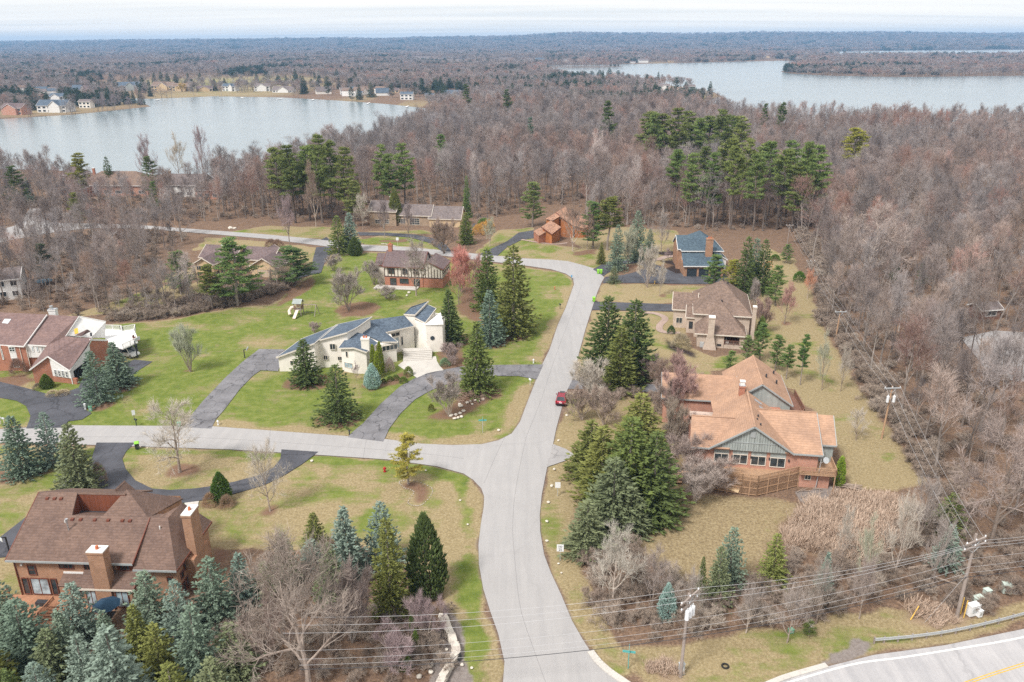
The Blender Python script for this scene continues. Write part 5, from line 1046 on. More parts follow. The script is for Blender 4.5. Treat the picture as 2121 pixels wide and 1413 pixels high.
for k_ in range(5):
    a_, b_ = A0 + nrm_ * (.55 * k_), B0 + nrm_ * (.55 * k_); c2, d2 = A0 + nrm_ * .55 * (k_ + 1), B0 + nrm_ * .55 * (k_ + 1); stp.prism([tuple(x[:2]) for x in (a_, b_, d2, c2)], 0, .82 - .165 * k_)
h.part('steps', stp, 'concrete')
# ------------------------------------------------------------------ house 4: white and red brick house, left edge
z4 = lambda x, y: (x / 5.888, 620 + y / 5.888)
h = House('brick_and_white_house', 'red brick and white house with mauve shingle roof and white rear deck', z4(400, 1030), 0, rot=0)
P4 = lambda x, y, z: h.p(*z4(x, y), z)
MR = 'mauve_shingles'
lm = [P4(-420, 530, 5.3), P4(290, 572, 5.3), P4(572, 186, 8.8), P4(-420, 140, 8.8)]
h.roof([lm], MR, t=.22, trim={'white_trim': [(lm[0], lm[1]), (lm[1], lm[2])]})
mm = [P4(310, 552, 5.25), P4(570, 566, 5.25), P4(800, 450, 5.9), P4(962, 207, 8.5), P4(568, 190, 8.5)]
h.roof([mm], MR, t=.2, trim={'white_trim': [(mm[0], mm[1]), (mm[2], mm[3])]})
gw = [P4(355, 860, 2.9), P4(578, 694, 5.3), P4(950, 468, 6.3), P4(800, 450, 5.9), P4(570, 566, 5.25)]
gw2 = [P4(578, 694, 5.3), P4(848, 870, 2.9), P4(1060, 590, 4.9), P4(1122, 468, 6.3), P4(950, 468, 6.3)]
h.roof([gw], MR, t=.2, trim={'white_trim': [(gw[0], gw[1])]}); h.roof([gw2], MR, t=.2, trim={'white_trim': [(gw2[0], gw2[1]), (gw2[1], gw2[2]), (gw2[2], gw2[3])]})
A, B_, D_ = np.array(P4(400, 1030, 0)), np.array(P4(868, 1050, 0)), np.array(P4(1115, 560, 4.5)); D_[2] = 0
mid_ = np.array(P4(590, 715, 5.0)); tA = .38
A = np.array([gw[0][0] + .3, gw[0][1] + .4, 0]); B_ = np.array([gw2[1][0] - .15, gw2[1][1] + .35, 0]); ap = np.array([gw[1][0], gw[1][1] + .35, 0])
h.part('wall', MB().add([(*A[:2], -.1), (*ap[:2], -.1), (*ap[:2], 5.2), (*A[:2], 2.85)] + [(p[0] + .3, p[1] + 6, p[2]) for p in ((*A[:2], -.1), (*ap[:2], -.1), (*ap[:2], 5.2), (*A[:2], 2.85))], [(0, 1, 2, 3), (7, 6, 5, 4), (0, 3, 7, 4), (1, 5, 6, 2), (3, 2, 6, 7)]), 'red_brick')
Bp = B_ + (A - B_) * .01
h.part('gable_wall', MB().add([(*ap[:2], 1.15), (*Bp[:2], 1.15), (*Bp[:2], 2.85), (*ap[:2], 5.2)] + [(p[0] + .15, p[1] + .3, p[2]) for p in ((*ap[:2], 1.15), (*Bp[:2], 1.15), (*Bp[:2], 2.85), (*ap[:2], 5.2))], [(0, 1, 2, 3), (7, 6, 5, 4), (0, 3, 7, 4), (1, 5, 6, 2), (3, 2, 6, 7), (0, 4, 5, 1)]), 'white_siding')
h.part('low_wall', MB().add([(*ap[:2], -.1), (*(B_ + (B_ - A) * .12)[:2], -.1), (*(B_ + (B_ - A) * .12)[:2], 1.1), (*ap[:2], 1.1)] + [(p[0] + .15, p[1] + .4, p[2]) for p in ((*ap[:2], -.1), (*(B_ + (B_ - A) * .12)[:2], -.1), (*(B_ + (B_ - A) * .12)[:2], 1.1), (*ap[:2], 1.1))], [(0, 1, 2, 3), (7, 6, 5, 4), (0, 3, 7, 4), (1, 5, 6, 2), (3, 2, 6, 7)]), 'red_brick')
E_ = np.array(P4(1118, 475, 6.1)); E0 = np.array([E_[0], E_[1], 0]); gdir = (E0 - B_) / np.linalg.norm(E0 - B_); glen = np.linalg.norm((E0 - B_)[:2])
G1 = B_ + gdir * (glen * .93); f_ = lambda s, z: (*(B_ + gdir * s)[:2], z)
h.panel([f_(.05, 2.2), f_(glen * .55, 2.5), f_(glen * .9, 4.2), f_(glen * .9, 5.2), f_(glen * .55, 4.55), f_(.05, 2.75)], 'white_siding', 'gable_wall', .15)
h.panel([f_(.05, -.1), f_(.9, -.1), f_(.9, 2.3), f_(.05, 2.3)], 'white_siding', 'pier', .15)
off = np.array([-gdir[1], gdir[0], 0]) * 3.0
h.panel([tuple(np.array(f_(.9, 0)) + off * .15), tuple(np.array(f_(glen * .8, 0)) + off * .15), tuple(np.array(f_(glen * .8, 2.6)) + off * .15), tuple(np.array(f_(.9, 2.3)) + off * .15)], 'garage_shade_black', 'garage_opening_shade')  # near-black panel: shade inside the open garage, put in as colour
H_ = np.array(P4(1300, 500, 4.6)); K0 = np.array(f_(glen * .86, 0)); kd = np.array([H_[0], H_[1], 0]) - K0
h.part('wall', MB().add([tuple(K0 + kd * t + np.array([-.05 * i, .6 * i, 0]) + np.array([0, 0, z])) for i in (0, 1) for t, z in ((0, -.1), (1, -.1), (1, 4.4), (.22, 5.9), (0, 5.0))], [(0, 1, 2, 3, 4), (9, 8, 7, 6, 5), (1, 6, 7, 2), (2, 7, 8, 3), (3, 8, 9, 4)]), 'red_brick')
mf = MB(); mf.bar(tuple(K0 + kd * .1 + np.array([0, -.1, 6.1])), tuple(K0 + kd * 1.05 + np.array([0, -.1, 4.55])), .14, .3); h.part('fascia', mf, 'white_trim')
# front walls under the main eave
mA, mB_ = np.array(P4(-420, 690, 0)), np.array(P4(290, 850, 0)); e1 = np.array(P4(290, 572, 5.3)); y_ = e1[1] + .55
h.walls([(lm[0][0], y_), (e1[0] - .15, y_), (e1[0] - .15, y_ + 9), (lm[0][0], y_ + 9)], 5.15, 'red_brick')
w4 = (0, y_, 1, 0); e2 = np.array(P4(570, 566, 5.25)); y2 = e2[1] + .5
h.walls([(e1[0] - .1, y2), (e2[0] + 2.6, y2), (e2[0] + 2.6, y2 + 8), (e1[0] - .1, y2 + 8)], 5.1, 'white_siding', 2.6); h.walls([(e1[0] - .1, y2 + .3), (e2[0] + 1, y2 + .3), (e2[0] + 1, y2 + 8), (e1[0] - .1, y2 + 8)], 2.58, 'red_brick')
for q, nx, ny in (((105, 580, 190, 640), 2, 2), ((145, 715, 245, 828), 2, 3), ((5, 610, 55, 735), 1, 2), ((-60, 560, 15, 600), 2, 1)): h.wpx(w4, *z4(*q[:2]), *z4(*q[2:]), nx, ny, frame='white_trim')
pa0, pz0 = h.on(*z4(100, 580), w4); pa1, pz1 = h.on(*z4(215, 720), w4); h.panel([(pa0, y_ - .03, pz1), (pa1, y_ - .03, pz1), (pa1, y_ - .03, pz0 + .1), (pa0, y_ - .03, pz0 + .1)], 'white_siding', 'wall_panel', .05)
w5 = (0, y2, 1, 0)
for q in ((382, 570, 420, 640), (440, 573, 480, 643), (495, 577, 528, 645)): h.wpx(w5, *z4(*q[:2]), *z4(*q[2:]), 1, 1, frame='white_trim', gl=GLASSB)
for u_ in (e1[0] - 1.2, e1[0] + .05): h.part('downspout', MB().bar((u_, y_ - .1, 0), (u_, y_ - .1, 5.1), .1), 'cream_trim')
gwd = (B_ - ap)[:2] / np.linalg.norm((B_ - ap)[:2]); gL = np.linalg.norm((B_ - ap)[:2])
for k_ in range(4): s0 = gL * (.14 + .2 * k_); h.window((ap[0], ap[1] - .02, gwd[0], gwd[1]), s0, s0 + gL * .13, 1.25, 2.55, 1, 4, frame='white_trim', fw=.06)
pr = [P4(965, 212, 8.3), P4(1290, 276, 6.4), P4(1285, 470, 3.2), P4(1110, 470, 4.4), P4(812, 440, 5.9)]
h.panel(pr, 'white_siding', 'gable_wall', .2); m2 = MB(); m2.bar(pr[0], pr[1], .16, .3); h.part('fascia', m2, 'white_trim')
yw = [P4(900, 360, 6.8), P4(945, 345, 6.9), P4(955, 410, 6.2), P4(912, 422, 6.1)]; h.panel([(p[0] + .08, p[1] - .12, p[2]) for p in yw], 'yellow_paint', 'window', .1)
dr = [P4(915, 438, 6.25), P4(1065, 362, 6.9), P4(1110, 385, 6.3), P4(1000, 445, 5.9)]; h.panel([(p[0] + .1, p[1] - .25, p[2]) for p in dr], MR, 'porch_roof', .15)
h.panel([(p[0] + .1, p[1] - .3, p[2]) for p in (P4(1098, 400, 5.6), P4(1122, 400, 5.6), P4(1125, 445, 4.9), P4(1102, 445, 4.9))], 'dark_metal', 'door_pane', .1)
sk0 = [P4(60, 250, 7.95), P4(138, 252, 7.95), P4(98, 308, 7.4), P4(25, 300, 7.45)]; h.panel([(p[0], p[1], p[2] + .2) for p in sk0], 'curtain', 'skylight', .15); h.panel([(p[0] - 2.2, p[1], p[2] + .2) for p in sk0], 'curtain', 'skylight', .15)
cc = P4(590, 175, 8.6); h.chimney(cc[0] - .1, cc[0] + 1.3, cc[1] + .2, cc[1] + 1.2, 6, 9.3, 'white_siding', cap='metal'); h.part('chimney_cap', MB().tube([(cc[0] + .4, cc[1] + .7, 9.4), (cc[0] + .4, cc[1] + .7, 10.0)], .35, 10), 'metal')
dkp = [P4(1285, 365, 3.0), P4(1470, 372, 3), P4(1500, 385, 3), P4(1655, 360, 3), P4(1640, 430, 3), P4(1683, 520, 3), P4(1500, 600, 3), P4(1290, 560, 3), P4(1285, 470, 3)]
dk = h.part('deck', MB().prism([p[:2] for p in dkp], 2.75, 3.0), 'white_deck'); h.rail([p[:2] for p in dkp[:7]], 3.0, 'white_trim', 1.0, dk, step=.14)
for p in (dkp[3], dkp[4], dkp[5], dkp[6], dkp[1]): h.part('post', MB().bar((p[0] * .97, p[1], 0), (p[0] * .97, p[1], 2.8), .16), 'dark_metal', dk)
h.part('deck_chair', MB().box(dkp[5][0] - 1.6, dkp[5][0] - .8, dkp[5][1] + 1.2, dkp[5][1] + 1.9, 3.0, 3.45).box(dkp[5][0] - 1.6, dkp[5][0] - 1.5, dkp[5][1] + 1.2, dkp[5][1] + 1.9, 3.45, 3.9), 'brown_trim', dk)
# ------------------------------------------------------------------ house 5: pale stone house with tall hipped roof
z5 = lambda x, y: (1380 + x / 5.233, 470 + y / 5.233)
h = House('stone_house', 'pale brick house with tall brown hipped roof and a covered back porch', (1440.2, 690.7), 3.0, (1546.2, 697.4))
T = 'tan_shingles'
h.hip(-.1, 11.2, 6.2, 21.5, 5.4, 10.6, .5, T, 'pale_brick', 'cream_trim', ((5.5, 13.5), (5.7, 15.0)))
h.walls([(.5, .5), (5.9, .5), (5.9, 6.15), (.5, 6.15)], 2.95, 'pale_brick'); h.walls([(5.95, .5), (9.8, .5), (9.8, 6.15), (5.95, 6.15)], .75, 'pale_brick'); h.walls([(9.0, .5), (10.0, .5), (10, 6.15), (9.0, 6.15)], 2.9, 'pale_brick', .77)
h.part('porch_back', MB().box(5.95, 9.0, 3.6, 6.1, .77, 2.9), 'brown_deck')
a, b_, ap = (-.1, 0, 3.0), (10.35, 0, 3.0), (5.2, 8.6, 7.6)
h.roof([[a, b_, ap], [b_, (10.35, 6.15, 3.0), ap], [a, ap, (-.1, 6.15, 3.0)]], T, trim={'cream_trim': [(a, b_), (b_, (10.35, 6.15, 3.0))]})
h.chimney(2.5, 3.7, -.9, .45, -.1, 6.9, 'pale_brick'); h.part('chimney_base', MB().add([(1.7, -1.1, -.1), (4.4, -1.1, -.1), (4.4, .45, -.1), (1.7, .45, -.1), (2.5, -.85, 3.0), (3.7, -.85, 3.0), (3.7, .45, 3), (2.5, .45, 3)], [(0, 1, 5, 4), (1, 2, 6, 5), (3, 0, 4, 7), (4, 5, 6, 7), (2, 3, 7, 6)]), 'pale_brick')
h.chimney(11.5, 12.2, 4.6, 5.6, -.1, 7.9, 'pale_brick')
rl = h.rail([(5.95, .5), (9.8, .5)], .75, 'brown_deck', .9)
h.part('porch_chair', MB().box(6.3, 7.0, 1.2, 1.9, .8, 1.3).box(6.3, 6.4, 1.2, 1.9, 1.3, 1.8), 'white_trim'); h.part('porch_table', MB().box(7.6, 8.6, 1.4, 2.2, 1.4, 1.5).bar((8.1, 1.8, .8), (8.1, 1.8, 1.4), .12), 'brown_trim')
h.window((11.2, 0, 0, 1), 6.6, 7.4, 3.6, 4.8, 1, 1, frame='cream_trim'); h.window((11.2, 0, 0, 1), 6.6, 7.4, .9, 2.6, 1, 1, frame='cream_trim'); h.window((10.0, 0, 0, 1), 2.5, 3.4, 1, 2.4, 1, 1, frame='cream_trim')
h.window((0, .5, 1, 0), 4.6, 5.4, .4, .8, 2, 1, frame='dark_metal'); h.part('meter_box', MB().box(1.1, 1.9, .0, .45, 0, 1.1), 'galvanised')
h.gable_u(-4.6, .2, 11.6, 18.6, 4.3, 7.2, .4, T, 'pale_brick', 'cream_trim'); h.gable_u(-1.7, .2, 8.6, 13.5, 3.6, 5.6, .3, T, 'pale_brick', 'cream_trim'); h.window((0, 8.6, 1, 0), -1.2, -.4, 1.0, 2.6, 1, 1, frame='dark_metal'); h.window((0, 11.6, 1, 0), -4.0, -2.6, 1.0, 2.4, 2, 1, frame='cream_trim')
for u, v, z in ((5.6, 14.2, 10.9), (6.6, 14.4, 10.4), (5.3, 8.7, 7.9)): h.part('roof_vent', MB().box(u - .14, u + .14, v - .14, v + .14, z - .6, z), 'dark_metal')
# ------------------------------------------------------------------ house 6: red brick house with dark blue roof
h = House('blue_roofed_house', 'red brick house with dark blue roof and two dark garage doors', (1416.3, 552.2), 3.0, (1472.5, 552.5))
Bs = 'blue_shingles'
h.hip(.8, 11.4, 7.2, 19.5, 5.6, 9.6, .5, Bs, 'white_siding', 'white_trim', ((6.2, 13.0), (6.4, 14.6))); h.gable_u(-.2, 5.0, 8.6, 17.5, 5.7, 8.6, .3, Bs, 'tan_brick', 'white_trim')
h.part('wall', MB().box(.3, 10.8, .9, 7.15, -.1, 2.9), 'tan_brick')
h.roof([[(0, .4, 3.0), (11.0, .4, 3.0), (11.0, 7.2, 5.1), (.4, 7.2, 5.1)]], Bs, trim={'white_trim': [((0, .4, 3.0), (11.0, .4, 3.0))]}); h.roof([[(6.2, 6.0, 4.9), (8.0, 6.0, 6.0), (8.0, 9, 6.4), (6.2, 9, 4.9)], [(8.0, 6.0, 6.0), (10.4, 6.0, 4.7), (10.4, 9, 4.7), (8.0, 9, 6.4)]], Bs)
for s0 in (1.1, 4.3, 7.5): h.window((0, .9, 1, 0), s0, s0 + 2.6, 0, 2.2, 4, 4, frame='garage_dark', gl=G['garage_dark'], name='garage_door', fw=.06)
h.chimney(6.6, 8.4, 4.9, 6.0, 3, 9.4, 'tan_brick', cap='tan_brick', pot=2); h.part('pier', MB().box(-.6, .3, 8.8, 10.0, -.1, 5.0), 'tan_brick')
h.window((11.4, 0, 0, 1), 9.0, 10.2, 3.4, 4.9, 1, 2, frame='white_trim'); h.gable_v(9.5, 13.0, 8, 14, 2.9, 4.2, .3, Bs, 'white_siding', 'white_trim')
# ------------------------------------------------------------------ house 7: cedar house
z7 = lambda x, y: (1060 + x / 5.889, 400 + y / 5.889)
h = House('cedar_house', 'orange cedar clad house with steep shake roofs beside the woods', z7(340, 560), 0, rot=0)
P7 = lambda x, y, z: h.p(*z7(x, y), z)
up_ = [P7(540, 235, 7.6), P7(655, 160, 8.8), P7(770, 250, 6.0), P7(760, 400, 4.0), P7(590, 280, 6.8)]
h.part('wall', MB().skirt(inset(up_, .6, .4), -.1), 'cedar_boards'); h.roof([up_], 'cedar_shingles', t=.25, trim={'brown_trim': [(up_[0], up_[4]), (up_[0], up_[1])]})
lw = [P7(475, 333, 5.9), P7(360, 412, 4.7), P7(490, 503, 3.1), P7(605, 415, 4.3)]
h.part('wall', MB().skirt(inset(lw, .5, .35), -.1), 'cedar_boards'); h.roof([lw], 'cedar_shingles', t=.25, trim={'brown_trim': [(lw[1], lw[2]), (lw[2], lw[3])]})
lf = [P7(410, 315, 6.0), P7(542, 236, 7.5), P7(590, 282, 6.7), P7(500, 335, 5.9)]
h.part('wall', MB().skirt(inset(lf, .3, .5), -.1), 'cedar_boards'); h.roof([lf], 'cedar_shingles', t=.2, trim={'brown_trim': [(lf[0], lf[1])]})
bw = [P7(770, 260, 5.8), P7(860, 280, 5.2), P7(980, 390, 3.4), P7(880, 430, 3.2), P7(760, 400, 4.0)]
h.part('wall', MB().skirt(inset(bw, .6, .35), -.1), 'cedar_boards'); h.roof([bw], 'cedar_shingles', t=.22)
sh = [P7(262, 465, 2.6), P7(350, 420, 3.6), P7(420, 470, 3.4), P7(330, 520, 2.5)]
h.part('wall', MB().skirt(inset(sh, .25, .3), -.1), 'red_brick'); h.roof([sh], 'cedar_shingles', t=.2)
h.panel([P7(337, 512, 2.0), P7(408, 518, 2.0), P7(405, 566, .6), P7(340, 560, .6)], 'white_trim', 'window', .1); h.panel([(p[0], p[1] - .12, p[2]) for p in (P7(345, 520, 1.8), P7(362, 520, 1.8), P7(362, 558, .8), P7(345, 557, .8))], 'curtain', 'pane', .06); h.panel([(p[0], p[1] - .12, p[2]) for p in (P7(380, 523, 1.8), P7(398, 523, 1.8), P7(398, 560, .8), P7(380, 560, .8))], 'curtain', 'pane', .06)
# ------------------------------------------------------------------ house 8: tudor house
z8 = lambda x, y: (720 + x / 5.889, 400 + y / 5.889)
h = House('tudor_house', 'half timbered tudor style house with plum brown roof and brick chimney', z8(470, 1130), 0, z8(930, 1150))
h.gable_u(-.2, 10.0, 0, 9.0, 5.3, 8.5, .45, 'plum_shingles', 'plaster', 'brown_trim'); h.walls([(-.25, -.06), (10.05, -.06), (10.05, 3), (-.25, 3)], 2.5, 'red_brick'); h.gable_v(9.6, 15.2, .2, 8.5, 5.0, 7.0, .35, 'plum_shingles', 'plaster', 'brown_trim', ur=11.4)
h.walls([(10.0, .1), (15.3, .1), (15.3, 8), (10.0, 8)], 2.4, 'red_brick'); h.gable_u(-3.2, 0, 2.5, 8, 4.9, 7.4, .3, 'plum_shingles', 'plaster', 'brown_trim')
tb = MB()
for z_ in (2.6, 5.15): tb.box(-.3, 10.05, -.12, .02, z_ - .1, z_ + .1)
for i in range(12): u = -.2 + i * .9; tb.box(u - .07, u + .07, -.11, .02, 2.6, 5.2)
for i in range(7): u = 9.9 + i * .8; tb.box(u - .06, u + .06, .07, .22, 2.5, min(4.9, 4.9) if i > 3 else 4.9 + .4 * i)
tb.bar((9.7, .1, 4.9), (11.4, .1, 6.7), .14); tb.bar((11.4, .1, 6.7), (15.2, .1, 4.9), .14); tb.bar((10.0, .1, 2.8), (10.9, .1, 4.8), .12); tb.box(9.7, 15.3, .06, .2, 2.4, 2.6)
for i in range(6): v = .6 + i * 1.4; tb.box(15.18, 15.32, v - .06, v + .06, 2.4, 5.0)
tb.box(15.18, 15.33, .2, 8, 3.6, 3.75)
h.part('timber_frame', tb, 'timber')
fr = (0, -.06, 1, 0)
for s0, s1, a_, b_ in ((.9, 2.5, 3.3, 4.8), (4.6, 6.2, 3.3, 4.8), (7.6, 9.0, 3.3, 4.8)): h.window((0, -.02, 1, 0), s0, s1, a_, b_, 2, 2, frame='timber')
for s0, s1, a_, b_ in ((1.2, 2.9, .3, 2.2), (3.8, 6.2, .8, 2.2), (7.6, 9.2, .3, 2.2)): h.window(fr, s0, s1, a_, b_, 3, 1, frame='timber')
h.chimney(-.2, .8, 4.0, 5.0, 5, 10.0, 'red_brick', cap='red_brick', pot=1)
gd = h.part('dormer_wall', MB().prism([(6.2, 1.2), (8.4, 1.2), (8.4, 3.0), (6.2, 3.0)], 5.8, 7.0).add([(6.2, 1.2, 7.0), (8.4, 1.2, 7.0), (7.3, 1.2, 7.9), (6.2, 4, 7.0), (8.4, 4, 7.0), (7.3, 4, 7.9)], [(0, 1, 2), (0, 2, 5, 3), (1, 4, 5, 2)]), 'plaster')
h.roof([[(6.0, 1.0, 6.95), (7.3, 1.0, 8.05), (7.3, 4.5, 8.05), (6.0, 4.5, 6.95)], [(7.3, 1.0, 8.05), (8.6, 1.0, 6.95), (8.6, 4.5, 6.95), (7.3, 4.5, 8.05)]], 'plum_shingles', name='dormer_roof')
h.part('patio', MB().box(-2.5, 9, -3.0, -.1, 0, .18), 'concrete')
# ------------------------------------------------------------------ house 9: long stone house behind the trees
h = House('long_house', 'long tan stone house with grey roofs half hidden by bare trees', (766, 467), 0, rot=-8)
h.gable_u(0, 9.5, 0, 9, 5.0, 8.0, .4, 'grey_shingles', 'field_stone', 'cream_trim'); h.gable_u(9.0, 21.5, 1.2, 9, 3.6, 6.8, .4, 'grey_shingles', 'field_stone', 'cream_trim'); h.gable_u(21.2, 32, .5, 9.5, 2.8, 6.4, .4, 'grey_shingles', 'tan_board', 'cream_trim')
h.chimney(6.5, 7.8, 4, 5, 5, 9.4, 'field_stone'); h.window((0, 1.2, 1, 0), 14.0, 17.5, .4, 2.7, 4, 3, frame='cream_trim'); h.window((0, 0, 1, 0), 2.0, 4.0, .8, 2.2, 2, 2, frame='cream_trim'); h.window((0, 0, 1, 0), 5.5, 7.0, .8, 2.2, 2, 2, frame='cream_trim'); h.window((0, 1.2, 1, 0), 10.0, 12.5, .8, 2.4, 3, 2, frame='cream_trim')
# ------------------------------------------------------------------ house 10: tan house with screened porch
z10 = lambda x, y: (360 + x / 5.889, 400 + y / 5.889)
h = House('tan_house', 'tan boarded house with plum roof and a screened porch above a deck', z10(280, 1050), 0, z10(490, 1062))
PL = 'plum_shingles'
h.gable_v(.0, 5.2, .2, 7.5, 4.3, 6.1, .55, PL, 'tan_board', 'cream_trim'); h.gable_u(-2.6, 7.5, 7.2, 15.5, 4.2, 6.8, .5, PL, 'tan_board', 'cream_trim'); h.gable_u(6, 17.5, 9.5, 18, 3.6, 6.2, .5, PL, 'tan_board', 'cream_trim'); h.gable_v(10, 14.5, 15.5, 21, 3.4, 5.0, .5, PL, 'tan_board', 'cream_trim'); h.gable_v(13.5, 21, 5.2, 13, 3.0, 5.4, .5, PL, 'tan_board', 'cream_trim')
for s0, a_, b_ in ((.25, 2.45, 3.9), (2.75, 2.45, 3.9), (.25, .7, 2.2), (2.75, .7, 2.2)): h.window((0, .2, 1, 0), s0, s0 + 2.2, a_, b_, 3, 1, frame='tan_board', fw=.13)
for s0 in (.8, 3.6): h.window((5.2, 0, 0, 1), s0, s0 + 2.3, 2.45, 3.9, 2, 1, frame='tan_board', fw=.13); h.window((5.2, 0, 0, 1), s0, s0 + 2.3, .7, 2.2, 2, 1, frame='tan_board', fw=.13)
h.chimney(3.8, 5.2, 7.4, 8.4, 4, 7.6, 'field_stone'); h.window((0, 5.2, 1, 0), 15.2, 19.2, 0, 2.2, 4, 3, frame='tan_board', gl=G['tan_trim'], name='garage_door')
dk = h.part('deck', MB().box(3.2, 9.5, -3.2, .1, .9, 1.1).box(3.3, 9.4, -3.1, 0, -.1, .9), 'deck_boards'); h.rail([(3.2, .1), (3.2, -3.2), (9.5, -3.2), (9.5, .1)], 1.1, 'deck_boards', 1.0, dk)
# ------------------------------------------------------------------ houses beside the near lake shore, half hidden by trees
def side_house(name, label, bx, by, wid, rot, ze, zr, depth, rmat, wmat, hip=False, wins=4, trim='white_trim', chim=None, group=None):
    h = House(name, label, (bx, by), 0, rot=rot, group=group)
    if hip: h.hip(-wid / 2, wid / 2, 0, depth, ze, zr, .5, rmat, wmat, trim, ((-wid / 2 + depth / 2, depth / 2), (wid / 2 - depth / 2, depth / 2)) if wid > depth + .5 else ((-.2, depth / 2), (.2, depth / 2)))
    else: h.gable_u(-wid / 2, wid / 2, 0, depth, ze, zr, .4, rmat, wmat, trim)
    st = 2 if ze > 4.4 else 1
    for i in range(wins):
        s0 = -wid / 2 + wid * (i + .22) / wins
        for k_ in range(st): h.window((0, 0, 1, 0), s0, s0 + wid / wins * .56, .8 + 2.6 * k_, 2.2 + 2.6 * k_, 2, 1, frame=trim)
    if chim: h.chimney(chim[0], chim[0] + .9, depth * .55, depth * .55 + .8, 3, zr + 1.0, chim[1])
    return h
side_house('lake_house', 'brown pyramid roofed cottage among the lakeside trees', 146, 378, 9, -6, 3.4, 7.2, 9, 'plum_shingles', 'brown_deck', True, 3)
hh = side_house('lake_house', 'long brick house with pale brown hipped roof beside the near lake shore', 235, 405, 30, -3, 4.2, 9.0, 15, 'tan_shingles', 'pink_brick', True, 6, chim=(-12, 'red_brick'))
hh.hip(-17.5, -9.5, -6, 3, 3.8, 7.4, .4, 'grey_shingles', 'pink_brick', 'cream_trim', ((-13.6, -2), (-13.4, -1)))
hh = side_house('lake_house', 'grey roofed house with stone chimney at the lake edge', 375, 408, 19, -5, 4.8, 8.6, 12, 'grey_shingles', 'white_siding', False, 5, chim=(-7.5, 'field_stone')); hh.gable_v(-9, -3.5, -3.5, 4, 4.0, 7.4, .4, 'slate_shingles', 'white_siding', 'white_trim')
side_house('lake_house', 'tan brick cottage with pale roof right of the grey lake house', 430, 412, 10, -8, 3.6, 6.6, 9, 'tan_shingles', 'pink_brick', False, 3)
side_house('white_house', 'white boarded house at the left edge among bare trees', 10, 622, 8, 24, 5.2, 6.8, 12, 'grey_shingles', 'white_siding', False, 3)
side_house('shed', 'small dark cabin in the woods beside the lane', 2050, 662, 5, 10, 2.4, 3.6, 4, 'grey_shingles', 'brown_deck', False, 1)
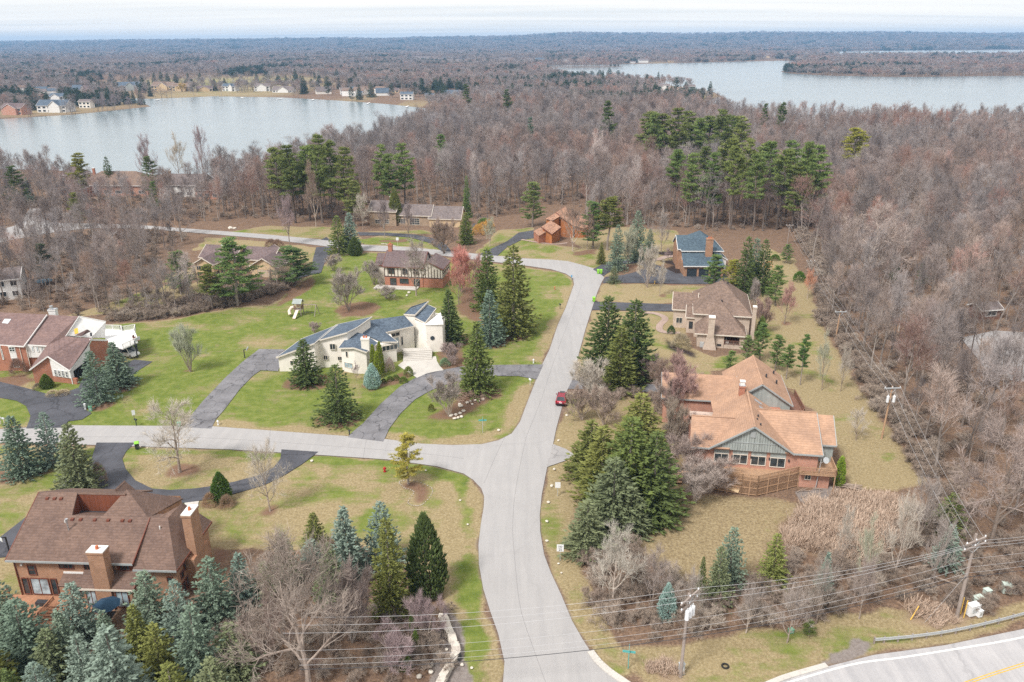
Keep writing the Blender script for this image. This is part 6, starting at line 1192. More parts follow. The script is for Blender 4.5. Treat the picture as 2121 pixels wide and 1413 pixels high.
# ------------------------------------------------------------------ houses on the far shores
FR_ = random.Random(31); FG = 'houses along the far lake shores'
cols = {'white': 'white_siding', 'cream': 'cream_stucco', 'grey': 'grey_boards', 'tan': 'tan_board', 'brick': 'pink_brick'}
rcol = {'grey': 'grey_shingles', 'brown': 'tan_shingles', 'slate': 'slate_shingles', 'plum': 'plum_shingles'}
FAR = [  # base pixel x, y, width px, wall, roof, storeys, note
    (25, 238, 50, 'brick', 'plum', 2, 'with a porch at the left edge of the peninsula'), (108, 233, 62, 'white', 'slate', 2, 'largest on the left peninsula'), (176, 224, 26, 'cream', 'grey', 2, 'nearest the tip of the left peninsula'), (118, 212, 34, 'white', 'slate', 2, 'behind the large house on the peninsula'), (165, 190, 40, 'brick', 'plum', 1, 'half hidden behind peninsula trees'),
    (265, 188, 44, 'grey', 'slate', 2, 'left of the conifer row on the far shore'), (335, 188, 46, 'tan', 'brown', 2, 'with many windows behind the yellow willow'), (375, 189, 36, 'tan', 'brown', 2, 'just right of the many windowed one'), (424, 189, 32, 'tan', 'plum', 1, 'low on the far lawn'), (474, 189, 30, 'white', 'slate', 2, 'between two dark conifers on the far shore'), (543, 189, 32, 'white', 'grey', 2, 'with gables in the middle of the far shore'), (585, 192, 42, 'white', 'grey', 1, 'low and long on the far shore'),
    (715, 196, 20, 'white', 'grey', 2, 'at the water between bare trees'), (742, 198, 16, 'white', 'slate', 1, 'small beside the white one'), (842, 207, 26, 'white', 'slate', 2, 'tall at the right end of the left lake'), (890, 203, 18, 'grey', 'slate', 1, 'dark beside the tall white one'), (934, 200, 40, 'grey', 'slate', 1, 'with a long blue roof above the boat ramp'), (815, 192, 22, 'tan', 'plum', 1, 'in trees above the left lake'),
    (875, 124, 40, 'white', 'grey', 2, 'long and white in the middle distance'), (945, 129, 44, 'white', 'grey', 1, 'low and pale behind the pine grove'), (1050, 127, 22, 'white', 'grey', 2, 'left of the far lake inlet'), (1095, 127, 18, 'cream', 'grey', 2, 'second left of the far lake inlet'), (1118, 128, 20, 'grey', 'slate', 2, 'at the head of the far lake'), (1173, 129, 18, 'white', 'grey', 2, 'on the far shore behind the wooded spit'), (1200, 129, 16, 'cream', 'brown', 2, 'right of the white one behind the spit'), (1333, 130, 20, 'white', 'grey', 2, 'with tall gable on the right far shore'), (1310, 131, 12, 'white', 'grey', 1, 'small left of the tall gable'), (1390, 129, 12, 'tan', 'brown', 1, 'small at the right far shore'),
    (1440, 121, 16, 'cream', 'brown', 1, 'left of the dark pavilion'), (1470, 122, 22, 'grey', 'slate', 1, 'dark pavilion on the point'), (1560, 112, 18, 'white', 'grey', 1, 'above the green lawn across the water'), (1590, 118, 16, 'grey', 'grey', 2, 'below the white one across the water'), (1620, 110, 40, 'white', 'grey', 1, 'wide and pale near the far water strip'), (1700, 117, 16, 'cream', 'grey', 1, 'at the strip of far water'),
    (1374, 190, 26, 'white', 'grey', 2, 'on the near peninsula of the right lake'), (1400, 192, 30, 'tan', 'brown', 1, 'low and tan on the near peninsula'), (1430, 190, 22, 'grey', 'grey', 2, 'among bare trees on the near peninsula'), (1455, 193, 16, 'white', 'grey', 1, 'nearest the peninsula tip'),
    (640, 110, 14, 'white', 'grey', 1, 'tiny and white in the distant woods'), (930, 101, 22, 'white', 'grey', 1, 'long pale roof in the distant woods'), (1010, 90, 30, 'white', 'grey', 1, 'very distant pale shed below the hills'), (1220, 88, 14, 'white', 'grey', 1, 'distant pale shed right of the middle'), (1940, 103, 12, 'white', 'grey', 1, 'left across the narrow far water'), (1985, 102, 14, 'cream', 'grey', 1, 'second across the narrow far water'), (2030, 101, 14, 'white', 'grey', 1, 'third across the narrow far water'), (2080, 100, 16, 'white', 'slate', 1, 'last across the narrow far water'),
    (1060, 100, 10, 'white', 'grey', 1, 'tiny left of the distant houses'), (870, 112, 14, 'white', 'grey', 1, 'above the long white one')]
for bx, by, wp, wc, rc, st, note in FAR:
    p = at(bx, by); wm = wp * mpp(bx, by); ze = 3.0 * st; dp = max(6, min(wm * .55, 16)); zr = ze + max(2.0, dp * .32)
    word = {'white': 'white', 'cream': 'cream', 'grey': 'grey', 'tan': 'tan', 'brick': 'brick'}[wc]
    h = House('shore_house', '%s %s storey house %s' % (word, 'one' if st == 1 else 'two', note), (bx, by), 0, rot=FR_.uniform(-14, 14), group=FG)
    h.gable_u(-wm / 2, wm / 2, 0, dp, ze, zr, .5, rcol[rc], cols[wc], 'white_trim')
    if wm > 14 and p[1] < 2000: h.gable_v(wm * FR_.uniform(-.4, .1), wm * .32, -2.2, dp / 2, ze * .95, zr * .96, .4, rcol[rc], cols[wc], 'white_trim')
    if p[1] < 2000:
        nwin = max(2, int(wm / 4))
        for i in range(nwin):
            for k_ in range(st): s0 = -wm / 2 + wm * (i + .2) / nwin; h.window((0, -2.25 if False else 0, 1, 0), s0, s0 + wm / nwin * .6, .6 + 2.9 * k_, 2.3 + 2.9 * k_, 1, 1, frame='white_trim')
    FAR_HOLES.append((p[0], p[1], max(wm * .62, 9)))

# small pale houses all through the distant woods
for j in range(64):
    zone = FR_.choice([(560, 780, 96, 114), (830, 1020, 108, 128), (1040, 1270, 104, 124), (1880, 2115, 97, 103), (180, 330, 96, 104), (1280, 1660, 100, 120), (500, 900, 86, 100), (1000, 1500, 86, 98), (0, 180, 190, 205), (640, 860, 186, 200)])
    bx, by = FR_.uniform(*zone[:2]), FR_.uniform(*zone[2:]); p = at(bx, by); wm = FR_.uniform(11, 20)
    h = House('distant_house', 'small pale house half hidden in the distant woods', (bx, by), 0, rot=FR_.uniform(-30, 30), group='pale houses scattered through the distant woods')
    h.gable_u(-wm / 2, wm / 2, 0, 9, FR_.choice((3.2, 6)), FR_.choice((6.5, 8.5)) if False else 8.6, .4, FR_.choice(['grey_shingles', 'slate_shingles', 'tan_shingles']), FR_.choice(['white_siding', 'white_siding', 'cream_stucco', 'tan_board']), None)
    FAR_HOLES.append((p[0], p[1], wm * .6))
# ------------------------------------------------------------------ yard trees, one by one
PLANTS = [  # kind, name, base x, base y, top row, crown width px, tint, label
    ('spruce', 'spruce_tree', 636, 795, 700, 68, DARKG, 'blue green spruce in front of the left end of the cream house'),
    ('spruce', 'spruce_tree', 703, 868, 752, 82, DARKG, 'dense dark spruce on the lawn between the two cracked driveways'),
    ('cone', 'spruce_tree', 772, 803, 752, 38, (0.32, 0.448, 0.432), 'small pale blue cone spruce in the bed of the cream house'),
    ('column', 'arborvitae', 775, 775, 712, 16, (0.208, 0.256, 0.035), 'left of the three narrow arborvitae by the cream house'), ('column', 'arborvitae', 789, 772, 706, 16, (0.192, 0.24, 0.035), 'tallest of the three narrow arborvitae by the cream house'), ('column', 'arborvitae', 783, 782, 726, 17, (0.232, 0.28, 0.04), 'front one of the three narrow arborvitae by the cream house'),
    ('spruce', 'spruce_tree', 932, 712, 597, 62, DARKG, 'dark spruce against the right end of the cream house'), ('spruce', 'spruce_tree', 990, 812, 662, 78, GRN, 'large green spruce where the curved driveway meets the road'),
    ('spruce', 'spruce_tree', 1015, 712, 598, 64, BLUEG, 'blue spruce between two green spruces left of the main road'), ('norway', 'spruce_tree', 1064, 692, 502, 90, OLIVE, 'tallest olive spruce left of the main road'), ('norway', 'spruce_tree', 1011, 640, 512, 66, GRN, 'slender dark spruce just left of the tallest olive one'),
    ('norway', 'spruce_tree', 1256, 768, 610, 100, DARKG, 'left one of the two dark spruces right of the main road'), ('norway', 'spruce_tree', 1310, 782, 616, 100, DARKG, 'right one of the two dark spruces right of the main road'), ('norway', 'spruce_tree', 1282, 808, 670, 84, OLIVE, 'lower spruce in front of the two dark spruces by the road'),
    ('norway', 'spruce_tree', 1222, 985, 868, 100, OLIVE, 'grey green spruce left of the great clump by the junction'), ('norway', 'spruce_tree', 1322, 940, 812, 112, OLIVE, 'topmost spruce of the great clump right of the junction'), ('norway', 'spruce_tree', 1300, 1060, 860, 150, GRN, 'broadest dark spruce in the clump right of the junction'), ('norway', 'spruce_tree', 1350, 1070, 890, 130, DARKG, 'dark spruce at the right edge of the junction clump'), ('norway', 'spruce_tree', 1245, 1040, 878, 115, OLIVE, 'olive spruce in the left half of the junction clump'),
    ('norway', 'spruce_tree', 1268, 1095, 945, 130, GREYG, 'grey green spruce with pale spire in front of the junction clump'), ('norway', 'spruce_tree', 1215, 1145, 1035, 95, GREYG, 'low grey green spruce nearest the speed sign'), ('norway', 'spruce_tree', 1305, 1100, 1005, 90, GREYG, 'squat grey green spruce at the foot of the junction clump'),
    ('spruce', 'spruce_tree', 50, 985, 858, 78, BLUEG, 'open blue green spruce left of the loop driveway'), ('spruce', 'spruce_tree', 112, 962, 850, 62, BLUE, 'blue spruce between two grey green ones left of the loop'), ('spruce', 'spruce_tree', 168, 1015, 874, 88, GREYG, 'grey green spruce at the inner side of the loop driveway'),
    ('spruce', 'spruce_tree', 722, 1195, 1046, 92, BLUE, 'blue spruce in the middle of the lower lawn row'), ('spruce', 'spruce_tree', 795, 1165, 1036, 82, BLUE, 'rear blue spruce of the lower lawn row'), ('norway', 'spruce_tree', 812, 1268, 1068, 88, OLIVE, 'tall olive spruce of the lower lawn row'), ('cone', 'spruce_tree', 885, 1228, 1060, 92, DARKG, 'dark dense spruce at the right end of the lower lawn row'), ('spruce', 'cedar_tree', 655, 1140, 1060, 58, OLIVE, 'olive cedar at the left of the lower lawn row'), ('spruce', 'spruce_tree', 597, 1215, 1100, 62, GREYG, 'thin grey green spruce right of the brick chimney house'), ('spruce', 'spruce_tree', 650, 1180, 1115, 60, BLUE, 'small blue spruce below the olive cedar'), ('spruce', 'spruce_tree', 690, 1245, 1120, 76, GREYG, 'grey green spruce in front of the middle blue one'),
    ('cone', 'pine_tree', 460, 1036, 976, 46, (0.088, 0.152, 0.035), 'round bright green pine beside the loop driveway'), ('cone', 'yew_bush', 98, 803, 774, 30, (0.12, 0.16, 0.032), 'clipped yew by the white and brick garage'),
    ('spruce', 'spruce_tree', 206, 832, 724, 64, BLUEG, 'left one of two open spruces beside the white and brick house'), ('spruce', 'spruce_tree', 248, 800, 706, 70, BLUEG, 'right one of two open spruces beside the white and brick house'),
    ('low_pine', 'pine_tree', 378, 605, 515, 66, PINEG, 'pine at the left of the screened porch house'), ('low_pine', 'pine_tree', 492, 632, 488, 112, PINEG, 'great pine in front of the screened porch house'), ('low_pine', 'pine_tree', 612, 590, 508, 104, (0.088, 0.136, 0.048), 'wide dark pine right of the screened porch house'), ('pine', 'pine_tree', 440, 640, 545, 56, OLIVE, 'thin pine in the row behind the big lawn'),
    ('spruce', 'spruce_tree', 703, 525, 444, 44, GRN, 'green spruce at the side of the upper road'), ('spruce', 'spruce_tree', 728, 520, 438, 42, BLUE, 'blue spruce at the side of the upper road'), ('cone', 'yew_bush', 736, 528, 490, 34, DARKG, 'dark bush under the blue spruce by the upper road'),
    ('cone', 'spruce_tree', 820, 465, 386, 32, OLIVE, 'dark conical evergreen against the long stone house'), ('norway', 'spruce_tree', 966, 505, 438, 36, GRN, 'green evergreen at the right end of the long stone house'), ('norway', 'spruce_tree', 968, 450, 362, 20, PINEG, 'slim evergreen spire in the edge of the woods'), ('low_pine', 'pine_tree', 1103, 470, 372, 58, (0.16, 0.2, 0.072), 'pale green pine left of the cedar house'), ('low_pine', 'pine_tree', 1228, 515, 412, 60, PINEG, 'round pine right of the cedar house'), ('pine', 'pine_tree', 1258, 518, 402, 62, OLIVE, 'taller pine behind the round one by the cedar house'),
    ('spruce', 'spruce_tree', 1277, 560, 462, 38, BLUEG, 'front blue spruce by the entrance of the blue roofed house'), ('spruce', 'spruce_tree', 1318, 540, 433, 40, BLUEG, 'rear blue spruce by the entrance of the blue roofed house'), ('spruce', 'spruce_tree', 1345, 520, 472, 24, BLUEG, 'smallest blue spruce behind the entrance of the blue roofed house'), ('spruce', 'spruce_tree', 1245, 546, 500, 20, OLIVE, 'young evergreen in a mulch patch by the upper bend'), ('spruce', 'spruce_tree', 1271, 586, 550, 24, GREYG, 'young evergreen with mulch ring at the driveway mouth'),
    ('low_pine', 'pine_tree', 1478, 598, 524, 54, PINEG, 'green pine in front of the dark garage doors'), ('low_pine', 'pine_tree', 1515, 606, 534, 50, YELG, 'yellowish pine right of the dark garage doors'), ('spruce', 'spruce_tree', 1540, 612, 486, 50, DARKG, 'left of three dark spruces beside the blue roofed house'), ('spruce', 'spruce_tree', 1558, 600, 490, 46, BLUEG, 'middle of three dark spruces beside the blue roofed house'), ('spruce', 'spruce_tree', 1576, 605, 492, 46, DARKG, 'right of three dark spruces beside the blue roofed house'), ('low_pine', 'pine_tree', 1605, 632, 545, 48, PINEG, 'light green pine at the top of the side lawn'), ('low_pine', 'pine_tree', 1628, 545, 504, 30, PINEG, 'small pine where the side lawn meets the woods'),
    ('low_pine', 'pine_tree', 1512, 768, 724, 34, PINEG, 'small pine behind the orange roofed wing'), ('low_pine', 'pine_tree', 1545, 752, 692, 38, (0.16, 0.208, 0.08), 'pale pine by the pale brick house porch'), ('low_pine', 'pine_tree', 1573, 748, 664, 44, PINEG, 'taller pine by the pale brick house porch'), ('low_pine', 'pine_tree', 1605, 768, 690, 42, PINEG, 'pine just behind the orange roof peak'), ('pine', 'pine_tree', 1657, 797, 690, 30, (0.088, 0.16, 0.048), 'bare stemmed pine alone on the side lawn'), ('pine', 'pine_tree', 1628, 785, 712, 34, PINEG, 'leaning thin pine beside the bare stemmed one'),
    ('column', 'arborvitae', 1736, 1006, 944, 24, LIMEG, 'bright yellow green arborvitae at the corner of the ranch house'), ('norway', 'spruce_tree', 1962, 1100, 1020, 68, GRN, 'green spruce at the edge of the right woods'), ('spruce', 'spruce_tree', 1956, 1175, 1084, 62, BLUE, 'blue spruce just below the green one by the big pole'), ('spruce', 'spruce_tree', 1508, 1215, 1088, 64, BLUEG, 'blue spruce behind its paler neighbour near the highway'), ('spruce', 'spruce_tree', 1484, 1250, 1128, 58, GREYG, 'paler front spruce of the pair near the highway'), ('spruce', 'spruce_tree', 1450, 1240, 1150, 26, DARKG, 'thin dark spruce left of the pair near the highway'),
    ('norway', 'spruce_tree', 1597, 1215, 1102, 62, (0.208, 0.232, 0.072), 'yellowish drooping spruce in the brush near the highway'), ('spruce', 'spruce_tree', 1702, 1240, 1141, 40, BLUE, 'slim blue spruce in the brush below the reeds'), ('cone', 'spruce_tree', 1380, 1282, 1206, 44, (0.304, 0.416, 0.4), 'little pale blue spruce left of the near utility pole'), ('low_pine', 'pine_tree', 1675, 1316, 1282, 32, GRN, 'small green pine at the edge of the highway verge'),
    ('pine', 'pine_tree', 1258, 330, 205, 34, DARKG, 'single dark tree rising above the middle woods'), ('pine', 'pine_tree', 1765, 375, 260, 60, YELG, 'yellow green pine alone in the right woods'), ('pine', 'pine_tree', 920, 385, 275, 36, PINEG, 'lone pine in the middle woods left of centre'), ('low_pine', 'pine_tree', 1098, 330, 238, 22, BLUEG, 'blue green evergreen in the middle woods'), ('pine', 'pine_tree', 1578, 300, 212, 18, DARKG, 'left of two dark evergreens at the lake edge'), ('pine', 'pine_tree', 1612, 300, 208, 22, DARKG, 'right of two dark evergreens at the lake edge'), ('pine', 'pine_tree', 1050, 265, 183, 26, DARKG, 'dark pine in the woods toward the far lake'), ('pine', 'pine_tree', 968, 255, 172, 22, DARKG, 'dark evergreen behind the left lake end'),
    ('pine', 'pine_tree', 175, 420, 314, 46, (0.208, 0.208, 0.048), 'yellow green pine by the pyramid roofed cottage'), ('low_pine', 'pine_tree', 318, 410, 320, 46, DARKG, 'dark pine between the two lakeside houses'), ('spruce', 'spruce_tree', 232, 400, 322, 24, DARKG, 'dark spruce behind the long lakeside house'), ('spruce', 'spruce_tree', 64, 420, 366, 18, BLUE, 'small blue spruce in the far left trees'), ('low_pine', 'pine_tree', 165, 470, 395, 40, OLIVE, 'olive cedar in front of the long lakeside house'), ('low_pine', 'pine_tree', 40, 430, 340, 50, DARKG, 'dark evergreen in the far left trees'), ('low_pine', 'pine_tree', 325, 440, 372, 24, PINEG, 'small pine before the grey lake house'), ('low_pine', 'pine_tree', 100, 590, 500, 50, (0.08, 0.096, 0.056), 'dark evergreen inside the left thicket'),
    ('pine', 'pine_tree', 735, 470, 372, 46, (0.192, 0.208, 0.072), 'pale pine left of the long stone house'), ('low_pine', 'pine_tree', 1850, 590, 530, 22, (0.096, 0.176, 0.032), 'bright green evergreen inside the right woods'), ('low_pine', 'pine_tree', 1905, 600, 545, 26, (0.112, 0.176, 0.04), 'second green evergreen inside the right woods'),
]
for q in PLANTS:
    kind, nm, bx, by, top, wp, tint, lab = q
    plant_px(kind, nm, bx, by, top, wp, tint, lab, 'bush' if 'bush' in nm else 'tree', {'spruce_tree': 'spruces', 'pine_tree': 'pines', 'arborvitae': 'arborvitae by the houses'}.get(nm))
# tall white pines: two groves in the woods
GV = random.Random(12)
for grp, word, spots in (('tall white pines behind the blue roofed house', 'behind the blue roofed house', [(1395, 440, 300), (1425, 470, 318), (1450, 430, 292), (1470, 470, 305), (1495, 440, 285), (1515, 475, 300), (1540, 450, 290), (1560, 478, 310), (1585, 455, 285), (1610, 476, 300), (1630, 450, 288), (1655, 478, 292), (1680, 468, 296), (1410, 420, 310), (1575, 430, 280), (1640, 480, 330), (1665, 460, 320)]),
                         ('white pines near the middle of the woods', 'in the middle grove of the woods', [(1335, 360, 232), (1352, 372, 226), (1375, 365, 230), (1398, 372, 222), (1420, 360, 226), (1442, 370, 232), (1465, 362, 228), (1488, 372, 224), (1512, 365, 228), (1525, 374, 236)]),
                         ('white pines left of the woods by the upper road', 'above the upper road', [(585, 450, 300), (612, 462, 292), (640, 455, 298), (668, 462, 280), (690, 452, 286), (722, 462, 304), (655, 440, 300), (795, 440, 298), (810, 452, 312), (842, 445, 300), (600, 440, 310)])):
    ORD = ['leftmost', 'second from the left', 'third from the left', 'fourth from the left', 'fifth from the left', 'sixth from the left', 'seventh from the left', 'eighth from the left', 'ninth from the left', 'tenth from the left', 'seventh from the right', 'sixth from the right', 'fifth from the right', 'fourth from the right', 'third from the right', 'second from the right', 'rightmost']
    spots = sorted(spots); ns_ = len(spots); ordn = ORD if ns_ == 17 else ORD[:ns_ - 1] + ['rightmost']
    for j, (bx, by, top) in enumerate(spots):
        dx_ = GV.uniform(-3, 3); g_ = GV.uniform(.85, 1.2)
        plant_px('pine', 'pine_tree', bx + dx_, by, top + GV.uniform(-8, 8), GV.uniform(46, 66), (1.15 * PINEG[0] * g_ * GV.uniform(.9, 1.15), PINEG[1] * g_, PINEG[2] * g_), 'tall white pine %s, %s' % (word, ordn[j]), 'tree', grp, bark=(.55, .52, .5))
# dark evergreens on the far shore and between the lakes
for j, (bx, by, top, wp) in enumerate([(297, 186, 160, 14), (312, 200, 180, 10), (322, 180, 150, 12), (336, 180, 148, 12), (350, 180, 150, 12), (366, 180, 152, 13), (400, 190, 163, 13), (446, 188, 162, 12), (467, 186, 160, 10), (552, 168, 148, 20), (613, 172, 142, 12), (630, 195, 156, 16), (72, 210, 180, 34), (130, 205, 178, 14), (190, 180, 155, 20), (860, 200, 170, 16), (965, 195, 168, 16), (915, 200, 175, 10), (808, 190, 175, 8), (850, 160, 148, 10), (835, 160, 148, 12), (920, 142, 128, 20), (945, 142, 128, 22), (965, 143, 130, 18), (1030, 155, 136, 16), (1060, 155, 132, 22), (1208, 165, 146, 18), (1225, 165, 147, 16), (1242, 165, 144, 18), (1262, 165, 140, 16), (1280, 165, 145, 14), (1300, 170, 152, 18), (1363, 170, 148, 7), (1660, 120, 108, 8), (1720, 118, 104, 9), (1748, 118, 104, 8), (1935, 122, 108, 22), (1955, 120, 106, 10), (1420, 190, 168, 12)]):
    plant_px('norway' if j % 3 else 'low_pine', 'evergreen_tree', bx, by, top, wp * 1.2, (0.065, 0.095, 0.06), 'dark evergreen tree between the houses on the far shores', 'tree', 'dark evergreens along the far lake shores')
FE = random.Random(77)
for j in range(70):
    zone = FE.choice([(0, 320, 150, 200), (320, 900, 150, 196), (560, 1000, 130, 170), (1000, 1300, 135, 175), (1290, 1650, 112, 124), (650, 960, 190, 215), (900, 1480, 175, 215)])
    bx, by = FE.uniform(*zone[:2]), FE.uniform(*zone[2:]); hp = FE.uniform(15, 21) / mpp(bx, by)
    if any(inside(np.array([at(bx, by)[0]]), np.array([at(bx, by)[1]]), g_)[0] for g_ in lake_g): continue
    plant_px(FE.choice(['norway', 'low_pine', 'spruce']), 'evergreen_tree', bx, by, by - hp, hp * FE.uniform(.35, .6), (0.07, 0.10, 0.06), 'dark evergreen standing out of the leafless far woods', 'tree', 'dark evergreens in the far woods')
plant_px('vase', 'willow_tree', 377, 190, 172, 26, (0.55, 0.40, 0.14), 'yellow willow standing at the far shore', 'tree')
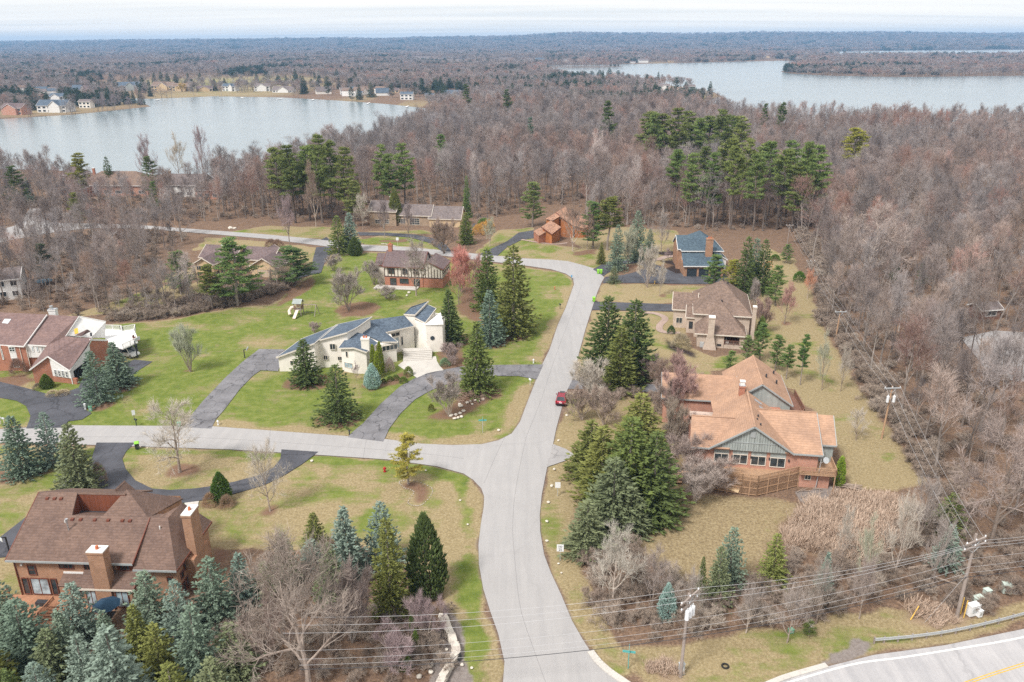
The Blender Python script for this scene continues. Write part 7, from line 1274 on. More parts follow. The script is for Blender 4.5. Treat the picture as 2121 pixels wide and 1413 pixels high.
# bare trees and shrubs of the yards
BARE = [
    ('vase', 'bare_shrub', 1400, 800, 728, 80, (0.40, 0.27, 0.24), 'tallest reddish shrub beside the ranch house wing'), ('vase', 'bare_shrub', 1428, 850, 770, 70, (0.42, 0.31, 0.28), 'mauve shrub against the left wall of the ranch house'), ('vase', 'bare_shrub', 1385, 870, 785, 80, (0.37, 0.29, 0.25), 'brown shrub between the topmost spruce and ranch house'), ('vase', 'bare_shrub', 1430, 925, 850, 70, (0.42, 0.34, 0.31), 'pale shrub at the front left corner of the ranch house'), ('vase', 'bare_shrub', 1440, 1040, 960, 110, (0.45, 0.38, 0.34), 'pale tangle of stems in front of the deck steps'), ('vase', 'bare_shrub', 1205, 870, 800, 80, (0.38, 0.30, 0.25), 'brown shrub at the roadside below the parked car'), ('vase', 'bare_shrub', 1250, 880, 800, 80, (0.38, 0.30, 0.25), 'brown shrub right of the roadside one below the car'), ('vase', 'bare_shrub', 1345, 790, 735, 60, (0.36, 0.28, 0.26), 'brown shrub along the short grey driveway'),
    ('yard', 'bare_tree', 1350, 1260, 1150, 90, (0.38, 0.32, 0.29), 'grey brown sapling right of the pale round headed tree'), ('yard', 'bare_tree', 1430, 1300, 1190, 80, (0.40, 0.35, 0.31), 'bare sapling left of the near utility pole top'), ('yard', 'bare_tree', 1690, 1290, 1170, 90, (0.38, 0.33, 0.29), 'bare sapling right of the slim blue spruce'), ('yard', 'bare_tree', 1900, 1130, 990, 90, (0.40, 0.35, 0.32), 'bare tree above the reeds at the woods corner'), ('yard', 'bare_tree', 1930, 1220, 1080, 70, (0.40, 0.35, 0.32), 'bare tree beside the big pole crossarms'), ('yard', 'bare_tree', 1780, 1280, 1160, 80, (0.36, 0.3, 0.27), 'bare tree with dark stem in the middle of the brush'), ('yard', 'bare_tree', 60, 520, 400, 80, (0.33, 0.28, 0.26), 'bare tree at the left lane corner'), ('yard', 'bare_tree', 130, 505, 385, 80, (0.33, 0.28, 0.26), 'bare tree right of the left lane corner'), ('yard', 'bare_tree', 10, 490, 390, 70, (0.33, 0.28, 0.26), 'bare tree left of the left lane corner'),
    ('yard', 'bare_tree', 270, 228, 202, 24, (0.33, 0.27, 0.27), 'bare tree near the tip of the left peninsula'), ('yard', 'bare_tree', 238, 230, 196, 30, (0.33, 0.27, 0.27), 'taller bare tree on the left peninsula'), ('yard', 'bare_tree', 292, 223, 204, 16, (0.28, 0.24, 0.24), 'last bare tree on the peninsula tip'), ('yard', 'bare_tree', 212, 232, 198, 26, (0.33, 0.27, 0.27), 'bare tree right of the cream peninsula house'),
    ('oak', 'bare_tree', 372, 978, 828, 165, PALE, 'wide pale leafless tree in the mulch ring inside the loop driveway'), ('yard', 'bare_tree', 560, 1058, 925, 100, PALE, 'thin pale leafless tree with a small mulch ring below the road'), ('vase', 'bare_tree', 395, 770, 672, 74, (0.468, 0.481, 0.364), 'upright grey green budding tree alone on the big lawn'), ('vase', 'bare_tree', 1224, 842, 748, 110, PALE, 'round multi stemmed leafless tree right of the main road'), ('vase', 'bare_shrub', 930, 862, 770, 92, GTW, 'grey leafless shrub in the bed by the curved driveway'),
    ('vase', 'bare_tree', 722, 642, 555, 88, GTW, 'round grey leafless shrub on the lawn before the tudor house'), ('yard', 'bare_tree', 862, 612, 505, 90, GTW, 'leafless tree in front of the tudor house'), ('vase', 'red_tree', 955, 605, 510, 92, (0.585, 0.273, 0.227), 'reddish pink budding tree right of the tudor house'), ('vase', 'red_tree', 990, 615, 530, 60, (0.442, 0.26, 0.221), 'browner budding tree beside the reddish one'), ('yard', 'bare_tree', 950, 630, 555, 60, (0.52, 0.26, 0.208), 'small reddish tree above the dark spruce'), ('vase', 'bare_tree', 920, 525, 452, 72, BRN, 'broad leafless tree at the upper road before the long house'), ('yard', 'bare_tree', 600, 506, 412, 60, MAUVE, 'twin stemmed leafless tree at the upper road'), ('yard', 'bare_tree', 797, 492, 418, 46, (0.26, 0.208, 0.202), 'left leafless tree in the island bed of the long house'), ('yard', 'bare_tree', 846, 492, 424, 42, (0.26, 0.208, 0.202), 'right leafless tree in the island bed of the long house'), ('yard', 'bare_tree', 752, 475, 405, 42, PALE, 'pale leafless tree at the left end of the long house'),
    ('yard', 'bare_tree', 1186, 520, 425, 64, BRN, 'dark stemmed leafless tree in front of the cedar house'), ('yard', 'bare_tree', 1216, 516, 440, 36, BRN, 'thin leafless tree between the cedar house and round pine'), ('yard', 'bare_tree', 1370, 522, 440, 52, GTW, 'leafless tree left of the blue roofed house'), ('vase', 'bare_tree', 1300, 552, 470, 40, SAGE, 'grey leafless tree between two blue spruces'), ('vase', 'bare_tree', 1340, 595, 505, 46, PALE, 'pale multi stemmed tree on the lawn before the blue roofed house'), ('yard', 'bare_tree', 1366, 612, 545, 28, PALE, 'thin young tree right of the pale multi stemmed one'), ('yard', 'bare_tree', 1384, 540, 516, 24, MAUVE, 'low weeping tree by the blue roofed house door'),
    ('yard', 'bare_tree', 1625, 670, 592, 60, (0.429, 0.247, 0.221), 'round reddish leafless tree on the side lawn'), ('vase', 'bare_tree', 1560, 640, 576, 40, GTW, 'grey leafless shrub behind the pale brick house'), ('vase', 'bare_tree', 1580, 690, 615, 52, (0.39, 0.273, 0.234), 'brown leafless bush at the corner of the pale brick house'), ('yard', 'bare_tree', 1702, 808, 700, 46, SAGE, 'tall thin leafless tree beside the bare stemmed pine'), ('yard', 'bare_tree', 1741, 810, 728, 40, PALE, 'second thin leafless tree near the woods edge'), ('yard', 'bare_tree', 1773, 912, 850, 52, PALE, 'small pale leafless tree near the utility pole'), ('oak', 'bare_tree', 1790, 590, 440, 185, (0.442, 0.364, 0.325), 'huge spreading pale oak standing in the right woods'), ('oak', 'bare_tree', 1905, 800, 640, 150, (0.403, 0.325, 0.299), 'broad leafless oak in the right woods beside the utility line'), ('oak', 'bare_tree', 2050, 1130, 880, 230, (0.377, 0.305, 0.273), 'great rugged oak at the right edge behind the big pole'), ('yard', 'brown_leaved_tree', 1672, 618, 562, 40, (0.624, 0.325, 0.208), 'small tree still holding its brown leaves by the poles'),
    ('yard', 'bare_tree', 1268, 1255, 1105, 135, (0.546, 0.507, 0.442), 'pale round headed leafless tree in the brush right of the road'), ('vase', 'bare_shrub', 1405, 870, 755, 95, (0.429, 0.286, 0.26), 'reddish twiggy tall shrub left of the ranch house wing'), ('vase', 'bare_shrub', 1370, 830, 745, 70, BRN, 'brown tall shrub behind the road side spruces'), ('vase', 'bare_shrub', 1420, 990, 895, 100, (0.442, 0.351, 0.312), 'tangled leafless thicket at the left end of the ranch house deck'), ('vase', 'bare_shrub', 1470, 1020, 945, 110, (0.429, 0.351, 0.312), 'low leafless thicket in front of the ranch house deck'), ('vase', 'bare_shrub', 1390, 930, 830, 70, (0.39, 0.325, 0.26), 'leafless thicket between the spruce clump and ranch house'), ('oak', 'bare_tree', 640, 1440, 1150, 330, (0.34, 0.285, 0.245), 'large forked leafless tree at the bottom among the blue spruces'), ('yard', 'bare_tree', 560, 1390, 1215, 150, (0.338, 0.26, 0.227), 'brown leafless tree left of the large forked one'), ('vase', 'bare_shrub', 885, 1330, 1228, 90, MAUVE, 'mauve leafless shrub at the stone wall by the road'), ('vase', 'bare_shrub', 730, 1330, 1180, 130, (0.325, 0.26, 0.234), 'twiggy brown shrub beneath the lower lawn row'), ('vase', 'bare_shrub', 820, 1390, 1300, 120, MAUVE, 'mauve twiggy thicket near the bottom stone wall'),
    ('yard', 'bare_tree', 1790, 1230, 1090, 60, SAGE, 'pale leafless sapling left of the big pole'), ('yard', 'bare_tree', 1850, 1200, 1030, 80, PALE, 'pale leafless tree between the reeds and the big pole'), ('yard', 'bare_tree', 1740, 1170, 1060, 50, PALE, 'thin leafless tree standing in the reeds'), ('yard', 'bare_tree', 1545, 1310, 1215, 80, GTW, 'grey leafless tree in the highway brush'), ('yard', 'bare_tree', 1630, 1330, 1220, 90, GTW, 'leaning grey leafless tree in the highway brush'), ('yard', 'bare_tree', 372, 372, 288, 46, (0.546, 0.481, 0.39), 'lone leafless tree against the lake by the grey lake house'), ('yard', 'bare_tree', 425, 395, 268, 44, MAUVE, 'tallest leafless tree at the near lake shore'), ('yard', 'bare_tree', 310, 395, 290, 56, MAUVE, 'leafless tree behind the dark lakeside pine'), ('yard', 'bare_tree', 655, 470, 345, 50, BRN, 'brown leafless tree with pale trunk below the white pines'), ('yard', 'bare_tree', 1015, 510, 455, 46, SAGE, 'pale budding tree right of the golden shrubs'), ('yard', 'bare_tree', 1235, 400, 285, 60, (0.65, 0.559, 0.52), 'pale silvery tree in the middle woods'),
    ('vase', 'bare_shrub', 935, 757, 712, 60, (0.39, 0.305, 0.28), 'round brown shrub under the dark spruce by the cream house'), ('vase', 'bare_shrub', 652, 690, 668, 34, (0.429, 0.338, 0.325), 'small bare shrub behind the cream house'), ('yard', 'bare_tree', 738, 788, 752, 20, MAUVE, 'little purple leafless tree against the cream house'), ('vase', 'bare_shrub', 690, 560, 528, 50, GTW, 'round grey shrub at the tan house drive'), ('vase', 'bare_shrub', 775, 590, 540, 56, GTW, 'grey shrub at the left corner of the tudor house'), ('vase', 'bare_shrub', 800, 618, 590, 60, GTW, 'low grey shrub before the tudor house patio'),
]
for q in BARE:
    kind, nm, bx, by, top, wp, tint, lab = q
    plant_px(kind, nm, bx, by, top, wp, tint, lab, 'shrub' if 'shrub' in nm else 'tree', 'leafless yard trees and shrubs', bark=(1.35, 1.3, 1.25) if tint == PALE or tint[0] > .33 else None)
# yellow leaved young tree by the road
r = plant_px('low_pine', 'yellow_leaved_tree', 846, 1002, 893, 72, (0.42, 0.35, 0.08), 'young tree with yellow leaves in the kidney shaped mulch bed', 'tree')
# blue and olive spruces in front of the brick house
FRONT = [(12, 1330, 1190, 100, BLUEG, 'blue green spruce at the left edge before the brick house deck'), (62, 1375, 1240, 120, BLUEG, 'broad blue green spruce before the left brick house windows'), (172, 1330, 1204, 88, BLUE, 'blue spruce standing left of the near chimney'), (318, 1305, 1180, 96, BLUEG, 'blue green spruce right of the patio umbrella'), (382, 1330, 1198, 82, BLUE, 'blue spruce at the right corner of the brick house'), (452, 1295, 1150, 96, BLUEG, 'tall blue green spruce right of the brick house'), (508, 1260, 1142, 74, BLUE, 'blue spruce at the right end of the front row'), (262, 1500, 1292, 150, BLUE, 'big pale blue spruce at the bottom below the umbrella'), (120, 1420, 1300, 100, GREYG, 'olive tinged spruce in the second row'), (190, 1460, 1310, 92, BLUE, 'blue spruce in the second row'), (340, 1420, 1290, 90, OLIVE, 'olive green spruce in the second row'), (95, 1480, 1370, 80, BLUE, 'small blue spruce at the bottom edge'), (-10, 1440, 1310, 110, OLIVE, 'olive spruce at the bottom left corner'), (300, 1390, 1250, 84, OLIVE, 'olive spruce between blue ones below the umbrella'), (240, 1400, 1262, 80, BLUEG, 'blue green spruce below the near chimney'), (420, 1420, 1250, 110, BLUEG, 'blue green spruce beside the large forked bare tree'), (490, 1400, 1290, 100, GREYG, 'grey green spruce under the large forked bare tree'), (30, 1490, 1385, 90, DARKG, 'dark spruce at the very bottom left'), (150, 1400, 1262, 84, BLUEG, 'blue green spruce before the deck steps'), (370, 1500, 1370, 110, OLIVE, 'olive spruce at the bottom below the brick house'), (455, 1490, 1360, 110, GREYG, 'grey green spruce at the bottom left of the bare tree'), (556, 1250, 1160, 60, GREYG, 'grey green young spruce beyond the front row')]
for bx, by, top, wp, tint, lab in FRONT: plant_px('spruce', 'spruce_tree', bx, by, top, wp, tint, lab, 'tree', 'spruces')
# shrubs
def shrub(px, py, wp, hp, me, tint, label, nm='shrub'):
    p = at(px, py); s = wp * mpp(px, py) / 2; hgt = height_to(px, py, py - hp)
    o = put(nm, me, None, (p[0], p[1], -.02), RV.uniform(0, 6), (s, s, max(.3, hgt / 1.2))); o.color = (*tint, 1)
    tag(o, label, 'shrub', 'low garden shrubs')
for q in [(1655, 582, 24, 18, 0, (0.09, 0.165, 0.03), 'round green yew at the edge of the side lawn'), (1605, 538, 20, 10, 0, (0.105, 0.165, 0.03), 'low green bush at the top of the side lawn'), (820, 786, 16, 9, 0, (0.15, 0.195, 0.045), 'left clipped bush in the cream house bed'), (836, 792, 18, 11, 0, (0.15, 0.195, 0.045), 'middle clipped bush in the cream house bed'), (808, 788, 14, 8, 0, (0.135, 0.18, 0.045), 'lowest clipped bush in the cream house bed'), (846, 777, 20, 16, 0, (0.24, 0.27, 0.09), 'pale green bush beside the white forecourt'), (922, 757, 22, 14, 0, (0.24, 0.33, 0.195), 'silvery bush right of the white forecourt'), (795, 793, 12, 8, 0, (0.105, 0.15, 0.045), 'small bush right of the pale blue cone spruce'),
          (1000, 480, 22, 16, 1, (0.63, 0.375, 0.105), 'left golden shrub beside the long house drive'), (990, 487, 24, 18, 1, (0.6, 0.36, 0.105), 'front golden shrub beside the long house drive'), (1012, 472, 22, 14, 1, (0.6, 0.36, 0.105), 'rear golden shrub beside the long house drive'), (1003, 465, 26, 12, 0, (0.12, 0.18, 0.045), 'green bush behind the golden shrubs'), (435, 1046, 26, 20, 1, (0.42, 0.285, 0.18), 'brown clipped bush left of the round green pine'), (470, 1050, 26, 20, 1, (0.36, 0.255, 0.18), 'brown clipped bush below the round green pine'), (208, 1000, 26, 34, 1, (0.39, 0.3, 0.24), 'brown bush behind the grey green spruce by the loop'), (110, 818, 24, 8, 1, (0.54, 0.45, 0.3), 'straw coloured grasses in the garage bed'), (130, 817, 24, 8, 1, (0.51, 0.42, 0.285), 'second clump of straw grasses in the garage bed'), (80, 806, 20, 10, 1, (0.3, 0.24, 0.18), 'dark twiggy bush beside the clipped yew'), (40, 775, 30, 26, 1, (0.3, 0.195, 0.15), 'brown hedge under the brick house windows'), (562, 512, 24, 14, 1, (0.33, 0.225, 0.165), 'left round brown bush by the upper road'), (576, 513, 24, 14, 1, (0.33, 0.225, 0.165), 'right round brown bush by the upper road'), (1116, 500, 10, 7, 0, (0.075, 0.15, 0.045), 'dark green bush at the cedar house window'), (893, 850, 14, 12, 0, (0.18, 0.195, 0.045), 'yellow green bush at the left of the boulder bed'), (980, 820, 14, 8, 0, (0.12, 0.18, 0.045), 'green tuft in the boulder bed'), (856, 1310, 16, 40, 0, (0.135, 0.195, 0.045), 'upper evergreen creeper by the stone wall'), (862, 1345, 16, 36, 0, (0.135, 0.195, 0.045), 'middle evergreen creeper by the stone wall'), (835, 1378, 40, 14, 0, (0.135, 0.195, 0.045), 'low evergreen creeper by the stone wall'), (650, 1395, 50, 20, 1, (0.36, 0.27, 0.225), 'brown low brush at the foot of the forked tree'), (1390, 690, 16, 14, 0, (0.075, 0.12, 0.045), 'dark bush by the pale brick house walk'), (1410, 720, 36, 24, 1, (0.39, 0.33, 0.225), 'tan shrub at the left corner of the pale brick house'), (1575, 700, 20, 40, 0, (0.135, 0.18, 0.053), 'tall green shrub right of the pale brick house'), (975, 822, 60, 8, 1, (0.375, 0.27, 0.21), 'low twiggy cover in the boulder bed'), (808, 770, 18, 24, 1, (0.495, 0.405, 0.36), 'pale bare bush right of the arborvitae')]:
    shrub(q[0], q[1], q[2], q[3], BUSHM[q[0] % 2] if q[4] == 0 else TWIGBUSH[q[0] % 2], q[5], q[6])
# ------------------------------------------------------------------ street furniture and small things
simple('red_paint', (0.28, 0.012, 0.03), 0.25, 0.12, 2, 0.3, 0.6, 0); simple('car_black', (0.02, 0.02, 0.022), 0.4, 0.1, 3); simple('van_white', (0.75, 0.75, 0.74), 0.3, 0.04, 2, 0, .5, 0); simple('lime', (0.24, 0.56, 0.05), 0.5, 0.1, 3); simple('dark_plastic', (0.03, 0.04, 0.035), 0.5, 0.2, 3); simple('tail_red', (0.35, 0.01, 0.01), 0.3, 0.1, 3)
simple('pole_wood', (0.42, 0.27, 0.17), 0.9, 0.2, 1.2); simple('old_pole_wood', (0.30, 0.25, 0.22), 0.9, 0.2, 1.2); simple('insulator', (0.72, 0.74, 0.76), 0.3, 0.06, 3); simple('wire_grey', (0.42, 0.42, 0.43), 0.5, 0.1, 3); simple('wire_black', (0.04, 0.04, 0.045), 0.6, 0.1, 3); simple('sign_white', (0.75, 0.76, 0.77), 0.5, 0.05, 3); simple('sign_green', (0.10, 0.38, 0.36), 0.5, 0.08, 3); simple('green_box', (0.16, 0.36, 0.24), 0.6, 0.1, 3); simple('pale_green_box', (0.52, 0.60, 0.54), 0.6, 0.08, 3)
simple('boulder', (0.46, 0.41, 0.36), 0.95, 0.25, 2.5, bmp=.5); simple('pale_stone', (0.60, 0.55, 0.48), 0.95, 0.2, 3, bmp=.4); simple('umbrella_blue', (0.02, 0.055, 0.10), 0.8, 0.15, 2); simple('dead_wood', (0.33, 0.26, 0.21), 0.95, 0.25, 1.5); simple('rubber', (0.02, 0.02, 0.02), 0.8, 0.1, 4); simple('orange_wood', (0.55, 0.30, 0.13), 0.8, 0.15, 2); simple('slide', (0.72, 0.60, 0.50), 0.5, 0.05, 2); simple('teal', (0.05, 0.18, 0.28), 0.6, 0.1, 2); simple('hydrant_red', (0.42, 0.03, 0.03), 0.5, 0.1, 3); simple('yellow_plastic', (0.70, 0.45, 0.10), 0.5, 0.1, 3); simple('blue_paint', (0.05, 0.30, 0.55), 0.5, 0.1, 3)
simple('sign_black', (0.02, 0.02, 0.02), 0.6, 0.1, 3)
def text(parent, s, size, loc, rot, mat, name='lettering'):
    c = bpy.data.curves.new(name, 'FONT'); c.body = s; c.size = size; c.align_x = 'CENTER'; c.align_y = 'CENTER'; c.extrude = 0.004
    tmp = bpy.data.objects.new('tmp_text', c); me = bpy.data.meshes.new_from_object(tmp); bpy.data.objects.remove(tmp); me.materials.clear(); me.materials.append(G[mat])
    o = bpy.data.objects.new(name, me); COL.objects.link(o); o.parent = parent; o.location = loc; o.rotation_euler = rot; return o
def facing(px, py):
    p = at(px, py); return p, math.atan2(-p[0], p[1]) * 1.0
# the red suv: heading away up the road
def loft(mb, secs):
    """closed rings of equal length joined one after another"""
    n = len(secs[0]); vs = [p for s_ in secs for p in s_]
    fs = [(i * n + k, i * n + (k + 1) % n, (i + 1) * n + (k + 1) % n, (i + 1) * n + k) for i in range(len(secs) - 1) for k in range(n)]
    fs += [tuple(range(n))[::-1], tuple((len(secs) - 1) * n + k for k in range(n))]
    return mb.add(vs, fs)
def car(name, label, cat, loc, rz, paint, L_=4.7, W=1.9, H_=1.72, van=False):
    r = empty(name, loc, rz, label, cat)
    def ring(y, hw, z0, z1, bev=.12): return [(-hw, y, z0), (hw, y, z0), (hw + .02, y, (z0 + z1) / 2), (hw - .04, y, z1 - bev), (hw - .16, y, z1), (-hw + .16, y, z1), (-hw + .04, y, z1 - bev), (-hw - .02, y, (z0 + z1) / 2)]
    b_ = MB(); hw = W / 2
    loft(b_, [ring(-L_ / 2, hw * .86, .45, .85), ring(-L_ / 2 + .12, hw * .95, .32, 1.0), ring(-L_ / 2 + .5, hw, .25, 1.04), ring(0, hw, .25, 1.03), ring(L_ / 2 - 1.2, hw, .25, 1.0), ring(L_ / 2 - .35, hw * .95, .28, .92), ring(L_ / 2, hw * .8, .4, .74)])
    b_.build('body', G[paint], r, True)
    c_ = MB(); f = L_ / 2 - (1.0 if van else 1.35)
    def cab(y, hw_, z): return [(-hw_, y, z), (hw_, y, z)]
    y0 = -L_ / 2 + .18
    pts = [(-hw * .93, y0, 1.0), (hw * .93, y0, 1.0), (hw * .95, f, 1.0), (-hw * .95, f, 1.0), (-hw * .74, y0 + .45, H_ - .04), (hw * .74, y0 + .45, H_ - .04), (hw * .76, f - .95, H_), (-hw * .76, f - .95, H_)]
    c_.add(pts, [(0, 1, 5, 4), (1, 2, 6, 5), (2, 3, 7, 6), (3, 0, 4, 7), (4, 5, 6, 7)]); cb = c_.build('cabin', G[paint], r)
    def pane(nm, a, b2, c2, d2, k=.14, off=.012):
        P_ = [Vector(pts[i]) for i in (a, b2, c2, d2)]; ctr = sum(P_, Vector()) / 4; nrm = (P_[1] - P_[0]).cross(P_[3] - P_[0]).normalized(); q = [p.lerp(ctr, k) + nrm * off for p in P_]
        MB().slab(q, .01).build(nm, GLASS, r) if nrm.z > 0 else MB().add(q, [(0, 1, 2, 3)]).build(nm, GLASS, r)
    pane('rear_window', 0, 1, 5, 4); pane('windscreen', 2, 3, 7, 6, .08); pane('side_window', 1, 2, 6, 5, .13); pane('side_window', 3, 0, 4, 7, .13)
    if not van:
        MB().slab([(-.45, -.2, H_ + .02), (.45, -.2, H_ + .02), (.45, .5, H_ + .02), (-.45, .5, H_ + .02)], .015).build('sunroof', GLASS, r)
        for s_ in (-1, 1): MB().bar((s_ * hw * .7, y0 + .5, H_ + .05), (s_ * hw * .7, f - 1.0, H_ + .06), .05).build('roof_rail', G['car_black'], r)
    for s_ in (-1, 1):
        for y in (-L_ / 2 + .85, L_ / 2 - .9):
            w_ = MB().tube([(s_ * (hw - .2), y, .34), (s_ * (hw + .01), y, .34)], .34, 14).build('wheel', G['rubber'], r); MB().tube([(s_ * (hw - .02), y, .34), (s_ * (hw + .03), y, .34)], .2, 10).build('rim', G['metal'], w_)
        MB().box(s_ * hw * .82 - .13, s_ * hw * .82 + .13, -L_ / 2 - .02, -L_ / 2 + .12, .78, 1.0).build('tail_light', G['tail_red'], r); MB().box(s_ * hw * .7 - .15, s_ * hw * .7 + .15, L_ / 2 - .28, L_ / 2 - .05, .68, .82).build('headlight', G['sign_white'], r)
        MB().box(s_ * (hw + .1) - .1, s_ * (hw + .1) + .1, f - .55, f - .4, 1.0, 1.16).build('mirror', G[paint], r)
    MB().box(-hw * .85, hw * .85, -L_ / 2 - .06, -L_ / 2 + .1, .38, .55).build('bumper', G['car_black'], r); MB().box(-.26, .26, -L_ / 2 - .035, -L_ / 2 + .02, .68, .8).build('number_plate', G['sign_white'], r)
    return r
p0, p1 = at(1155, 845), at(1166, 818); car('red_suv', 'dark red sport utility car on the right side of the main road', 'car', ((p0[0] + p1[0]) / 2 + .3, (p0[1] + p1[1]) / 2, .02), math.atan2(-(1182 - 1155) * .0 - 2.2, 12), 'red_paint')
pv_ = at(264, 737); car('white_van', 'white van parked beside the white and brick house', 'van', (pv_[0], pv_[1], .03), 1.2 - math.pi, 'van_white', 5.4, 2.0, 2.3, True)
# wheelie bins
def bin_(px, py, body, lid, label):
    p, a = facing(px, py); r = empty('wheelie_bin', (p[0], p[1], .02), a + RV.uniform(-.4, .4), label, 'bin', 'wheelie bins at the kerb')
    b_ = MB(); b_.add([(-.27, -.3, .08), (.27, -.3, .08), (.27, .3, .08), (-.27, .3, .08), (-.34, -.38, 1.05), (.34, -.38, 1.05), (.34, .38, 1.05), (-.34, .38, 1.05)], [(3, 2, 1, 0), (4, 5, 6, 7), (0, 1, 5, 4), (1, 2, 6, 5), (2, 3, 7, 6), (3, 0, 4, 7)]).build('body', G[body], r)
    MB().add([(-.37, -.42, 1.05), (.37, -.42, 1.05), (.37, .42, 1.05), (-.37, .42, 1.05), (-.3, -.3, 1.17), (.3, -.3, 1.17), (.3, .36, 1.2), (-.3, .36, 1.2)], [(3, 2, 1, 0), (4, 5, 6, 7), (0, 1, 5, 4), (1, 2, 6, 5), (2, 3, 7, 6), (3, 0, 4, 7)]).build('lid', G[lid], r)
    MB().bar((-.3, .44, 1.02), (.3, .44, 1.02), .05).build('handle', G['dark_plastic'], r)
    for s_ in (-1, 1): MB().tube([(s_ * .28, .3, .13), (s_ * .34, .3, .13)], .13, 10).build('wheel', G['rubber'], r)
bin_(1239, 567, 'lime', 'lime', 'left lime green bin of the pair at the upper bend'); bin_(1245, 567, 'lime', 'lime', 'right lime green bin of the pair at the upper bend'); bin_(1230, 625, 'lime', 'lime', 'single lime green bin at the straight driveway mouth'); bin_(285, 930, 'dark_plastic', 'lime', 'dark bin with lime green lid at the loop driveway')
# signs on posts
def sign(px, py, top, w_, hgt, lines, label, mat='sign_white', post='galvanised', shape=None):
    p, a = facing(px, py); h_ = height_to(px, py, top); r = empty('road_sign', (p[0], p[1], 0), a, label, 'sign')
    MB().bar((0, .03, -.1), (0, .03, h_), .07).build('post', G[post], r); MB().box(-w_ / 2, w_ / 2, -.03, 0, h_ - hgt, h_).build('plate', G[mat], r)
    y = h_ - hgt * .18
    for s_, sz in lines: text(r, s_, sz, (0, -.036, y - sz * .35), (math.pi / 2, 0, 0), 'sign_black'); y -= sz * 1.12
    return r
sign(1155, 1027, 999, .75, .9, [], 'small white sign on a post right of the junction verge'); 
sign(1160, 1162, 1128, .85, 1.0, [('SPEED', .2), ('LIMIT', .2), ('25', .42)], 'speed limit sign on the verge above the bare shrub')
sign(279, 870, 850, .5, .9, [], 'pale upright sign beside the newspaper box on the big lawn', post='dark_metal'); sign(824, 517, 492, .8, .9, [], 'white sign at the island bed of the long house', post='cream_trim'); sign(1184, 579, 570, .35, .5, [], 'blue mailbox post at the upper bend', mat='blue_paint', post='blue_paint')
def street_sign(px, py, top, label, w_=1.3, cross=False):
    p, a = facing(px, py); h_ = height_to(px, py, top); r = empty('street_sign', (p[0], p[1], 0), a, label, 'sign', 'street name signs')
    MB().tube([(0, 0, -.1), (0, 0, h_)], .045, 8).build('post', G['sign_green' if cross else 'galvanised'], r); MB().box(-w_ / 2, w_ / 2, -.02, .02, h_ - .02, h_ + .26).build('blade', G['sign_green'], r)
    b_ = MB().box(-.02, .02, -w_ / 2, w_ / 2, h_ + .28, h_ + .54) if cross else MB().box(-.02, .02, -.5, .5, h_ + .28, h_ + .5)
    b_.build('blade', G['sign_green'], r)
street_sign(1000, 896, 872, 'green street name sign on the grass corner'); street_sign(1301, 1384, 1352, 'green crossed street name sign by the highway kerb', 1.3, True)
def mailbox(px, py, label, mat='galvanised', two=False):
    p, a = facing(px, py); r = empty('mailbox', (p[0], p[1], 0), a + .5, label, 'mailbox', 'mailboxes along the road')
    MB().bar((0, 0, -.1), (0, 0, 1.05), .1).build('post', G['cream_trim' if mat != 'dark_plastic' else 'dark_plastic'], r)
    for k_ in ((-.2, .2) if two else (0,)):
        b_ = MB(); sec = [[(k_ + .13 * math.cos(t), y, 1.2 + .13 * math.sin(t)) for t in np.linspace(0, math.pi, 7)] + [(k_ - .13, y, 1.05), (k_ + .13, y, 1.05)] for y in (-.32, .3)]; loft(b_, sec); b_.build('box', G[mat], r)
mailbox(1098, 798, 'pale mailbox at the curved driveway by the main road', 'sign_white'); mailbox(1160, 640, 'dark mailbox left of the main road below the bend', 'dark_plastic'); mailbox(2, 878, 'left mailbox of the pair at the left edge', 'sign_white'); mailbox(10, 880, 'right mailbox of the pair at the left edge', 'galvanised'); mailbox(283, 882, 'dark newspaper box beside the left road', 'dark_plastic')
def hydrant(px, py, label):
    p = at(px, py); r = empty('fire_hydrant', (p[0], p[1], 0), .3, label, 'hydrant'); b_ = MB(); b_.tube([(0, 0, 0), (0, 0, .08), (0, 0, .08), (0, 0, .55), (0, 0, .62), (0, 0, .75), (0, 0, .82)], [.22, .22, .15, .15, .2, .16, .05], 12); b_.build('barrel', G['hydrant_red'], r)
    MB().tube([(-.28, 0, .48), (.28, 0, .48)], .08, 8).build('outlet', G['hydrant_red'], r); MB().tube([(0, -.26, .45), (0, 0, .45)], .1, 8).build('outlet', G['hydrant_red'], r)
hydrant(797, 977, 'red fire hydrant on the grass below the left road')
def hoop(px, py, top, label, ang=0):
    p, a = facing(px, py); h_ = height_to(px, py, top); r = empty('basketball_hoop', (p[0], p[1], 0), a + ang, label, 'basketball hoop', 'basketball hoops'); MB().bar((0, 0, -.1), (0, 0, h_ * .86), .16).bar((0, 0, h_ * .86), (0, -.7, h_ * .95), .12).build('post', G['dark_metal'], r); MB().box(-.8, .8, -.75, -.7, h_ * .86, h_ + .15).build('backboard', G['curtain'], r)
    b_ = MB(); b_.tube([(.22 * math.cos(t), -1.0 + .22 * math.sin(t), h_ * .9) for t in np.linspace(0, 6.28, 13)], .02, 5); b_.build('rim', G['hydrant_red'], r)
hoop(507, 741, 722, 'dark basketball hoop at the edge of the old driveway', 1.3); hoop(19, 1142, 1108, 'dark basketball hoop at the left of the brick house', -1.2); hoop(285, 741, 700, 'basketball hoop under the white deck', .9)
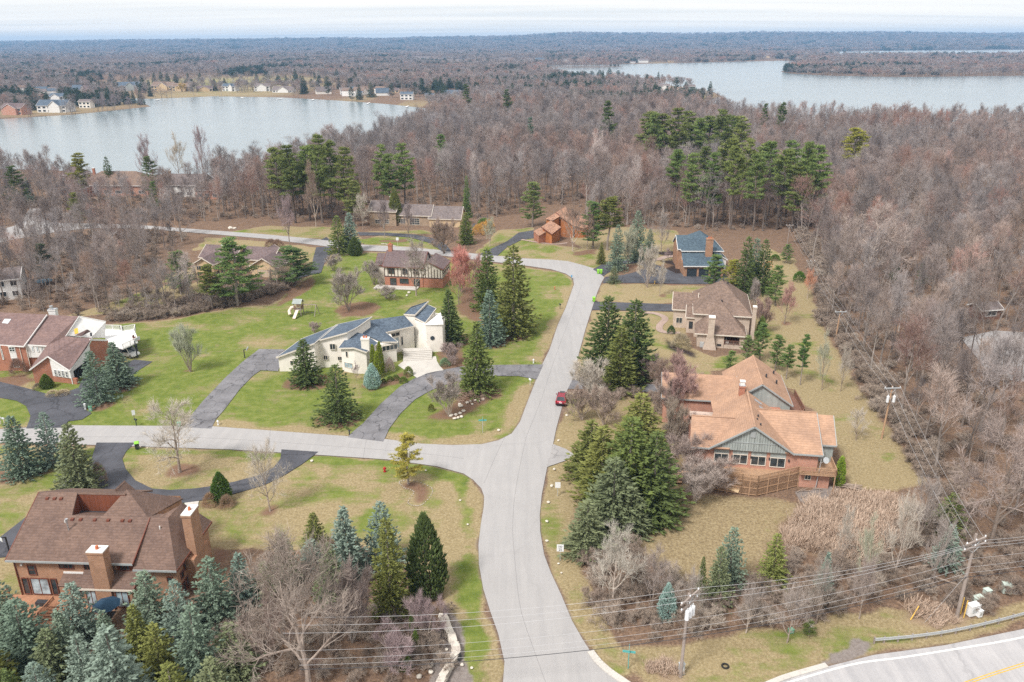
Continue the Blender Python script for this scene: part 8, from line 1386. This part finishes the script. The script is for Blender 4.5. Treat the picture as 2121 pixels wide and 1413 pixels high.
# patio umbrella
p = at(228, 1288); r = empty('patio_umbrella', (p[0], p[1], 0.2), 0, 'dark blue patio umbrella below the near chimney', 'umbrella'); MB().tube([(0, 0, 0), (0, 0, 2.6)], .03, 6).build('pole', G['dark_metal'], r)
um = MB(); um.add([(1.5 * math.cos(t), 1.5 * math.sin(t), 2.1) for t in np.linspace(0, 2 * math.pi, 9)[:-1]] + [(0, 0, 2.75)], [(i, (i + 1) % 8, 8) for i in range(8)]); um.build('canopy', G['umbrella_blue'], r); MB().box(-.6, .6, -.6, .6, .7, .76).bar((0, 0, 0), (0, 0, .7), .1).build('table', G['dark_metal'], r)
# play set on the lawn
p = at(620, 652); r = empty('play_set', (p[0], p[1], 0), -.15, 'wooden play tower with slide and swing beam on the big lawn', 'playset')
f_ = MB()
for x in (-.8, .8):
    for y in (-.8, .8): f_.bar((x, y, 0), (x, y, 3.1), .14)
f_.box(-.9, .9, -.9, .9, 1.35, 1.45); f_.build('tower_frame', G['old_pole_wood'], r)
MB().slab([(-1.1, -1.1, 3.0), (1.1, -1.1, 3.0), (1.1, 0, 3.9), (-1.1, 0, 3.9)], .08).slab([(-1.1, 0, 3.9), (1.1, 0, 3.9), (1.1, 1.1, 3.0), (-1.1, 1.1, 3.0)], .08).build('roof', G['grey_boards'], r)
MB().slab([(-.35, -.9, 1.5), (.35, -.9, 1.5), (.35, -3.2, .15), (-.35, -3.2, .15)], .1).build('slide', G['slide'], r); t_ = MB(); t_.tube([(-.9, 0, 1.9), (-1.7, -.2, 1.7), (-2.0, -.9, 1.1), (-1.6, -1.5, .4)], .38, 10); t_.build('tube_slide', G['slide'], r)
MB().bar((.9, 0, 2.6), (4.2, .3, 2.6), .14).bar((4.2, .3, 2.6), (4.1, -.9, 0), .12).bar((4.2, .3, 2.6), (4.5, 1.3, 0), .12).build('swing_beam', G['old_pole_wood'], r)
for x in (2.0, 3.2): MB().bar((x - .2, .15, 2.6), (x - .2, .15, .6), .03).bar((x + .2, .15, 2.6), (x + .2, .15, .6), .03).box(x - .25, x + .25, 0, .3, .55, .6).build('swing', G['dark_metal'], r)
f_ = MB()
for z_ in (1.7, 1.95, 2.2): f_.bar((-.85, -.85, z_), (-.3, -.85, z_), .07, .15).bar((.85, -.85, z_), (.85, .85, z_), .07, .15).bar((-.85, .85, z_), (.85, .85, z_), .07, .15)
f_.build('side_boards', G['brown_deck'], r)
# wooden swing frame behind the dark spruces and the trampoline in the thicket
p = at(1588, 560); r = empty('swing_frame', (p[0], p[1], 0), .4, 'orange wooden swing frame behind the dark spruces', 'swing frame'); MB().bar((-1.5, -1, 0), (-1.5, 0, 2.3), .14).bar((-1.5, 1, 0), (-1.5, 0, 2.3), .14).bar((1.5, -1, 0), (1.5, 0, 2.3), .14).bar((1.5, 1, 0), (1.5, 0, 2.3), .14).bar((-1.7, 0, 2.35), (1.7, 0, 2.35), .16).build('frame', G['orange_wood'], r); MB().box(-.8, .8, -.3, .3, .5, .6).box(-.8, .8, .25, .32, .6, 1.1).build('seat', G['orange_wood'], r)
p = at(92, 588); r = empty('trampoline', (p[0], p[1], 0), 0, 'blue round trampoline among trees at the left', 'trampoline'); t_ = MB(); t_.tube([(0, 0, .8), (0, 0, .86)], [2.2, 2.2], 20); t_.build('bed', G['teal'], r)
f_ = MB()
for t in np.linspace(0, 6.28, 7)[:-1]: f_.bar((2.2 * math.cos(t), 2.2 * math.sin(t), 0), (2.2 * math.cos(t), 2.2 * math.sin(t), 2.4), .06)
f_.build('pole', G['galvanised'], r)
# utility boxes
def ubox(px, py, w_, d_, hh, mat, label, ang=0.3, grp='utility cabinets'):
    p = at(px, py); r = empty('utility_box', (p[0], p[1], 0), ang, label, 'utility box', grp); MB().box(-w_ / 2, w_ / 2, -d_ / 2, d_ / 2, 0, hh).build('body', G[mat], r); MB().box(-w_ / 2 - .04, w_ / 2 + .04, -d_ / 2 - .04, d_ / 2 + .04, hh, hh + .07).build('lid', G[mat], r); MB().box(-w_ * .3, w_ * .3, -d_ / 2 - .015, -d_ / 2, hh * .3, hh * .75).build('door', G['galvanised' if mat != 'galvanised' else 'sign_white'], r)
ubox(2013, 1272, 1.3, .7, 1.3, 'sign_white', 'white utility cabinet nearest the big pole'); ubox(2023, 1255, 1.1, .7, 1.2, 'pale_green_box', 'pale green utility cabinet behind the white one'); ubox(2027, 1276, .5, .5, .8, 'sign_white', 'small white box beside the white cabinet'); ubox(2042, 1238, .7, .6, 1.1, 'pale_green_box', 'grey green cabinet behind the pale green one'); ubox(2083, 1226, .9, .8, 1.1, 'pale_green_box', 'separate pale cabinet at the right edge', -.2); ubox(188, 851, .5, .5, .8, 'green_box', 'green utility box on the lawn edge by the dark driveway'); ubox(177, 848, .25, .25, 1.0, 'sign_white', 'thin white marker beside the green utility box'); ubox(371, 882, .6, .6, .6, 'green_box', 'green box where the old driveway meets the left road'); ubox(1638, 1310, .5, .4, .4, 'green_box', 'small green box in the highway grass'); ubox(1238, 544, .5, .5, .6, 'green_box', 'little green box at the upper bend mulch'); ubox(1411, 1396, .5, .4, 1.3, 'galvanised', 'grey meter box at the foot of the near utility pole'); ubox(1074, 692, .5, .5, .8, 'green_box', 'green box under the tallest olive spruce')
for px, py, hh, lab in ((1989, 1272, 2.2, 'left yellow guy marker by the big pole'), (1996, 1280, 2.3, 'right yellow guy marker by the big pole'), (1886, 1284, 2.1, 'leaning yellow guy marker in the verge')):
    p = at(px, py); o = MB().tube([(0, 0, 0), (.9 if 'lean' in lab else .05, .5 if 'lean' in lab else .05, hh * (.7 if 'lean' in lab else 1))], .06, 6).build('guy_marker', G['yellow_plastic']); o.location = (p[0], p[1], 0); tag(o, lab, 'marker', 'yellow guy wire markers')
# boulders
BR = random.Random(5)
def rock_mesh(seed):
    R = random.Random(seed); mb = MB(); rings = 5; n = 8; vs = []
    for i in range(rings + 1):
        t = math.pi * i / rings
        for k_ in range(n):
            a = 6.283 * k_ / n; r_ = R.uniform(.8, 1.12); vs.append((math.sin(t) * math.cos(a) * r_, math.sin(t) * math.sin(a) * r_, math.cos(t) * .68 * r_))
    mb.add(vs, [(i * n + k_, (i + 1) * n + k_, (i + 1) * n + (k_ + 1) % n, i * n + (k_ + 1) % n) for i in range(rings) for k_ in range(n)]); return mb
ROCK = [rock_mesh(i).mesh('boulder', G['boulder']) for i in range(3)] + [rock_mesh(8 + i).mesh('boulder', G['pale_stone']) for i in range(3)]
def rock(px, py, wp, label=None, pale=True, grp='boulders along the verges'):
    p = at(px, py); s = wp * mpp(px, py) / 2; o = put('boulder', ROCK[BR.randrange(3) + (3 if pale else 0)], None, (p[0], p[1], s * .3), BR.uniform(0, 6), (s, s * BR.uniform(.7, 1), s * BR.uniform(.7, 1))); tag(o, label, 'boulder', grp)
for px, py, wp, lab in [(1148, 973, 8, 'topmost pale boulder on the verge right of the junction'), (1143, 1007, 8, 'pale boulder level with the small white sign'), (1136, 1041, 8, 'pale boulder below the small white sign'), (1133, 1081, 9, 'pale boulder midway down the right verge'), (1133, 1121, 8, 'pale boulder left of the speed sign'), (1157, 1168, 6, 'grey boulder at the foot of the speed sign'), (1253, 1271, 20, 'large grey boulder in the brush by the power lines'), (1240, 1246, 12, 'boulder left under the round bare tree'), (1225, 1243, 9, 'small boulder left of the round bare tree'), (1157, 913, 6, 'boulder above the junction right of the road'), (1174, 861, 7, 'boulder just below the parked car'), (1178, 825, 6, 'boulder right of the parked car'), (829, 1280, 14, 'grey boulder under the lower lawn row'), (893, 1379, 15, 'pale boulder left of the stone wall'), (892, 1393, 13, 'flat pale boulder near the stone wall'), (868, 1403, 15, 'lowest pale boulder by the stone wall'), (957, 1378, 10, 'pale boulder right of the stone wall'), (977, 1384, 8, 'small pale boulder right of the stone wall'), (907, 1352, 14, 'grey boulder behind the stone wall'), (917, 1330, 9, 'brown boulder above the stone wall'), (925, 1346, 8, 'small grey boulder behind the stone wall'), (810, 1340, 12, 'grey boulder in the twiggy thicket'), (882, 975, 6, 'tan boulder below the left road'), (953, 1037, 6, 'small white stone in the ditch'), (969, 1087, 6, 'small stone beside the ditch'), (1033, 892, 8, 'white stone at the grass corner'), (646, 955, 7, 'white stone at the loop driveway mouth'), (1163, 1187, 5, 'white litter stone below the speed sign'), (1345, 1385, 8, 'white stone by the street name sign')]: rock(px, py, wp, lab)
for j, (px, py, wp) in enumerate([(934, 862, 11), (944, 860, 9), (953, 857, 10), (942, 868, 10), (949, 866, 8), (956, 864, 9), (930, 858, 8), (960, 852, 9), (954, 842, 12), (952, 838, 8), (975, 832, 7), (985, 830, 8), (992, 832, 7), (1000, 828, 8), (968, 835, 9), (978, 838, 7)]): rock(px, py, wp, 'pale rounded boulder in the bed by the curved driveway', True, 'pale boulders edging the curved driveway bed')
for j in range(16):
    t = j / 15; px = 791 + (823 - 791) * t; rock(791 + 28 * t, 506 - 3 * math.sin(t * 3.1) + 5 * math.sin(t * 2), 4, 'small stone edging the island bed of the long house', False, 'stones round the island bed')
for j, (px, py) in enumerate([(x, y) for x, y in spline([(828, 998), (857, 996), (891, 1009), (895, 1022), (878, 1043), (861, 1048), (845, 1041), (857, 1019), (837, 1010)], 5, True)]): rock(px, py, 3.0, 'small edging stone around the kidney shaped mulch bed', False, 'edging stones of the kidney bed')
for px, py in ((1488 - 700, 0),): pass
rock(1285 + 0, 1090, 1) if False else None
# dry stone wall at the bottom, built stone by stone
wl = empty('stone_wall', (*at(925, 1360)[:2], 0), 0, 'low retaining wall of flat pale stones curving beside the road', 'wall'); o0 = at(925, 1360)
pts_ = spline([(912, 1425), (930, 1385), (944, 1362), (943, 1345), (930, 1312), (924, 1298), (918, 1285)], 9)
SW = [MB().add([(x * (1 + R_.uniform(-.15, .15)), y * (1 + R_.uniform(-.15, .15)), z * (1 + R_.uniform(-.1, .1))) for x in (-.5, .5) for y in (-.5, .5) for z in (-.5, .5)], [(0, 1, 3, 2), (4, 6, 7, 5), (0, 4, 5, 1), (2, 3, 7, 6), (0, 2, 6, 4), (1, 5, 7, 3)]).mesh('stone', G['pale_stone' if i % 2 else 'boulder']) for i, R_ in enumerate([random.Random(40 + k_) for k_ in range(4)])]
for i, (x, y) in enumerate(pts_):
    p = at(x, y); q = at(*pts_[min(i + 1, len(pts_) - 1)]); ang = math.atan2(q[1] - p[1], q[0] - p[0])
    for c_ in range(3): put('stone', SW[BR.randrange(4)], wl, (p[0] - o0[0] + BR.uniform(-.08, .08), p[1] - o0[1] + BR.uniform(-.08, .08), .12 + .24 * c_), ang + BR.uniform(-.15, .15), (BR.uniform(.6, .95), BR.uniform(.55, .8), .24))
p = at(935, 1372); o = MB().box(-.9, .9, -.1, .1, .1, .75).build('house_sign', G['dark_metal']); o.location = (p[0] + .5, p[1] - .2, 0); o.rotation_euler = (-.3, 0, .9); tag(o, 'dark slanting sign board leaning on the stone wall', 'sign')
# log pile and fallen wood
p = at(1757, 1010); lg = empty('log_pile', (p[0], p[1], 0), -.3, 'heap of pale cut branches beside the arborvitae', 'log pile')
for i in range(22): MB().tube([(-1.6 + BR.uniform(-.4, .4), BR.uniform(-.8, .8), .12 + .09 * (i // 5)), (1.5 + BR.uniform(-.5, .5), BR.uniform(-.8, .8), .12 + .09 * (i // 5))], [.07, .04], 6).build('branch', G['dead_wood'], lg)
p = at(1690, 1022); lg = empty('fallen_branches', (p[0], p[1], 0), .3, 'scattered fallen branches beneath the balcony', 'branches')
for i in range(14): a = BR.uniform(0, 3.1); x, y = BR.uniform(-3, 2.2), BR.uniform(-1, 1); MB().tube([(x, y, .1), (x + 1.3 * math.cos(a), y + 1.3 * math.sin(a), .12 + BR.uniform(0, .3))], [.06, .03], 5).build('branch', G['dead_wood'], lg)
for px, py, a, l_, lab in ((1880, 1180, .1, 7, 'fallen trunk in the brush left of the big pole'), (2065, 1050, -.6, 9, 'fallen trunk leaning in the right woods'), (1905, 1195, -.5, 4, 'short fallen trunk near the big pole')):
    p = at(px, py); o = MB().tube([(0, 0, .2), (l_ * .5, .2, .35), (l_, 0, .3)], [.16, .13, .06], 7).build('fallen_log', G['dead_wood']); o.location = (p[0], p[1], 0); o.rotation_euler = (0, 0, a); tag(o, lab, 'log')
p = at(1502, 1381); o = MB().tube([(.33 * math.cos(t), .33 * math.sin(t), .1) for t in np.linspace(0, 6.28, 15)], .09, 8).build('tyre', G['rubber']); o.location = (p[0], p[1], 0); tag(o, 'old black tyre lying on the highway grass', 'tyre')
# satellite dish mast by the balcony
p = at(1689, 1012); r = empty('dish_mast', (p[0], p[1], 0), 0, 'tall pale mast beside the ranch house balcony', 'mast'); MB().tube([(0, 0, 0), (.25, 0, 5.2)], .06, 8).build('pole', G['galvanised'], r)
# guard rail
pts_ = [at(x, y) for x, y in spline([(1811, 1334), (1880, 1328), (1960, 1317), (2040, 1300), (2121, 1279), (2240, 1245)], 8)]
gr = empty('guard_rail', (*pts_[0][:2], 0), 0, 'galvanised steel guard rail along the highway', 'guard rail'); o0 = pts_[0]
for dz, dy_ in ((.62, 0), (.74, -.04), (.50, -.04)): 
    mb = MB()
    for a_, b_ in zip(pts_[:-1], pts_[1:]): mb.bar((a_[0] - o0[0], a_[1] - o0[1] + dy_, dz), (b_[0] - o0[0], b_[1] - o0[1] + dy_, dz), .06, .11)
    mb.build('rail', G['galvanised'], gr)
for a_ in pts_[::3]: MB().bar((a_[0] - o0[0], a_[1] - o0[1] + .12, -.1), (a_[0] - o0[0], a_[1] - o0[1] + .12, .8), .15).build('post', G['old_pole_wood'], gr)
# ------------------------------------------------------------------ utility poles and wires
TIPS = {}
def upole(key, px, py, top, label, wood='pole_wood', arms=((.35, 2.4),), trans=0, lean=0.0, ang=0.0, r_=.16):
    p = at(px, py); h_ = height_to(px, py, top); r = empty('utility_pole', (p[0], p[1], 0), ang, label, 'utility pole', 'utility poles'); lx = lean * h_
    MB().tube([(0, 0, -.2), (lx * .5, 0, h_ * .5), (lx, 0, h_)], [r_, r_ * .85, r_ * .65], 10).build('pole', G[wood], r); tips = []
    for dz, wd in arms:
        x0 = lx * (1 - dz / h_); am = MB().bar((x0 - wd / 2, -.14, h_ - dz), (x0 + wd / 2, -.14, h_ - dz), .15, .17).build('crossarm', G['galvanised' if wood == 'pole_wood' else 'old_pole_wood'], r)
        for k_ in (-.46, 0, .46): MB().tube([(x0 + wd * k_, -.14, h_ - dz + .06), (x0 + wd * k_, -.14, h_ - dz + .18), (x0 + wd * k_, -.14, h_ - dz + .3)], [.05, .09, .04], 8).build('insulator', G['insulator'], am); tips.append((x0 + wd * k_, -.14, h_ - dz + .3))
        MB().bar((x0 - wd * .3, -.14, h_ - dz), (x0, -.1, h_ - dz - .8), .05).bar((x0 + wd * .3, -.14, h_ - dz), (x0, -.1, h_ - dz - .8), .05).build('brace', G['galvanised'], r)
    for k_ in range(trans):
        x0 = lx * .75 + (-.5 + .5 * k_ * (2 / max(1, trans - 1)) if trans > 1 else .35); t_ = MB(); t_.tube([(x0, -.3, h_ - 2.6), (x0, -.3, h_ - 1.6), (x0, -.3, h_ - 1.5)], [.22, .22, .12], 10); o = t_.build('transformer', G['insulator'], r); MB().tube([(x0, -.3, h_ - 1.5), (x0, -.3, h_ - 1.25)], .04, 6).build('bushing', G['insulator'], o)
    c_, s_ = math.cos(ang), math.sin(ang); TIPS[key] = [(p[0] + x * c_ - y * s_, p[1] + x * s_ + y * c_, z) for x, y, z in tips] + [(p[0] + lx * .5, p[1] - .15, h_ * f) for f in (.72, .62, .55, .5)]
upole('A', 1826, 908, 800, 'pale wooden utility pole with transformers at the edge of the right woods', trans=2, lean=.03, ang=.05, arms=((.3, 2.6),)); upole('B', 1731, 700, 643, 'second utility pole up the side lawn', arms=((.3, 2.4),), lean=.03); upole('C', 1671, 590, 539, 'third utility pole beside the brown leaved tree', arms=((.3, 2.2),), lean=.03, wood='old_pole_wood'); upole('D', 1631, 505, 465, 'farthest utility pole at the back of the side lawn', arms=((.3, 2.2),), wood='old_pole_wood')
upole('E', 1982, 1277, 1106, 'big utility pole with doubled crossarms above the guard rail', wood='old_pole_wood', arms=((1.5, 3.6), (.8, 3.2)), ang=.45, r_=.21); upole('F', 1409, 1402, 1232, 'near utility pole with transformers beside the highway grass', wood='old_pole_wood', arms=((.4, 3.2), (1.2, 3.0)), trans=3, lean=.03, ang=.8, r_=.18)
upole('G', 365, 475, 400, 'slim utility pole among trees by the upper road', wood='pole_wood', arms=(), r_=.12)
def wire(a, b_, sag, label, mat='wire_grey', r_=.016, grp='overhead wires'):
    n = 22; pts = [(a[0] + (b_[0] - a[0]) * i / n, a[1] + (b_[1] - a[1]) * i / n, a[2] + (b_[2] - a[2]) * i / n - sag * 4 * (i / n) * (1 - i / n)) for i in range(n + 1)]
    tag(MB().tube(pts, r_, 4, False).build('power_line', G[mat]), label, 'wire', grp)
T_ = TIPS
for i in range(3):
    nm = ('left', 'middle', 'right')[i]
    wire(T_['A'][i], T_['B'][i], .7, '%s wire between the first and second poles of the side lawn' % nm); wire(T_['B'][i], T_['C'][i], .6, '%s wire between the second and third poles of the side lawn' % nm); wire(T_['C'][i], T_['D'][i], .5, '%s wire between the third and farthest poles' % nm); wire(T_['E'][i], T_['A'][i], .8, '%s wire from the big pole up to the side lawn pole' % nm)
offL = at(640, 1418); dirv = np.array(T_['F'][1]) - np.array(T_['E'][1]); 
for i in range(3):
    nm = ('upper', 'second', 'third')[i]
    wire(T_['E'][i], T_['F'][i], .9, '%s power wire between the big pole and the near pole' % nm, r_=.017); e_ = np.array(T_['F'][i]) + dirv * 1.15 + np.array([0, 6.0, -.6]); wire(T_['F'][i], e_, .9, '%s power wire running from the near pole to the left' % nm, r_=.017); e_ = np.array(T_['E'][i]) - dirv * .9; wire(T_['E'][i], e_, .8, '%s power wire leaving the big pole to the right' % nm, r_=.017)
for i in range(4):
    nm = ('top', 'second', 'third', 'lowest')[i]; th = .014 if i < 3 else .04; mt = 'wire_grey' if i < 3 else 'wire_black'
    wire(T_['E'][6 + i], T_['F'][6 + i], .7, '%s communication cable between the big pole and the near pole' % nm, mt, th); e_ = np.array(T_['F'][6 + i]) + dirv * 1.15 + np.array([0, 6.0, -.6]); wire(T_['F'][6 + i], e_, .7, '%s communication cable running from the near pole to the left' % nm, mt, th); e_ = np.array(T_['E'][6 + i]) - dirv * .9; wire(T_['E'][6 + i], e_, .7, '%s communication cable leaving the big pole to the right' % nm, mt, th)
wire(T_['E'][8], (at(1915, 1290)[0], at(1915, 1290)[1], 0), 0, 'guy wire from the big pole to the verge', 'wire_grey', .015)
# lamp posts and pillars at the drives
for px, py, mat, lab in ((724, 900, 'dark_metal', 'small lamp at the foot of the curved driveway'), (452, 880, 'sign_white', 'pale stone marker at the foot of the old driveway'), (1105, 752, 'sign_white', 'small white marker at the curved driveway end'), (1149, 600, 'clay', 'small brown lawn ornament left of the main road'), (1356, 588, 'yellow_plastic', 'yellow play ride on the lawn below the blue roofed house')):
    p = at(px, py); o = MB().tube([(0, 0, 0), (0, 0, .1), (0, 0, .6), (0, 0, .65), (0, 0, .85)], [.16, .1, .1, .2, .08], 8).build('garden_marker', G[mat]); o.location = (p[0], p[1], 0); tag(o, lab, 'marker', 'small markers in the lawns')
for px, py, wp, lab in ((478, 474, 12, 'pale boulder beside the upper road'), (486, 474, 8, 'second pale boulder beside the upper road'), (847, 607, 8, 'pale stone before the tudor house'), (843, 613, 7, 'second pale stone before the tudor house')): rock(px, py, wp, lab)
# docks on the far lake
for px, py, l_ in ((330, 207, 14), (500, 203, 16), (585, 205, 18), (650, 207, 15), (765, 214, 16), (845, 221, 14), (210, 206, 10)):
    p = at(px, py); r = empty('dock', (p[0], p[1], 0), RV.uniform(-.5, .5), 'small pale jetty reaching into the left lake', 'dock', 'jetties on the left lake'); MB().box(-.9, .9, -l_, 2, .5, .65).build('deck', G['white_deck'], r)
    f_ = MB()
    for k_ in range(4): f_.bar((-.8, -l_ + k_ * l_ / 3, -.2), (-.8, -l_ + k_ * l_ / 3, .9), .15).bar((.8, -l_ + k_ * l_ / 3, -.2), (.8, -l_ + k_ * l_ / 3, .9), .15)
    f_.build('piles', G['old_pole_wood'], r)
# masses: built last, so that the holes for far houses are known
for x, y, r in FAR_HOLES: k &= ~((np.hypot(FP[:, 0] - x, (FP[:, 1] - y)) < r) | ((np.abs(FP[:, 0] - x * FP[:, 1] / y) < r * 0.75) & (FP[:, 1] < y) & (FP[:, 1] > y - max(r * 4.5, min(260, y * 0.12)))))
FPk = FP[k]
def far_z(P_): return np.where(P_[:, 1] > 3000, np.maximum(hillz(P_[:, 0], P_[:, 1]), 0) - 0.4, -0.2)
WM = [joined(p) for p in WOODS]
pts = [(x, y, -0.1) for _, x, y, h, _, _ in rest]; hs = np.array([h for _, x, y, h, _, _ in rest]); n = len(pts)
wd = hs * NR.uniform(0.40, 0.66, n)
scatter('distant_trees', WM, pts, np.stack([wd / 8.6, wd / 8.6, hs / 16.0], -1), NR.uniform(0, 6.28, n), NR.integers(0, 7, n), 'grey brown leafless woods reaching back to the lakes')
n = len(FPk); st = FPk[:, 2]; hs = np.where((FPk[:, 1] > 650) & (FPk[:, 1] < 2600), 11.5, 13.5) * NR.uniform(0.75, 1.2, n) * (1 + 0.00006 * FPk[:, 1]); wd = np.maximum(7.5, st * 1.35) * NR.uniform(0.8, 1.2, n)
con = (vnoise(FPk[:, 0], FPk[:, 1], 90, 55) * 0.75 + NR.random(n) * 0.25) > np.where(FPk[:, 1] > 750, 0.69, 0.76)
kk = ~con
scatter('far_woods', WM, np.stack([FPk[kk, 0], FPk[kk, 1], far_z(FPk[kk])], -1), np.stack([wd[kk] / 8.6, wd[kk] / 8.6, hs[kk] / 16.0], -1), NR.uniform(0, 6.28, kk.sum()), NR.integers(0, 7, kk.sum()), 'leafless woods beyond the lakes out to the hills')
def _mk(nm, prs, tint):
    out = []
    for a_, c_ in prs:
        me = joined((a_, c_)); m2 = NEEDLE.copy(); nodes = m2.node_tree
        for nd in nodes.nodes:
            if nd.type == 'MIX' and nd.blend_type == 'MULTIPLY':
                for l_ in list(nd.inputs[7].links):
                    if l_.from_node.type == 'OBJECT_INFO': nodes.links.remove(l_); nd.inputs[7].default_value = (*tint, 1)
        me.materials[1] = m2; out.append(me)
    return out
FC = _mk('far_conifer', [SPR[0], PINL[0]], (0.055, 0.085, 0.05)); n = int(con.sum())
if n: scatter('far_conifers', FC, np.stack([FPk[con, 0], FPk[con, 1], far_z(FPk[con])], -1), np.stack([wd[con] / 7.5, wd[con] / 7.5, hs[con] / 9.5], -1), NR.uniform(0, 6.28, n), NR.integers(0, 2, n), 'dark evergreens scattered through the far woods')
# undergrowth on the floor of the near woods and brush along the highway
BM = [joined(p) for p in BRUSH]; U = []
for poly, step, s_ in ((W_RIGHT, 4.2, 0.6), (W_LEFT, 4.4, 0.7), (W_MID, 5.5, 0.6), (W_HEDGE, 1.6, 0.7), (W_LAKE, 5.0, 0.7)):
    P_ = thin(jitter_points(poly, step)); P_ = P_[P_[:, 1] < 330]
    U += [(x, y, s_ * NR.uniform(0.6, 1.3)) for x, y in P_]
for poly, step, s_ in ((W_BR, 2.35, 0.72), (W_BL, 2.0, 0.6), (W_HEATH, 2.6, 0.75)):
    U += [(x, y, s_ * NR.uniform(0.5, 1.25)) for x, y in jitter_points(poly, step)]
eg = gpoly([(1655, 485), (1692, 565), (1708, 600), (1702, 665), (1737, 700), (1770, 770), (1802, 800), (1832, 855), (1862, 880), (1892, 945), (1950, 1005)])
for (x0, y0), (x1, y1) in zip(eg[:-1], eg[1:]):
    for i_ in range(int(math.hypot(x1 - x0, y1 - y0) / 0.55)):
        t_ = NR.random(); U.append((x0 + (x1 - x0) * t_ + NR.uniform(-1.2, 3.5), y0 + (y1 - y0) * t_ + NR.uniform(-1, 1), NR.uniform(.35, 1.0)))
U = np.array(U); n = len(U)
scatter('undergrowth', BM, np.stack([U[:, 0], U[:, 1], np.full(n, -0.1)], -1), np.stack([U[:, 2], U[:, 2], U[:, 2] * 0.9], -1), NR.uniform(0, 6.28, n), NR.integers(0, 3, n), 'tangled leafless brush under the trees and along the highway')
# reed bed
RM = []
for s_ in range(3):
    R_ = random.Random(900 + s_); mb = MB()
    for _ in range(260):
        x, y = R_.uniform(-1.1, 1.1), R_.uniform(-1.1, 1.1); hh = R_.uniform(0.8, 2.0); l_ = Vector((R_.gauss(0.3, .5), R_.gauss(-.25, .45), 1)).normalized(); wv_ = rot_about(Vector((0, 0, 1)), 1.5708, R_.uniform(0, 6.28)) * 0.028
        a_ = Vector((x, y, 0)); e_ = a_ + l_ * hh; mm = a_ + l_ * hh * .7
        mb.add([a_ - wv_, a_ + wv_, mm + wv_, mm - wv_, e_ + Vector((R_.gauss(0, .12), R_.gauss(0, .12), -.03))], [(0, 1, 2, 3), (3, 2, 4)])
        if R_.random() < .3: mb.tube([mm, e_ + Vector((0, 0, .1))], [0.045, 0.03], 3)
    RM.append(mb.mesh('reeds', STRAWM))
P_ = np.concatenate([jitter_points(gpoly(q), 1.15) for q in STRAW]); n = len(P_); sz = NR.uniform(0.6, 1.1, n) * np.where(P_[:, 1] < 72, 0.55, 1.0)
scatter('reeds', RM, np.stack([P_[:, 0], P_[:, 1], np.zeros(n)], -1), np.stack([sz, sz, sz], -1), NR.uniform(0, 6.28, n), NR.integers(0, 3, n), 'straw coloured reeds in the wet hollow below the orange roofed house')
